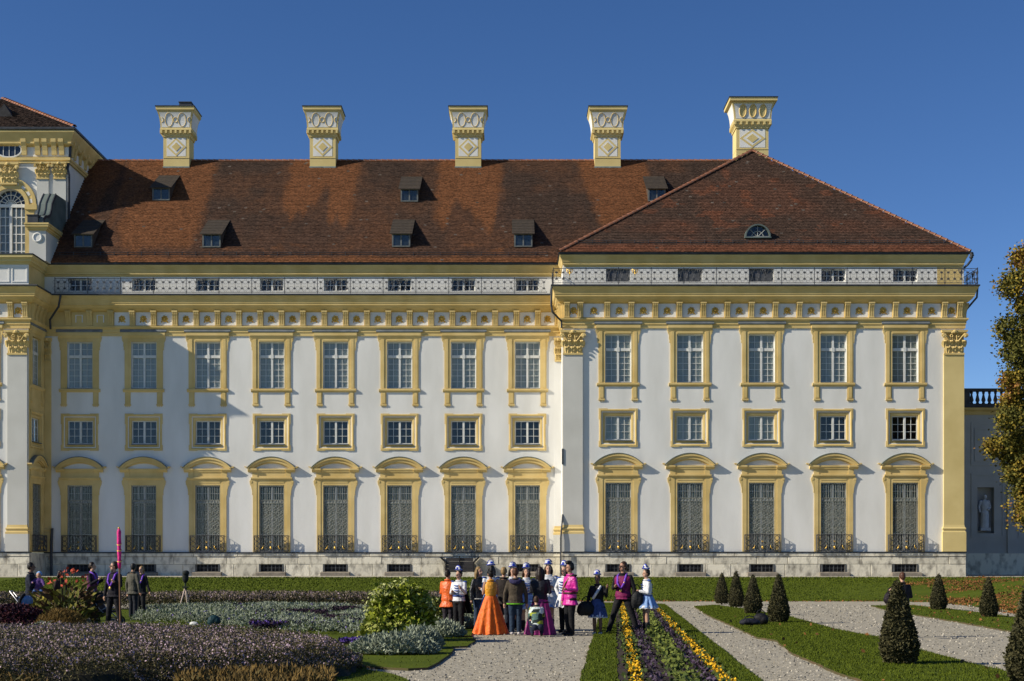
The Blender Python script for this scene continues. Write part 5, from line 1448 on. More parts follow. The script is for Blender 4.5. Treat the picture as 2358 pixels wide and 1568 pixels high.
# ================================================================== clipped topiary cones
TOPI = mat('yew_leaves', (0.082,0.073,0.028), (0.034,0.034,0.014), island=True, rough=0.8)
TOPB = mat('yew_core', (0.034,0.030,0.014), (0.02,0.018,0.01), scale=8)
BARK = mat('bark', (0.10,0.075,0.055), (0.06,0.045,0.035), scale=6, bump=0.6)
def cone(px, py, top_y, w, label, n=9000, lean=0.0, seed=1):
    d = gd(py); X = wx(px,d); H = (py-top_y)*d/F; r = w/2
    rng = np.random.default_rng(seed)
    root = thing('topiary_cone', label, 'topiary', (X,d,0.0), 'clipped yew cones on the lawns')
    prof = lambda t: r*np.clip(np.where(t < 0.22, 0.72+0.28*np.sin(t/0.22*np.pi/2), 1-((t-0.22)/0.78)**1.12*0.90), 0.02, 1)
    mb = MB(); mb.loft([(0,0,z*H+0.06,prof(np.array(z))*0.86,prof(np.array(z))*0.86) for z in np.linspace(0,0.96,12)], 12)
    t = 1-np.sqrt(rng.random(n)); t = np.clip(t*1.0,0,0.995); a = rng.random(n)*2*np.pi
    rr = prof(t)*(0.86+0.15*rng.random(n)+0.10*(fbm(a*1.2,t*7,seed)-0.5)); rag = rng.random(n) < 0.03; rr[rag] *= 1.10
    p = np.column_stack([rr*np.cos(a)+lean*t, rr*np.sin(a), 0.05+t*H])
    size = np.full(n, 0.05)*(0.6+0.8*rng.random(n)); V = leaves(p, size, 0.6, 0.5, rng=rng)
    me = fast_mesh('crown', V, 4, [TOPI]); c = bpy.data.objects.new('crown', me); COL.objects.link(c); c.parent = root; WL[c.name] = WL[root.name]
    k = bpy.data.objects.new('branch_core', mb.mesh('branch_core', TOPB, True)); COL.objects.link(k); k.parent = root; WL[k.name] = WL[root.name]
    local_part('trunk', MB().tube([(0,0,-0.02),(0,0,0.3)],0.04,7), BARK, root)
cone(1662,1392,1320,0.62,'smallest and farthest clipped cone of the left row, nearest the bank',5000,seed=1)
cone(1695,1400,1316,0.62,'second clipped cone of the left row, between the farthest and third cones',5000,seed=2)
cone(1734,1415.5,1326,0.62,'third clipped cone of the left row, with black bags at its foot',6000,seed=3)
cone(1793,1436,1324,0.60,'largest clipped cone of the left row, just right of the black bags',8000,seed=4)
cone(2161,1406,1323,0.62,'clipped cone right of the person in black, before the leafy bank',7000,seed=5)
cone(2277,1423,1331,0.55,'clipped cone standing before the fallen brown leaves at the right',8000,-0.02,seed=6)
cone(2072,1533,1341,0.62,'big near clipped cone hiding the lower body of a person in black',16000,-0.04,seed=7)
cone(2378,1585,1330,0.68,'clipped cone cut off by the right edge of the photo',16000,0.0,seed=8)

# ================================================================== big leafy bush
def plant_root(name, label, cat, px, py): 
    d = gd(py); return thing(name, label, cat, (wx(px,d), d, 0.03)), d
def lp(name, V, mats, root, nper=4, mi=None):
    o = bpy.data.objects.new(name, fast_mesh(name, V, nper, mats, mi)); COL.objects.link(o); o.parent = root; WL[o.name] = WL[root.name]; return o
root, d = plant_root('tobacco_bush', 'tall yellow-green bush with drooping pale flowers beside the gravel path', 'bush', 918, 1479)
mb = MB(); st = []
for k in range(26):
    a = RNG.random()*2*math.pi; sp = 0.15+0.75*RNG.random(); h = (1.38-0.55*sp*sp)*(0.75+0.28*RNG.random())
    tip = (sp*math.cos(a)*0.85, sp*math.sin(a)*0.7, h); mid = (tip[0]*0.45, tip[1]*0.45, h*0.55)
    mb.tube([(tip[0]*0.15,tip[1]*0.15,0),mid,tip],[0.02,0.015,0.007],4); st.append((mid,tip))
local_part('stems', mb, mat('green_stem',(0.10,0.12,0.03)), root)['kind'] = 'stuff'
n = 11000; t = RNG.random(n); a = RNG.random(n)*2*np.pi
hz = 0.06+1.12*t; rad = (0.86-0.42*t**1.6)*np.sqrt(0.25+0.75*RNG.random(n))
lump = fbm(np.cos(a)*2.2+3, hz*3.2, 121, 2)
p = np.column_stack([rad*np.cos(a)*(0.75+0.5*lump), rad*np.sin(a)*0.8*(0.75+0.5*lump), hz])
k = fbm(p[:,0]*4.5+9, p[:,2]*4.5, 123, 2) > 0.34; p = p[k]
mi = (RNG.random(len(p)) < np.where(p[:,2] > 0.62, 0.72, np.where(p[:,2] > 0.42, 0.82, 0.25))).astype(int)
LIMEV = mat('variegated_leaves', (0.33,0.34,0.085), (0.15,0.185,0.03), island=True)
BRIGHT = mat('bright_green_leaves', (0.30,0.33,0.022), (0.11,0.15,0.012), island=True)
lp('leaves', leaves(p, 0.07+0.085*RNG.random(len(p)), 0.6, 0.15), [LIMEV,BRIGHT], root, 4, mi)['kind'] = 'stuff'
fl = []
for mid, tip in st:
    for _ in range(44):
        u = RNG.random()
        fl.append((tip[0]+RNG.normal()*0.07, tip[1]+RNG.normal()*0.07, tip[2]-0.22*u+0.05))
lp('flowers', leaves(np.array(fl), 0.07+0.05*RNG.random(len(fl)), 0.45, -0.2, droop=0.9), [mat('pale_flowers',(0.44,0.45,0.20),(0.24,0.27,0.07),island=True)], root)['kind'] = 'stuff'
# shrubs to the right of it, behind the group
def shrub(name, label, cat, px, py, rx, ry, h, n, mats, size, asp=0.5, up=0.4, mi_share=0.5, group=None):
    d = gd(py); root = thing(name, label, cat, (wx(px,d), d, 0.02), group)
    a = RNG.random(n)*2*np.pi; t = RNG.random(n)**0.8; rr = np.sqrt(RNG.random(n))*(0.55+0.6*fbm(np.cos(a)*2,t*4,n%97))*np.sqrt(np.clip(1.08-t**2,0.05,1))
    p = np.column_stack([rx*rr*np.cos(a), ry*rr*np.sin(a), 0.03+h*t])
    mi = (RNG.random(n) < mi_share).astype(int) if len(mats) > 1 else None
    lp('leaves', leaves(p, size*(0.6+0.8*RNG.random(n)), asp, up), mats, root, 4, mi)['kind'] = 'stuff'
    mb = MB()
    for k in range(7): q = k*0.9; mb.tube([(0.05*math.cos(q),0.05*math.sin(q),-0.03),(rx*0.55*math.cos(q),ry*0.55*math.sin(q),h*0.7)],[0.015,0.006],4)
    local_part('stems', mb, BARK, root)['kind'] = 'stuff'
    return root
shrub('leafy_shrub', 'yellowish leafy shrub behind the black cape and the blonde woman', 'shrub', 1082, 1436, 0.5,0.6,0.95,1800,[LIMEV,GREENL],0.10)
shrub('leafy_shrub', 'low pale leafy shrub between the tall bush and the orange jacket', 'shrub', 1004, 1452, 0.35,0.5,0.75,1100,[LIMEV,GREENL],0.09)
# planting around the people on the left
shrub('barberry_shrub', 'dark red barberry shrub at the left edge beside the blue pushchair', 'shrub', 28, 1449, 1.0,0.8,0.58,7000,[mat('barberry_leaves',(0.075,0.014,0.022),(0.03,0.008,0.014),island=True),DKPL],0.07,0.6,0.5,0.3)
shrub('golden_grass', 'golden brown tuft of fine leaves below the canna lilies', 'ornamental grass', 140, 1452, 0.72,0.6,0.42,8000,[GOLDL,mat('straw',(0.28,0.17,0.04),(0.16,0.10,0.03),island=True)],0.12,0.10,1.4,0.4)
shrub('grey_sage', 'small grey leaved plant at the foot of the red shrub', 'shrub', 100, 1461, 0.35,0.3,0.22,900,[SILV],0.08)
root, d = plant_root('canna_lily', 'clump of canna lilies with big yellow-green leaves and red flowers', 'canna', 150, 1443)
n = 340; a = RNG.random(n)*2*np.pi; rad = 0.15+0.72*np.sqrt(RNG.random(n)); h = (0.15+1.0*RNG.random(n))*(1.05-0.45*rad)
V = []; MI = []
for k in range(n):
    c = np.array((rad[k]*math.cos(a[k]), rad[k]*math.sin(a[k])*0.8, h[k])); L = 0.20+0.20*RNG.random(); w = 0.040+0.035*RNG.random()
    di = np.array((math.cos(a[k])*0.5+RNG.normal()*0.5, math.sin(a[k])*0.5+RNG.normal()*0.5, 0.7+RNG.normal()*0.35)); di /= np.linalg.norm(di)
    sd = np.cross(di, (RNG.normal(),RNG.normal(),0.2)); sd /= np.linalg.norm(sd); dr = np.array((math.cos(a[k]),math.sin(a[k]),-0.3))*0.10
    p0, p1, p2 = c, c+di*L*0.45, c+di*L+dr
    V += [[p0-sd*w*0.2,p0+sd*w*0.2,p1+sd*w,p1-sd*w],[p1-sd*w,p1+sd*w,p2+sd*w*0.1,p2-sd*w*0.1]]; mm = int(RNG.random() < 0.38)+int(RNG.random() < 0.12); MI += [mm,mm]
lp('leaves', np.array(V), [mat('canna_leaves',(0.19,0.17,0.03),(0.09,0.10,0.02),island=True),mat('brown_canna_leaves',(0.11,0.06,0.025),(0.05,0.03,0.018),island=True),mat('yellow_canna_leaves',(0.36,0.30,0.04),(0.24,0.2,0.03),island=True)], root, 4, MI)['kind'] = 'stuff'
mb = MB(); fl = []
for k in range(9):
    q = k*2.4; x, y, hh = 0.42*math.cos(q)*(0.4+k/9), 0.35*math.sin(q)*(0.4+k/9), (1.18+0.24*RNG.random()) if k % 3 else 1.5
    mb.tube([(x*0.5,y*0.5,0),(x,y,hh)],[0.02,0.010],5)
    for _ in range(5): fl.append((x+RNG.normal()*0.03, y+RNG.normal()*0.035, hh-0.02+RNG.normal()*0.05))
local_part('stems', mb, MATS['green_stem'], root)['kind'] = 'stuff'
lp('flowers', leaves(np.array(fl), 0.09+0.05*RNG.random(len(fl)), 0.7, 0.6), [mat('red_flowers',(0.48,0.075,0.04),(0.30,0.05,0.03),island=True)], root)['kind'] = 'stuff'

# ================================================================== autumn tree at the right edge
TD = 75.0
troot = thing('autumn_tree', 'large tree with yellowing autumn leaves reaching in from the right edge', 'tree', (30.9,TD,TER))
mb = MB(); rg = np.random.default_rng(5)
mb.tube([(0,0,-0.3),(0.1,0,2.5),(0.0,0.1,6),(0.2,0,11)],[0.36,0.30,0.24,0.12],9)
lobes = []
for k in range(72):
    t = rg.random(); z = 3.6+14.6*t; a = rg.random()*2*math.pi
    Rm = 5.6*math.sin(math.pi*min(1,(0.20+0.78*t)))**0.75*((0.6+0.45*rg.random()) if k < 44 else (0.15+0.45*rg.random())); c = (Rm*math.cos(a)*0.85, Rm*math.sin(a)*0.85, z)
    lobes.append((c, 0.8+0.8*rg.random())); mb.tube([(0.05,0,min(z*0.75,10.5)),(c[0]*0.5,c[1]*0.5,z-0.4),c],[0.10,0.06,0.02],5)
for c in ((-4.3,-0.6,5.4),(-4.9,0.3,7.0),(-4.6,-0.8,10.3),(-4.5,0,13.2),(-4.3,-0.5,15.4),(-3.6,0.2,16.9),(-3.6,-0.6,4.6),(-5.0,-1.2,8.2),(-4.3,-1.0,11.8),(-3.8,0.4,6.2),(-3.9,0.5,8.9),(-3.7,0.4,12.4),(-3.5,-0.4,14.3),(-3.0,-0.2,15.9),(-2.6,0.2,17.6),(-3.2,-0.6,10.2),(-2.8,0.3,5.2)): lobes.append((c, 0.85+0.45*rg.random())); mb.tube([(0.05,0,c[2]*0.7),(c[0]*0.5,c[1]*0.5,c[2]-0.4),c],[0.10,0.06,0.02],5)
local_part('trunk', mb, BARK, troot)
pts = []
for c, r in lobes:
    m = int(2300*r*r); q = rg.normal(size=(m,3)); q /= np.linalg.norm(q,axis=1)[:,None]; q *= (r*(0.30+0.55*rg.random(m)**0.6+0.55*rg.random(m)**5))[:,None]; q[:,2] *= 0.75
    kk = fbm(q[:,0]*1.8+c[0]*3, q[:,2]*1.8+c[2]*3+q[:,1], 131, 2) > 0.34
    pts.append((q+np.array(c))[kk])
P = np.concatenate(pts); hue = fbm(P[:,0]*0.6, P[:,2]*0.6, 141); mi = (hue+0.25*(rg.random(len(P))-0.5) > 0.43).astype(int)+((hue+0.3*(rg.random(len(P))-0.5)) > 0.61).astype(int)
o = lp('crown', leaves(P, 0.10+0.10*rg.random(len(P)), 0.8, -0.1, rng=rg), [mat('green_tree_leaves',(0.135,0.125,0.022),(0.055,0.058,0.011),island=True),mat('olive_tree_leaves',(0.31,0.22,0.026),(0.13,0.10,0.016),island=True),mat('rust_tree_leaves',(0.31,0.15,0.035),(0.14,0.07,0.022),island=True)], troot, 4, np.clip(mi,0,2))
# ================================================================== people
VOX = {}
def remesh(mb, name, voxel, it=2, lap=0.5):
    """fuses the overlapping solids of mb into one continuous skin"""
    me = mb.mesh(name+'_raw', [], recalc=False)
    o = bpy.data.objects.new('tmp', me); COL.objects.link(o)
    r = o.modifiers.new('r', 'REMESH'); r.mode = 'VOXEL'; r.voxel_size = voxel; r.use_smooth_shade = True
    if it:
        q = o.modifiers.new('s', 'SMOOTH'); q.factor = lap; q.iterations = it
    dg = bpy.context.evaluated_depsgraph_get(); dg.update()
    out = bpy.data.meshes.new_from_object(o.evaluated_get(dg))
    bpy.data.objects.remove(o); bpy.data.meshes.remove(me)
    out.polygons.foreach_set('use_smooth', [True]*len(out.polygons)); out.name = name
    return out
def limb(mb, pts, rs, n=9):
    """tapered limb with round joints"""
    mb.tube(pts, rs, n)
    for p, r in zip(pts, rs): mb.ell(p, (r,r,r), n, 6)
cloth_cache = {}
def cloth(c, rough=0.85, sheen=False):
    k = (tuple(round(v,3) for v in c), rough)
    if k not in cloth_cache:
        cloth_cache[k] = mat('cloth_%02d' % len(cloth_cache), c, tuple(v*0.68 for v in c), scale=14, rough=rough, bump=0.9, bscale=17, spec=0.5 if rough < 0.5 else 0.2)
    return cloth_cache[k]
SKINS = {'fair': (0.50,0.29,0.20), 'tan': (0.40,0.215,0.14), 'brown': (0.16,0.085,0.055), 'leg': (0.42,0.21,0.12)}
HAIRS = {'black': (0.012,0.010,0.010), 'brown': (0.055,0.028,0.016), 'dark': (0.025,0.016,0.012), 'blonde': (0.30,0.19,0.075), 'grey': (0.16,0.13,0.11), 'red': (0.09,0.035,0.018)}
BLACK = (0.012,0.012,0.014); JEANS = (0.035,0.055,0.10); NAVY = (0.018,0.022,0.045); WHITEC = (0.72,0.73,0.76); BLUEC = (0.06,0.12,0.42); SKYB = (0.22,0.36,0.66)
ARMS = {'down': ((.050,.005,-.168),(.008,-.025,-.150)), 'bent': ((.030,.015,-.165),(-.03,-.135,.01)), 'fold': ((.028,-.02,-.158),(-.125,-.075,.02)),
        'hip': ((.095,.03,-.135),(-.075,-.035,-.10)), 'talk': ((.028,-.035,-.155),(-.02,-.11,.07)), 'hold': ((.03,-.02,-.16),(-.075,-.12,.025)),
        'pole': ((.045,-.03,-.155),(-.02,-.12,.055)), 'out': ((.05,0,-.165),(.065,-.02,-.135)), 'wave': ((.05,-.03,-.145),(.03,-.06,.13)), 'elbow': ((.10,.0,-.13),(-.06,-.10,.05))}
def patchwork():
    if 'patchwork' in MATS: return MATS['patchwork']
    m = cloth((0.03,0.038,0.035)).copy(); m.name = 'patchwork_cloth'; nt = m.node_tree; L = nt.links
    tc = nt.nodes.new('ShaderNodeTexCoord'); mp = nt.nodes.new('ShaderNodeMapping'); mp.inputs['Scale'].default_value = (0.7,0.7,1.4)
    vo = nt.nodes.new('ShaderNodeTexVoronoi'); vo.distance = 'CHEBYCHEV'; vo.inputs['Scale'].default_value = 9; vo.inputs['Randomness'].default_value = 0.6
    cr = nt.nodes.new('ShaderNodeValToRGB'); cr.color_ramp.interpolation = 'CONSTANT'
    e = cr.color_ramp.elements; e[0].position = 0; e[0].color = (0.02,0.03,0.028,1); e[1].position = 0.45; e[1].color = (0.55,0.62,0.60,1)
    q = e.new(0.75); q.color = (0.09,0.16,0.14,1); q = e.new(0.9); q.color = (0.30,0.34,0.03,1)
    sp = nt.nodes.new('ShaderNodeSeparateColor')
    L.new(tc.outputs['Object'], mp.inputs['Vector']); L.new(mp.outputs[0], vo.inputs['Vector']); L.new(vo.outputs['Color'], sp.inputs[0]); L.new(sp.outputs[0], cr.inputs['Fac'])
    L.new(cr.outputs['Color'], nt.nodes['Principled BSDF'].inputs['Base Color'])
    MATS['patchwork'] = m; return m
def person(label, px, py, top, face=0, arms=('down','down'), skin='fair', hair=('dark','short'), top_c=None, leg_c=BLACK, top_len=0.47, vest=None,
           skirt=None, shoes=BLACK, hat=None, stance=0.0, turn=0, d=None, sleeves=True, extras=(), gown=None, bare_legs=False, build=1.0, crouch=False, rough=0.85, collar=None, group='people of the carnival company on the garden path'):
    d = d or gd(py); X = wx(px, d); H = (CAMH + (YH-top)*d/F) if not crouch else 1.36
    if hat and not crouch: H *= 0.975
    root = thing('person', label, 'person', (X, d, 0.012), group, R(face))
    r = lambda v: v*H
    # joints in the person's own frame: x to their left, -y forwards
    hz, sz = (0.52, 0.815) if not crouch else (0.20, 0.50)
    ty = 0.0; lean = 0.0 if not crouch else -0.10
    sh = {s: Vector((s*r(.100)*build, lean*H, r(sz-.022))) for s in (1,-1)}
    armp = {}
    for s, nm in zip((1,-1), arms):
        a, b = ARMS[nm]; e = sh[s]+Vector((s*r(a[0])*build, r(a[1]), r(a[2]))); w = e+Vector((s*r(b[0]), r(b[1]), r(b[2]))); armp[s] = (sh[s], e, w)
    hip = {s: Vector((s*r(.050)*build, 0, r(hz-.02))) for s in (1,-1)}
    legp = {}
    for s in (1,-1):
        if crouch:
            k = Vector((s*r(.10), -r(.20), r(.27))); an = Vector((s*r(.08), -r(.03), r(.045))); legp[s] = (hip[s]+Vector((0,r(.06),-r(.03))), k, an)
        else:
            f = Vector((s*(r(.052)+r(abs(stance))*0.9*(1 if stance else 0)), s*r(stance)*0.35, r(.042)))
            legp[s] = (hip[s], (hip[s]+f)*0.5+Vector((0,-r(.012),r(.012))), f)
    hd = Vector((0, lean*H*1.5-r(.012), r(sz+.118))); tz = R(turn)
    hrot = Matrix.Rotation(tz, 3, 'Z')
    def hp(x, y, z): return hd + hrot @ Vector((x*r(1), y*r(1), z*r(1)))*1.08
    # ---- body, one continuous skin
    mb = MB()
    z0 = hz; zs = sz-hz
    def torso(m, inf, zb, zt, flare=0.0, n=14, straight=0.0):
        tab = [(-0.07,.078,.062),(0.0,.096,.068),(.10,.092,.066),(.24,.080,.058),(.42,.088,.064),(.62,.100,.068),(.84,.106,.058),(.96,.088,.046),(1.02,.052,.040)]
        rings = []
        for t, rx, ry in tab:
            z = hz+t*zs
            if -0.2 < t < 0.7: rx = max(rx, straight); ry = max(ry, straight*0.7)
            if z < zb-1e-4 or z > zt+1e-4: continue
            rings.append((0, lean*H*max(0,t), r(z), r(rx)*build+inf, r(ry)*build+inf))
        if not rings or rings[0][2] > r(zb)+0.01:
            fx = 0.096+flare*0.5
            rings.insert(0, (0, 0, r(zb), r(fx)*build+inf+flare*r(.3), r(.070)*build+inf+flare*r(.3)))
        m.loft(rings, n)
    torso(mb, 0, hz-0.05, sz+0.02)
    limb(mb, [Vector((0,lean*H,r(sz-.01))), Vector((0,lean*H*1.3-r(.004),r(sz+.06)))], [r(.034), r(.031)])
    for s in (1,-1):
        a, e, w = armp[s]; limb(mb, [a, a+(e-a)*0.5, e, e+(w-e)*0.4, w], [r(.030),r(.027),r(.022),r(.023),r(.0155)])
        fw = (w-e).normalized(); side = fw.cross(Vector((0,0,1)) if abs(fw.z) < 0.8 else Vector((0,1,0))).normalized(); nrm = side.cross(fw)
        palm = w+fw*r(.026); mb.ell(palm, (r(.021),r(.021),r(.024)), 8, 6)
        for k, (o, L) in enumerate(((-1.4,.036),(-0.5,.042),(0.45,.040),(1.3,.032))):
            b0 = w+fw*r(.038)+side*r(.0105)*o; b1 = b0+fw*r(L*0.5)+nrm*r(.005); b2 = b0+fw*r(L*0.85)+nrm*r(.018)
            mb.tube([b0,b1,b2],[r(.0062),r(.0058),r(.005)],5); mb.ell(b2,(r(.005),)*3,5,4)
        t0 = w+fw*r(.012)-side*r(.014); mb.tube([t0, t0+fw*r(.018)-side*r(.014), t0+fw*r(.034)-side*r(.012)+nrm*r(.008)],[r(.0075),r(.007),r(.0055)],5)
        if not gown:
            h0, k, an = legp[s]
            limb(mb, [h0, h0+(k-h0)*0.45, k, k+(an-k)*0.35, an], [r(.054)*build,r(.047)*build,r(.033),r(.034),r(.021)])
            mb.ell((an.x, an.y-r(.035), r(.020)), (r(.026),r(.068),r(.020)), 9, 6)
    # head: skull, jaw, nose, ears
    mb.ell(hp(0,.006,.012), (r(.042),r(.052),r(.056)), 12, 9, rot=hrot); mb.ell(hp(0,-.012,-.030), (r(.032),r(.036),r(.034)), 10, 7, rot=hrot)
    mb.tube([hp(0,-.044,.010), hp(0,-.060,-.012), hp(0,-.046,-.018)], [r(.005),r(.0085),r(.006)], 5)
    for s in (1,-1): mb.ell(hp(s*.043,.006,-.004), (r(.006),r(.011),r(.016)), 6, 5, rot=hrot)
    body = remesh(mb, 'body', 0.0125, 2, 0.4)
    skm = mat('skin_'+skin, SKINS[skin], tuple(v*0.85 for v in SKINS[skin]), scale=6, rough=0.55)
    local_part('body', body, skm, root)
    # face details
    ey = MB()
    for s in (1,-1): ey.ell(hp(s*.017,-.0435,.008), (r(.0065),r(.004),r(.0045)), 6, 4, rot=hrot)
    local_part('eyes', ey, mat('eye_dark',(0.03,0.02,0.015),rough=0.3), root, True)
    mo = MB(); mo.ell(hp(0,-.047,-.034), (r(.013),r(.004),r(.004)), 6, 4, rot=hrot); local_part('mouth', mo, mat('lips',(0.32,0.10,0.09)), root, True)
    # ---- hair
    if hair:
        hb = MB(); st = hair[1]
        hb.ell(hp(0,.016,.026), (r(.0475),r(.053),r(.052)), 12, 9, rot=hrot); hb.ell(hp(0,.030,.0), (r(.044),r(.040),r(.048)), 10, 7, rot=hrot)
        if st == 'short':
            for s in (1,-1): hb.ell(hp(s*.038,.012,.012), (r(.012),r(.028),r(.03)), 7, 5, rot=hrot)
        if st in ('long','bob'):
            L = .13 if st == 'long' else .06
            for s in (1,-1): limb(hb, [hp(s*.040,.010,.02), hp(s*.050,.016,-.03), hp(s*.046,.028,-.02-L)], [r(.018),r(.022),r(.016)], 7)
            limb(hb, [hp(0,.045,0), hp(0,.052,-.05), hp(0,.048,-.02-L)], [r(.04),r(.042),r(.028)], 9)
        if st == 'bun': hb.ell(hp(0,.052,.058), (r(.034),)*3, 9, 7); hb.ell(hp(0,.044,.02), (r(.036),)*3, 9, 7)
        if st == 'tail': limb(hb, [hp(0,.05,.03), hp(0,.075,-.02), hp(0,.06,-.10)], [r(.022),r(.024),r(.012)], 7)
        if st == 'quiff': hb.ell(hp(0,-.030,.066), (r(.040),r(.028),r(.026)), 9, 6); hb.ell(hp(0,0,.070), (r(.042),r(.04),r(.026)), 9, 6); [hb.ell(hp(s*.042,.004,.0), (r(.010),r(.016),r(.03)), 6, 5) for s in (1,-1)]
        local_part('hair', remesh(hb, 'hair', 0.011, 2, 0.5), mat('hair_'+hair[0], HAIRS[hair[0]], tuple(v*0.5 for v in HAIRS[hair[0]]), scale=22, stretch=(1,1,0.2), rough=0.5), root)
    # ---- clothes
    if leg_c is not None and not gown and not bare_legs:
        tb = MB()
        for s in (1,-1):
            h0, k, an = legp[s]; limb(tb, [h0, h0+(k-h0)*0.5, k, k+(an-k)*0.6, Vector((an.x,an.y,an.z+r(.006)))], [r(.061)*build,r(.054)*build,r(.044),r(.041),r(.036)])
        torso(tb, 0.012, hz-0.05, hz+0.06)
        local_part('trousers', remesh(tb, 'trousers', 0.0185, 2, 0.5), cloth(leg_c), root)
    if top_c is not None:
        jb = MB(); torso(jb, 0.022, top_len, sz+0.022, 0.05 if top_len < 0.5 else 0.02, straight=0.0 if (skirt or gown) else 0.086)
        if sleeves:
            for s in (1,-1):
                a, e, w = armp[s]; limb(jb, [a+Vector((0,0,-r(.004))), a+(e-a)*0.55, e, e+(w-e)*0.6, w-(w-e)*0.06], [r(.036),r(.034),r(.031),r(.029),r(.025)])
        me = remesh(jb, 'jacket', 0.0175, 2, 0.45)
        local_part('jacket', me, cloth(top_c, rough), root)
        cb = MB(); cb.tube([(r(.046)*math.cos(a), lean*H*1.15+r(.040)*math.sin(a), r(sz+.022+.006*math.sin(a))) for a in [i*math.pi/7 for i in range(14)]], r(.014), 6, closed=True)
        local_part('collar', cb, cloth(collar or top_c, rough), root, True)
    if vest is not None:
        vb = MB(); torso(vb, 0.034, 0.475, sz+0.005, 0.02); local_part('waistcoat', remesh(vb, 'waistcoat', 0.0175, 2, 0.45), cloth(vest, 0.6), root)
    def cone_cloth(zt, zb, rt, rb, folds, amp, c, nm, squash=0.85, rough=0.8, seed=0):
        m = MB(); N, K = folds*8, 14 if zb < 0.1 else 8; rg = random.Random(seed+int(px)); ph = [rg.uniform(0.6,1.4) for _ in range(folds)]
        vs = []
        for i in range(K+1):
            t = i/K; rr = rt+(rb-rt)*(t**0.85)
            for j in range(N):
                a = 2*math.pi*j/N; f = math.sin(folds*a+0.5*math.sin(3*a))*ph[j*folds//N % folds]
                q = rr*(1+amp*f*t+(rg.uniform(-0.018,0.018) if zb < 0.1 else 0)); vs.append((q*math.cos(a), q*squash*math.sin(a), r(zt)+(r(zb)-r(zt))*t+0.012*f*t))
        m.add(vs, [(i*N+j, i*N+(j+1)%N, (i+1)*N+(j+1)%N, (i+1)*N+j) for i in range(K) for j in range(N)])
        return local_part(nm, m, c if not isinstance(c, tuple) else cloth(c, rough), root, True)
    if skirt: cone_cloth(0.60, skirt[1], r(.090), r(skirt[2]), 11, 0.09, skirt[0], 'skirt')
    if skirt and len(skirt) > 3: cone_cloth(skirt[1]+0.035, skirt[1]-0.012, r(skirt[2])*0.9, r(skirt[2])*1.0, 13, 0.08, skirt[3], 'petticoat')
    if gown: cone_cloth(0.60, 0.0, r(.085), r(gown[1]), 11, 0.12, gown[0], 'gown_skirt', 0.8)
    if shoes is not None and not gown:
        sb = MB()
        for s in (1,-1):
            an = legp[s][2]; sb.ell((an.x, an.y-r(.036), r(.020)), (r(.030),r(.078),r(.022)), 10, 6); sb.ell((an.x, an.y+r(.006), r(.030)), (r(.028),r(.034),r(.03)), 9, 6)
            if bare_legs == 'boots': limb(sb, [Vector((an.x,an.y,r(.03))), Vector((an.x,an.y-r(.004),r(.15)))], [r(.030),r(.042)])
        local_part('shoes', remesh(sb, 'shoes', 0.012, 1, 0.4), cloth(shoes, 0.5), root)
    if hat:
        hb = MB(); tilt = Matrix.Rotation(R(hat if isinstance(hat,(int,float)) and hat != 1 else 12), 3, 'Y')
        def q(x, y, z): return hp(x, y, z)
        hb.ell(q(0,.002,.072), (r(.060),r(.056),r(.026)), 12, 6, rot=hrot); hb.ell(q(-.006,-.004,.100), (r(.052),r(.032),r(.040)), 12, 8, rot=hrot)
        h = local_part('guard_hat', remesh(hb, 'guard_hat', 0.012, 2, 0.5), cloth(WHITEC), root)
        tb = MB(); tb.tube([q(.056*math.cos(a), .052*math.sin(a), .066+.012*abs(math.sin(a))) for a in [i*math.pi/8 for i in range(16)]], r(.008), 5, closed=True)
        tb.tube([q(-.046,-.006,.100), q(-.025,-.010,.126), q(0,-.012,.134), q(.025,-.010,.126), q(.046,-.006,.100)], r(.011), 6)
        local_part('hat_trim', tb, cloth((0.025,0.045,0.38), 0.6), root, True, h)
        cb = MB(); cb.ell(q(0,-.034,.094), (r(.022),r(.010),r(.024)), 9, 6, rot=hrot); cb.ell(q(0,.028,.094), (r(.022),r(.010),r(.024)), 9, 6, rot=hrot); local_part('cockade', cb, cloth((0.03,0.06,0.5), 0.5), root, True, h)
    # ---- extras
    fy = lambda z: -(r(.068)*build+0.036)+lean*H*(z-hz)/zs
    for ex in extras:
        k = ex[0]; mb = MB()
        if k == 'uniform':                         # braided white and blue guard tunic front and back
            for z in (.60,.64,.68,.72,.76):
                mb.tube([(-r(.045),fy(z)+0.012,r(z)),(0,fy(z)-0.002,r(z-.008)),(r(.045),fy(z)+0.012,r(z))], r(.008), 5); mb.tube([(-r(.045),-fy(z)-0.014,r(z)),(0,-fy(z)+0.0,r(z-.008)),(r(.045),-fy(z)-0.014,r(z))], r(.008), 5)
            for s in (1,-1): mb.ell((s*r(.112),lean*H,r(sz+.006)),(r(.034),r(.036),r(.014)),8,5)
            local_part('braid', mb, cloth(BLUEC, 0.6), root, True)
            mb = MB(); mb.tube([(r(.098)*math.cos(a), r(.078)*math.sin(a), r(.585)) for a in [i*math.pi/8 for i in range(16)]], r(.012), 5, closed=True); local_part('belt', mb, cloth((0.05,0.09,0.3),0.5), root, True)
        elif k == 'scarf':                         # carnival order ribbon with a medal
            for s in (1,-1): mb.tube([(s*r(.05),r(.02),r(sz+.03)),(s*r(.062),-r(.05),r(sz-.01)),(s*r(.048),fy(.7),r(.70)),(0,fy(.62)-0.004,r(.625))], [r(.012),r(.016),r(.016),r(.013)], 6)
            local_part('order_ribbon', mb, cloth((0.20,0.07,0.55), 0.6), root, True)
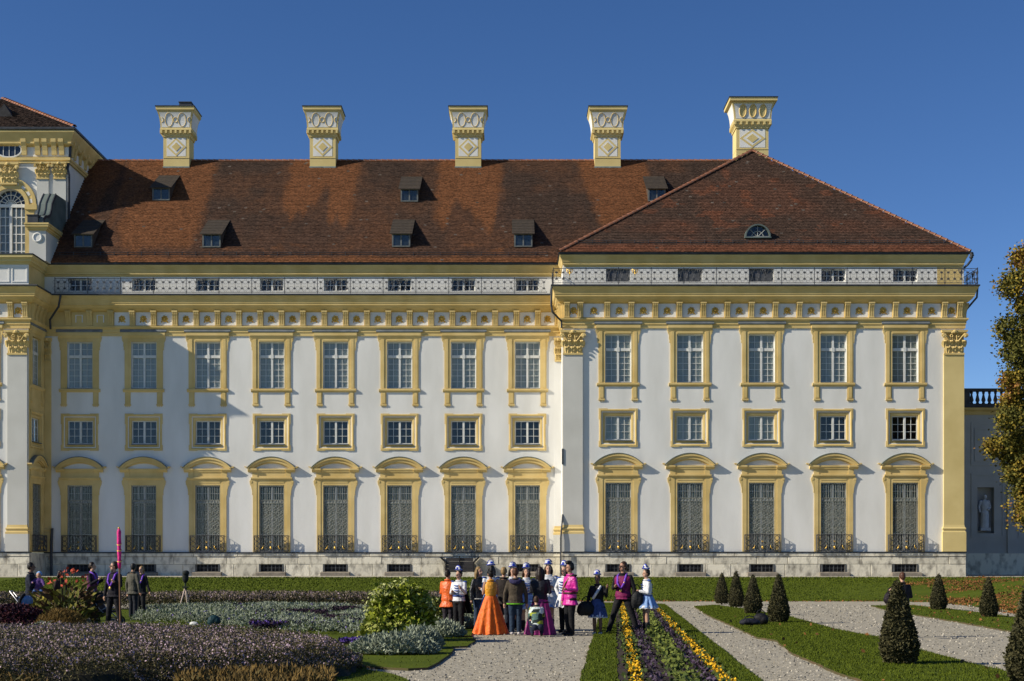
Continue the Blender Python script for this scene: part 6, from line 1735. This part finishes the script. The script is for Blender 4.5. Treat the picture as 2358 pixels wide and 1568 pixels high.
            mb = MB(); mb.ell((0,fy(.61)-0.014,r(.60)),(r(.020),r(.008),r(.022)),9,6); mb.ell((r(.05),fy(.70)-0.01,r(.71)),(r(.012),r(.007),r(.014)),8,5); local_part('medal', mb, GILT, root, True)
        elif k == 'sash':
            w = ex[1]; mb.tube([(r(.07),-r(.04),r(sz)),(r(.02),fy(.72)-0.006,r(.71)),(-r(.055),fy(.6)-0.0,r(.60))], [r(.020),r(.024),r(.024)], 6); local_part('sash', mb, cloth(w), root, True)
        elif k == 'cape':
            N, K = 20, 8; vs = []
            for i in range(K+1):
                t = i/K
                for j in range(N):
                    a = math.pi*(-0.02+1.04*j/(N-1)); rr = r(.095+.13*t)*(1+0.07*math.sin(9*a)*t); vs.append((rr*math.cos(a)*1.05, rr*0.75*math.sin(a)+0.02, r(.80-.50*t)))
            mb.add(vs, [(i*N+j,i*N+j+1,(i+1)*N+j+1,(i+1)*N+j) for i in range(K) for j in range(N-1)]); local_part('cape', mb, cloth(ex[1]), root, True)
        elif k == 'glasses':
            for s in (1,-1): mb.ell(hp(s*.018,-.049,.008),(r(.014),r(.004),r(.010)),8,5,rot=hrot); mb.tube([hp(s*.03,-.044,.010),hp(s*.044,0,.010)],r(.0025),4)
            mb.tube([hp(-.03,-.050,.013),hp(.03,-.050,.013)],r(.003),4); local_part('sunglasses', mb, mat('dark_lens',(0.01,0.01,0.012),rough=0.2,spec=0.5), root, True)
        elif k == 'beard':
            mb.ell(hp(0,-.026,-.052),(r(.026),r(.024),r(.026)),8,6,rot=hrot); local_part('beard', mb, mat('hair_grey',HAIRS['grey']), root, True)
        elif k == 'hood':
            mb.tube([(r(.075)*math.cos(a), r(.030)+r(.055)*math.sin(a), r(sz+.012)-r(.035)*max(0,math.sin(a))) for a in [math.pi*(-0.1+1.2*i/10) for i in range(11)]], [r(.016),r(.024),r(.03),r(.034),r(.036),r(.037),r(.036),r(.034),r(.03),r(.024),r(.016)], 7); local_part('hood', mb, cloth(ex[1]), root, True)
        elif k == 'hem':
            mb.tube([((r(.104)*build+.03)*math.cos(a),(r(.076)*build+.03)*math.sin(a),r(top_len)-0.012) for a in [i*math.pi/8 for i in range(16)]], r(.010), 5, closed=True); local_part('shirt_hem', mb, cloth(ex[1]), root, True)
        elif k == 'stripes':                       # pale block pattern on the back
            mt = patchwork(); root_j = [c for c in root.children if c.name.startswith('jacket')][0]; root_j.data.materials.clear(); root_j.data.materials.append(mt)
        elif k == 'epaulette':
            for s in (1,-1): mb.ell((s*r(.106),0,r(sz+.010)),(r(.044),r(.042),r(.018)),9,6); 
            local_part('epaulettes', mb, cloth(ex[1]), root, True)
        elif k == 'belt':
            mb.tube([((r(.092)*build+.034)*math.cos(a),(r(.068)*build+.034)*math.sin(a),r(.585)) for a in [i*math.pi/9 for i in range(18)]], r(.013), 5, closed=True); local_part('belt', mb, cloth(ex[1],0.5), root, True)
        elif k == 'strap':
            mb.tube([(r(.075),-r(.02),r(sz+.02)),(r(.02),fy(.72)-0.004,r(.72)),(-r(.06),fy(.62),r(.615)),(-r(.105),0,r(.59)),(-r(.06),-fy(.62),r(.62)),(r(.02),-fy(.72),r(.73)),(r(.075),r(.02),r(sz+.02))], r(.009), 5); local_part('shoulder_strap', mb, cloth(ex[1]), root, True)
    return root, H, armp
def hand_world(root, p):
    a = root.rotation_euler.z; return (root.location.x+p.x*math.cos(a)-p.y*math.sin(a), root.location.y+p.x*math.sin(a)+p.y*math.cos(a), root.location.z+p.z)

ORG = (0.78,0.13,0.012); MAG = (0.55,0.02,0.26); WINE = (0.20,0.012,0.085)
# ---- the group on the path, left to right
person('person in a bright orange jacket and dark trousers, back to us, by the silver shrub', 1031,1456,1314,150,('hold','hold'),'tan',('dark','short'),ORG,(0.035,0.028,0.035),0.40,rough=0.45,build=1.05)
person('guard in white and blue tunic with a long black cape and tilted hat', 1057,1457,1311,335,('talk','hold'),'fair',('black','bun'),WHITEC,BLACK,0.50,hat=1,extras=(('uniform',),('cape',BLACK)),turn=-15)
person('blonde woman in black leather jacket and blue jeans, behind the orange gown', 1103,1452,1307,30,('fold','down'),'fair',('blonde','long'),BLACK,JEANS,0.505,rough=0.4,extras=(('hem',(0.62,0.62,0.6)),),turn=20,build=0.92)
person('tall guard in white and blue with hat, directly behind the orange gown', 1131,1450,1299,200,('bent','bent'),'fair',('black','bob'),WHITEC,None,0.50,skirt=(SKYB,0.36,0.17,WHITEC),hat=1,extras=(('uniform',),),bare_legs='boots',d=35.8)
GOWN = mat('orange_satin', (0.78,0.155,0.008), (0.62,0.105,0.006), scale=9, rough=0.6, bump=1.0, bscale=13, spec=0.4)
person('woman in a floor-length orange ball gown, dark hair pinned up, back to us', 1130,1461,1314,195,('hold','hold'),'tan',('black','bun'),(0.80,0.36,0.03),None,0.585,sleeves=False,gown=(GOWN,0.262),rough=0.35,build=0.90,collar=(0.80,0.36,0.03))
person('person with short blonde hair in a dark brown jacket right of the orange gown', 1160,1459,1308,160,('bent','down'),'fair',('blonde','short'),(0.025,0.020,0.018),(0.022,0.028,0.045),0.44,turn=10)
person('guard in white and blue hat half hidden behind the brown hooded jacket', 1180,1452,1303,20,('bent','bent'),'fair',('dark','bob'),WHITEC,None,0.50,skirt=(SKYB,0.36,0.17,WHITEC),hat=1,extras=(('uniform',),),bare_legs='boots')
person('person in a brown hooded jacket, blue jeans and white trainers, back to us', 1187,1463,1310,180,('down','down'),'fair',('red','short'),(0.075,0.058,0.040),(0.024,0.042,0.075),0.475,shoes=(0.62,0.58,0.58),extras=(('hood',(0.035,0.03,0.085)),('hem',(0.16,0.5,0.03))),build=1.05)
person('guard in white and blue hat left of the black jacket over the magenta gown', 1212,1454,1305,10,('bent','hold'),'fair',('brown','bob'),WHITEC,None,0.50,skirt=(SKYB,0.36,0.17,WHITEC),hat=1,extras=(('uniform',),),bare_legs='boots')
GOWN2 = mat('magenta_satin', (0.40,0.016,0.22), (0.13,0.008,0.09), scale=5, rough=0.55, bump=0.5, bscale=14, spec=0.5)
person('dark-haired woman in black jacket over a wide magenta gown, back to us', 1244,1462,1307,170,('fold','bent'),'tan',('dark','long'),(0.016,0.017,0.024),None,0.47,gown=(GOWN2,0.225),build=1.12,rough=0.5)
person('crouching person in black and white block-patterned top before the magenta gown', 1237,1466,1387,185,('hold','hold'),'fair',('brown','short'),(0.030,0.038,0.035),NAVY,0.16,extras=(('stripes',(0.50,0.58,0.54)),),crouch=True,build=0.95)
person('smiling guard facing us in white and blue tunic with a tall hat', 1263,1452,1297,0,('hold','hip'),'fair',('brown','bob'),WHITEC,None,0.50,skirt=(WHITEC,0.36,0.19,SKYB),hat=1,extras=(('uniform',),),bare_legs='boots',build=1.05)
person('guard in white uniform and hat half hidden behind the pink jacket', 1301,1457,1300,320,('hip','hip'),'fair',('dark','bob'),WHITEC,BLACK,0.50,hat=1,extras=(('uniform',),),skirt=(WHITEC,0.38,0.15))
person('man in shiny pink jacket and black trousers with black shoulder piece', 1313,1464,1297,300,('bent','down'),'tan',('black','quiff'),(0.60,0.022,0.30),BLACK,0.415,rough=0.4,extras=(('epaulette',BLACK),('belt',(0.10,0.045,0.03)),('strap',(0.30,0.20,0.06))),build=1.05,turn=-10)
prs, Hs, ap = person('short guard in black coat and blue skirt carrying a big black bag', 1376,1463,1321,340,('wave','down'),'brown',('black','bun'),BLACK,None,0.45,skirt=((0.05,0.08,0.22),0.30,0.16,WHITEC),hat=1,extras=(('sash',WHITEC),),shoes=(0.6,0.58,0.56),build=1.05)
person('tall man in wine red waistcoat, purple ribbon and sunglasses, legs astride', 1435,1459,1295,335,('down','hold'),'tan',('brown','short'),(0.014,0.013,0.016),(0.016,0.015,0.018),0.47,vest=WINE,stance=0.155,extras=(('scarf',),('glasses',)),turn=-30,build=1.08)
person('guard in pale blue and white costume with bare legs and short black boots', 1489,1459,1308,285,('hold','hold'),'fair',('dark','short'),WHITEC,None,0.50,skirt=(SKYB,0.40,0.20,WHITEC),hat=1,extras=(('uniform',),),bare_legs='boots')
# legs of the short guard are bare and brown-stockinged: they come from the body mesh
# ---- left group among the flower beds
G2 = 'people standing among the flower beds on the left'
person('man in dark navy jacket, cropped dark hair, holding a small child at the left', 71,1440,1297,100,('hold','hold'),'brown',('black','short'),(0.014,0.017,0.032),BLACK,0.44,group=G2,build=1.1)
person('dark-haired person half hidden behind the canna lilies', 139,1432,1315,60,('fold','down'),'brown',('dark','bob'),(0.05,0.028,0.024),(0.05,0.028,0.024),0.40,group=G2)
person('man in purple and wine waistcoat seen in profile, hand raised in talk', 212,1432,1296,85,('talk','talk'),'fair',('dark','short'),(0.015,0.013,0.022),(0.03,0.032,0.035),0.48,vest=(0.10,0.012,0.08),extras=(('scarf',),),group=G2)
pole_p, pole_H, pole_a = person('bearded man in black with purple ribbon and sunglasses holding the pink pole', 263,1445,1295,335,('pole','down'),'fair',('dark','short'),(0.013,0.012,0.018),(0.012,0.012,0.016),0.46,extras=(('scarf',),('glasses',),('beard',)),stance=0.06,turn=-40,group=G2,build=1.06)
person('man in olive grey jacket, dark hair, turned away behind the pole bearer', 306,1424,1299,150,('down','down'),'tan',('black','short'),(0.095,0.09,0.072),(0.02,0.022,0.03),0.44,group=G2,turn=30)
person('woman in black with tied-back fair hair and arm held out', 326,1420,1305,340,('out','down'),'fair',('blonde','tail'),(0.016,0.015,0.02),BLACK,0.45,group=G2,extras=(('scarf',),),build=0.92)
# ---- the lone person on the right
person('person in black seen from behind, standing behind the big near topiary cone', 2078,1468,1320,190,('elbow','bent'),'fair',('red','short'),(0.016,0.016,0.022),BLACK,0.42,group=None,build=1.05)

# ================================================================== things the people carry and have put down
def bag(name, label, cat, x, y, z, size, c, rz=0.0, group=None, strap=True, flat=False):
    root = thing(name, label, cat, (x,y,z), group, rz); a, b, h = size
    mb = MB(); mb.ell((0,0,h*0.5),(a*0.5,b*0.5,h*0.5),14,9); mb.ell((a*0.18,-b*0.1,h*0.42),(a*0.34,b*0.45,h*0.42),12,8); mb.ell((-a*0.22,b*0.05,h*0.36),(a*0.3,b*0.45,h*0.36),12,8); mb.box(-a*0.36,a*0.36,-b*0.3,b*0.3,0.01,h*0.3)
    local_part('bag_body', remesh(mb, 'bag_body', max(0.014,a*0.03), 2, 0.5), cloth(c, 0.6), root)
    if strap:
        mb = MB(); mb.tube([(-a*0.3,0,h*0.75),(-a*0.2,0,h*1.15),(0,0.02,h*1.3),(a*0.2,0,h*1.15),(a*0.3,0,h*0.75)],0.014,5); local_part('handle', mb, cloth(c, 0.6), root, True)
        mb = MB(); mb.tube([(-a*0.30,-b*0.30,h*0.72),(0,-b*0.36,h*0.80),(a*0.30,-b*0.30,h*0.72)],0.009,4); local_part('zip', mb, cloth((0.10,0.10,0.11),0.4), root, True)
    return root
hw = hand_world(prs, ap[-1][2])
dq2 = gd(1463)
bag('shoulder_bag','big soft black bag carried by the short guard in the black coat','bag',wx(1350,dq2),dq2-0.05,0.47,(0.46,0.26,0.36),BLACK,0.2)
dq3 = gd(1459)
bag('coat_bundle','bundle of black coats and bags between the waistcoat man and the blue skirt','bundle',wx(1466,dq3),dq3-0.10,0.62,(0.32,0.28,0.46),(0.013,0.014,0.016),0.1)
x, y, z = gp(1726,1440,0.04); bag('travel_bag','dark blue-black travel bag lying lowest on the grass beside the cones','bag',x,y,z,(0.56,0.32,0.20),(0.016,0.017,0.028),0.15)
x, y, z = gp(1752,1438,0.04); bag('rucksack','black rucksack standing against the foot of the largest left-row cone','bag',x,y,z,(0.42,0.30,0.32),(0.011,0.011,0.014),-0.2)
x, y, z = gp(493,1446,0.04); bag('teal_cushion','dark teal bag standing in the silver foliage','bag',x,y,0.10,(0.34,0.22,0.28),(0.012,0.045,0.055),0.3,strap=False)
x, y, z = gp(446,1444,0.03); bag('white_paper','crumpled white paper bag at the edge of the asters','litter',x,y,0.06,(0.24,0.18,0.12),(0.7,0.7,0.68),0.1,strap=False)
rt = wx(2050,30.5); bag('hand_bag','dark bag hanging at the elbow of the person behind the cone','bag',wx(2050,32.4),32.3,0.80,(0.36,0.22,0.30),(0.016,0.010,0.016),0.2)
# pink banner pole
pw = Vector(hand_world(pole_p, pole_a[1][2])); dpl = pw.y-0.05
x0, x1 = wx(277.5,dpl), wx(273.8,dpl); zt_ = wz(1217.5,dpl)
pole = thing('banner_pole','tall pole wrapped in bright pink cloth above, brown wood below','pole',((x0+x1)/2,dpl,0.012))
def P_(t): return Vector((x0+(x1-x0)*t-(x0+x1)/2, 0, zt_*t-0.012))
mb = MB(); mb.tube([P_(0),P_(0.62)],0.026,8); local_part('shaft', mb, mat('pole_wood',(0.20,0.10,0.055),(0.13,0.07,0.04),scale=5), pole)
mb = MB(); ts = [0.60,0.66,0.70,0.76,0.80,0.86,0.92,0.97,1.0]; mb.tube([P_(t) for t in ts],[0.034,0.052,0.044,0.058,0.046,0.060,0.054,0.060,0.030],10); local_part('pink_wrap', mb, cloth((0.75,0.035,0.24),0.6), pole, True)
mb = MB()
for t in (0.675,0.785,0.845): c = P_(t); mb.tube([(c.x+0.056*math.cos(a),0.056*math.sin(a),c.z+0.03*math.sin(a*1)) for a in [i*math.pi/5 for i in range(10)]],0.014,4,closed=True)
c = P_(1.0); mb.ell((c.x,c.y,c.z+0.02),(0.03,0.03,0.03),7,5); local_part('gold_ribbon', mb, GILT, pole, True)
# child on the man's arm
kd_ = gd(1440); kx = wx(92,kd_)
kid = thing('person','small child in light blue and violet clothes carried on the arm at the left','person',(kx,kd_-0.10,1.0))
mb = MB(); mb.loft([(0,0,0.0,.09,.08),(0,0,.12,.11,.10),(0,0,.26,.10,.09),(0,0,.32,.05,.05)],12); mb.ell((0.01,0,0.41),(0.075,0.085,0.09),10,8); limb(mb,[Vector((-.09,-.02,.27)),Vector((-.16,-.1,.2)),Vector((-.10,-.2,.2))],[.035,.03,.024]); limb(mb,[Vector((.09,-.02,.27)),Vector((.16,-.1,.2)),Vector((.2,-.15,.12))],[.035,.03,.024]); limb(mb,[Vector((-.05,0,.02)),Vector((-.1,-.12,-.08)),Vector((-.1,-.08,-.24))],[.055,.045,.03]); limb(mb,[Vector((.05,0,.02)),Vector((.11,-.12,-.08)),Vector((.12,-.08,-.24))],[.055,.045,.03])
local_part('body', remesh(mb,'body',0.012,2,0.4), MATS['skin_fair'], kid)
mb = MB(); mb.loft([(0,0,-.02,.11,.10),(0,0,.12,.13,.12),(0,0,.26,.12,.11),(0,0,.33,.06,.06)],12); limb(mb,[Vector((-.09,-.02,.27)),Vector((-.16,-.1,.2)),Vector((-.11,-.18,.2))],[.05,.045,.035]); limb(mb,[Vector((.09,-.02,.27)),Vector((.16,-.1,.2)),Vector((.19,-.14,.13))],[.05,.045,.035])
local_part('jacket', remesh(mb,'jacket',0.016,2,0.4), cloth((0.10,0.05,0.20)), kid)
mb = MB(); mb.ell((0.01,0.02,0.43),(0.085,0.09,0.088),10,8); local_part('bonnet', mb, cloth((0.22,0.40,0.70)), kid, True)
mb = MB(); limb(mb,[Vector((-.05,0,.02)),Vector((-.1,-.12,-.08)),Vector((-.1,-.08,-.22))],[.07,.058,.045]); limb(mb,[Vector((.05,0,.02)),Vector((.11,-.12,-.08)),Vector((.12,-.08,-.22))],[.07,.058,.045]); local_part('trousers', remesh(mb,'trousers',0.016,2,0.4), cloth((0.07,0.13,0.30)), kid)

# pushchairs
def wheel(mb, c, r_, t=0.018): mb.tube([(c[0], c[1]+r_*math.cos(a), c[2]+r_*math.sin(a)) for a in [i*math.pi/9 for i in range(18)]], t, 6, closed=True)
def pushchair(label, px, py, rz, canopy, body, dd=None):
    d = dd or gd(py); root = thing('pushchair', label, 'pushchair', (wx(px,d), d, 0.01), None, rz)
    mb = MB()
    for s in (-1,1):
        mb.tube([(s*0.22,-0.38,0.14),(s*0.22,0.0,0.42),(s*0.22,0.42,0.98)],0.015,6); mb.tube([(s*0.22,0.36,0.14),(s*0.22,0.0,0.42),(s*0.22,-0.2,0.52)],0.015,6)
    mb.tube([(-0.22,0.42,0.98),(0.22,0.42,0.98)],0.02,6); mb.tube([(-0.22,0.36,0.14),(0.22,0.36,0.14)],0.013,5); mb.tube([(-0.22,-0.38,0.14),(0.22,-0.38,0.14)],0.013,5)
    local_part('frame', mb, mat('pale_metal',(0.5,0.5,0.52),rough=0.35,metal=0.6), root, True)
    mb = MB(); mb.ex_x([(-0.34,0.42),(-0.30,0.36),(0.05,0.33),(0.30,0.80),(0.24,0.84),(0.02,0.44)],-0.19,0.19); local_part('seat', mb, cloth(body), root)
    mb = MB(); n, k = 9, 6; vs = []
    for i in range(k+1):
        a = math.pi*(0.06+0.60*i/k)
        for j in range(n): q = math.pi*j/(n-1); vs.append((-0.22*math.cos(q), 0.22-0.40*math.sin(q)*math.cos(a-0.5)*0.9, 0.60+0.27*math.sin(q)**0.6*math.sin(a)))
    mb.add(vs, [(i*n+j,i*n+j+1,(i+1)*n+j+1,(i+1)*n+j) for i in range(k) for j in range(n-1)]); local_part('canopy', mb, cloth(canopy,0.55), root)
    mb = MB(); mb.tube([(-0.225*math.cos(math.pi*j/8), 0.20-0.10*math.sin(math.pi*j/8), 0.60+0.285*math.sin(math.pi*j/8)**0.6) for j in range(9)], 0.05, 6); local_part('canopy_band', mb, cloth(BLACK), root)
    for s in (-1,1):
        for y in (-0.38,0.36):
            mb = MB(); wheel(mb,(s*0.24,y,0.13),0.115,0.02); w = local_part('wheel', mb, mat('tyre_rubber',(0.02,0.02,0.022)), root, True)
            mb = MB(); mb.tube([(s*0.24-0.012,y,0.13),(s*0.24+0.012,y,0.13)],0.085,10); local_part('hub', mb, mat('grey_plastic',(0.25,0.25,0.27)), root, False, w)
    mb = MB(); mb.ell((0,0.20,0.30),(0.17,0.16,0.10),9,6); local_part('basket', mb, cloth(BLACK), root, True)
    return root
pushchair('pushchair with pale blue and black canopy beside the red shrub on the left', 64,1447,R(100),(0.17,0.28,0.45),(0.02,0.03,0.06))
pushchair('dark grey pushchair between the profile man and the pole bearer', 240,1441,R(80),(0.03,0.032,0.04),(0.05,0.04,0.045))

# measuring instrument on a tripod in the silver bed
d = gd(1411); tri = thing('tripod','pale wooden tripod with a black covered instrument on top in the silver bed','tripod',(wx(427,d),d,0.0))
topz = wz(1352,d)
for k, (ox, oy) in enumerate(((-0.24,-0.12),(0.26,-0.10),(0.03,0.30))):
    mb = MB(); mb.tube([(ox,oy,0.0),(ox*0.5,oy*0.5,topz*0.5),(0.02*ox,0.02*oy,topz)],[0.014,0.022,0.026],6); local_part('leg', mb, mat('pale_wood',(0.62,0.50,0.42),(0.52,0.40,0.33)) if k != 1 else cloth((0.08,0.08,0.08)), tri, True)
mb = MB(); mb.box(-0.09,0.09,-0.09,0.09,topz-0.02,topz+0.03); mb.tube([(0,0,topz+0.03),(0,0,topz+0.28)],0.035,8); local_part('head_plate', mb, cloth((0.04,0.05,0.03)), tri)
mb = MB(); mb.ell((0,0,topz+0.34),(0.12,0.12,0.20),10,8); mb.ell((0.02,-0.02,topz+0.50),(0.13,0.13,0.10),10,7); mb.ell((0,0,wz(1320,d)),(0.07,0.07,0.07),8,6); mb.tube([(0,0,topz+0.3),(0,0,wz(1320,d))],0.05,7); local_part('instrument', remesh(mb,'instrument',0.02,2,0.5), cloth((0.02,0.024,0.022)), tri)

# dark cellar hatch against the plinth
hx0, hx1 = wx(1028,DM-0.6), wx(1090,DM-0.6); zc0, zc1 = wz(1316,DM-0.6), wz(1284,DM-0.6)
hatch = thing('cellar_hatch','dark wooden funnel-shaped shaft cover with flaring arms against the stone plinth','hatch',((hx0+hx1)/2,DM-0.9,TER))
w2 = (hx1-hx0)/2; hh_ = zc1-TER; HM = mat('dark_boards',(0.045,0.043,0.045),(0.025,0.024,0.026),scale=3,stretch=(0.3,1,4))
for k in range(4):
    mb = MB(); za_, zb_ = 0.28+(hh_-0.28)*k/4, 0.28+(hh_-0.28)*(k+1)/4-0.015
    mb.box(-w2,-0.02,-0.30+0.02*k,-0.25+0.02*k,za_,zb_); local_part('board', mb, HM, hatch)
    mb = MB(); mb.box(0.02,w2,-0.30+0.02*k,-0.25+0.02*k,za_,zb_); local_part('board', mb, HM, hatch)
mb = MB()
for s in (-1,1):
    mb.ex_y([(s*(w2),0.25),(s*(w2+0.07),0.25),(s*(w2+0.07),hh_*0.72),(s*(w2+0.42),hh_+0.02),(s*(w2+0.34),hh_+0.06),(s*w2,hh_*0.78)],-0.33,0.75)
mb.box(-0.03,0.03,-0.335,-0.20,0.22,hh_+0.10); local_part('side_arms', mb, mat('black_iron',(0.018,0.018,0.02)), hatch)
mb = MB(); mb.box(-w2-0.15,w2+0.15,-0.42,0.72,-0.05,0.25); local_part('stone_curb', mb, STONE, hatch)

# statue in the gallery niche
sx, szb = nx, gz(1222)
stt = thing('statue','pale draped standing statue in the niche of the shaded gallery wall','statue',(sx,DG+0.25,szb))
SM = mat('statue_stone',(0.55,0.56,0.58),(0.44,0.45,0.47),scale=3)
mb = MB(); mb.box(-0.36,0.36,-0.28,0.28,0.006,0.22); local_part('plinth', mb, SM, stt)
mb = MB(); k = 1.55
mb.loft([(0,0,0.2,.32,.25),(0.03,0,0.8*k,.29,.22),(0,0,1.0*k,.25,.18),(0,-.02,1.25*k,.30,.20),(0,0,1.42*k,.27,.16),(0,0,1.48*k,.10,.09)],14); mb.ell((0.02,-0.03,1.62*k),(0.13,0.15,0.18),10,8); limb(mb,[Vector((0,0,1.45*k)),Vector((0,0,1.6*k))],[.09,.08])
limb(mb,[Vector((.28,0,1.4*k)),Vector((.40,-.05,1.12*k)),Vector((.2,-.22,1.0*k))],[.11,.09,.07]); limb(mb,[Vector((-.28,0,1.4*k)),Vector((-.42,0,1.15*k)),Vector((-.38,-.1,.9*k))],[.11,.09,.07])
for q in range(7): a = -0.4+2.6*q/6; mb.tube([(0.26*math.cos(a+3.6),0.22*math.sin(a+3.6),0.2),(0.25*math.cos(a+3.5),0.2*math.sin(a+3.5),0.9*k)],0.045,5)
local_part('figure', remesh(mb,'figure',0.03,2,0.5), SM, stt)
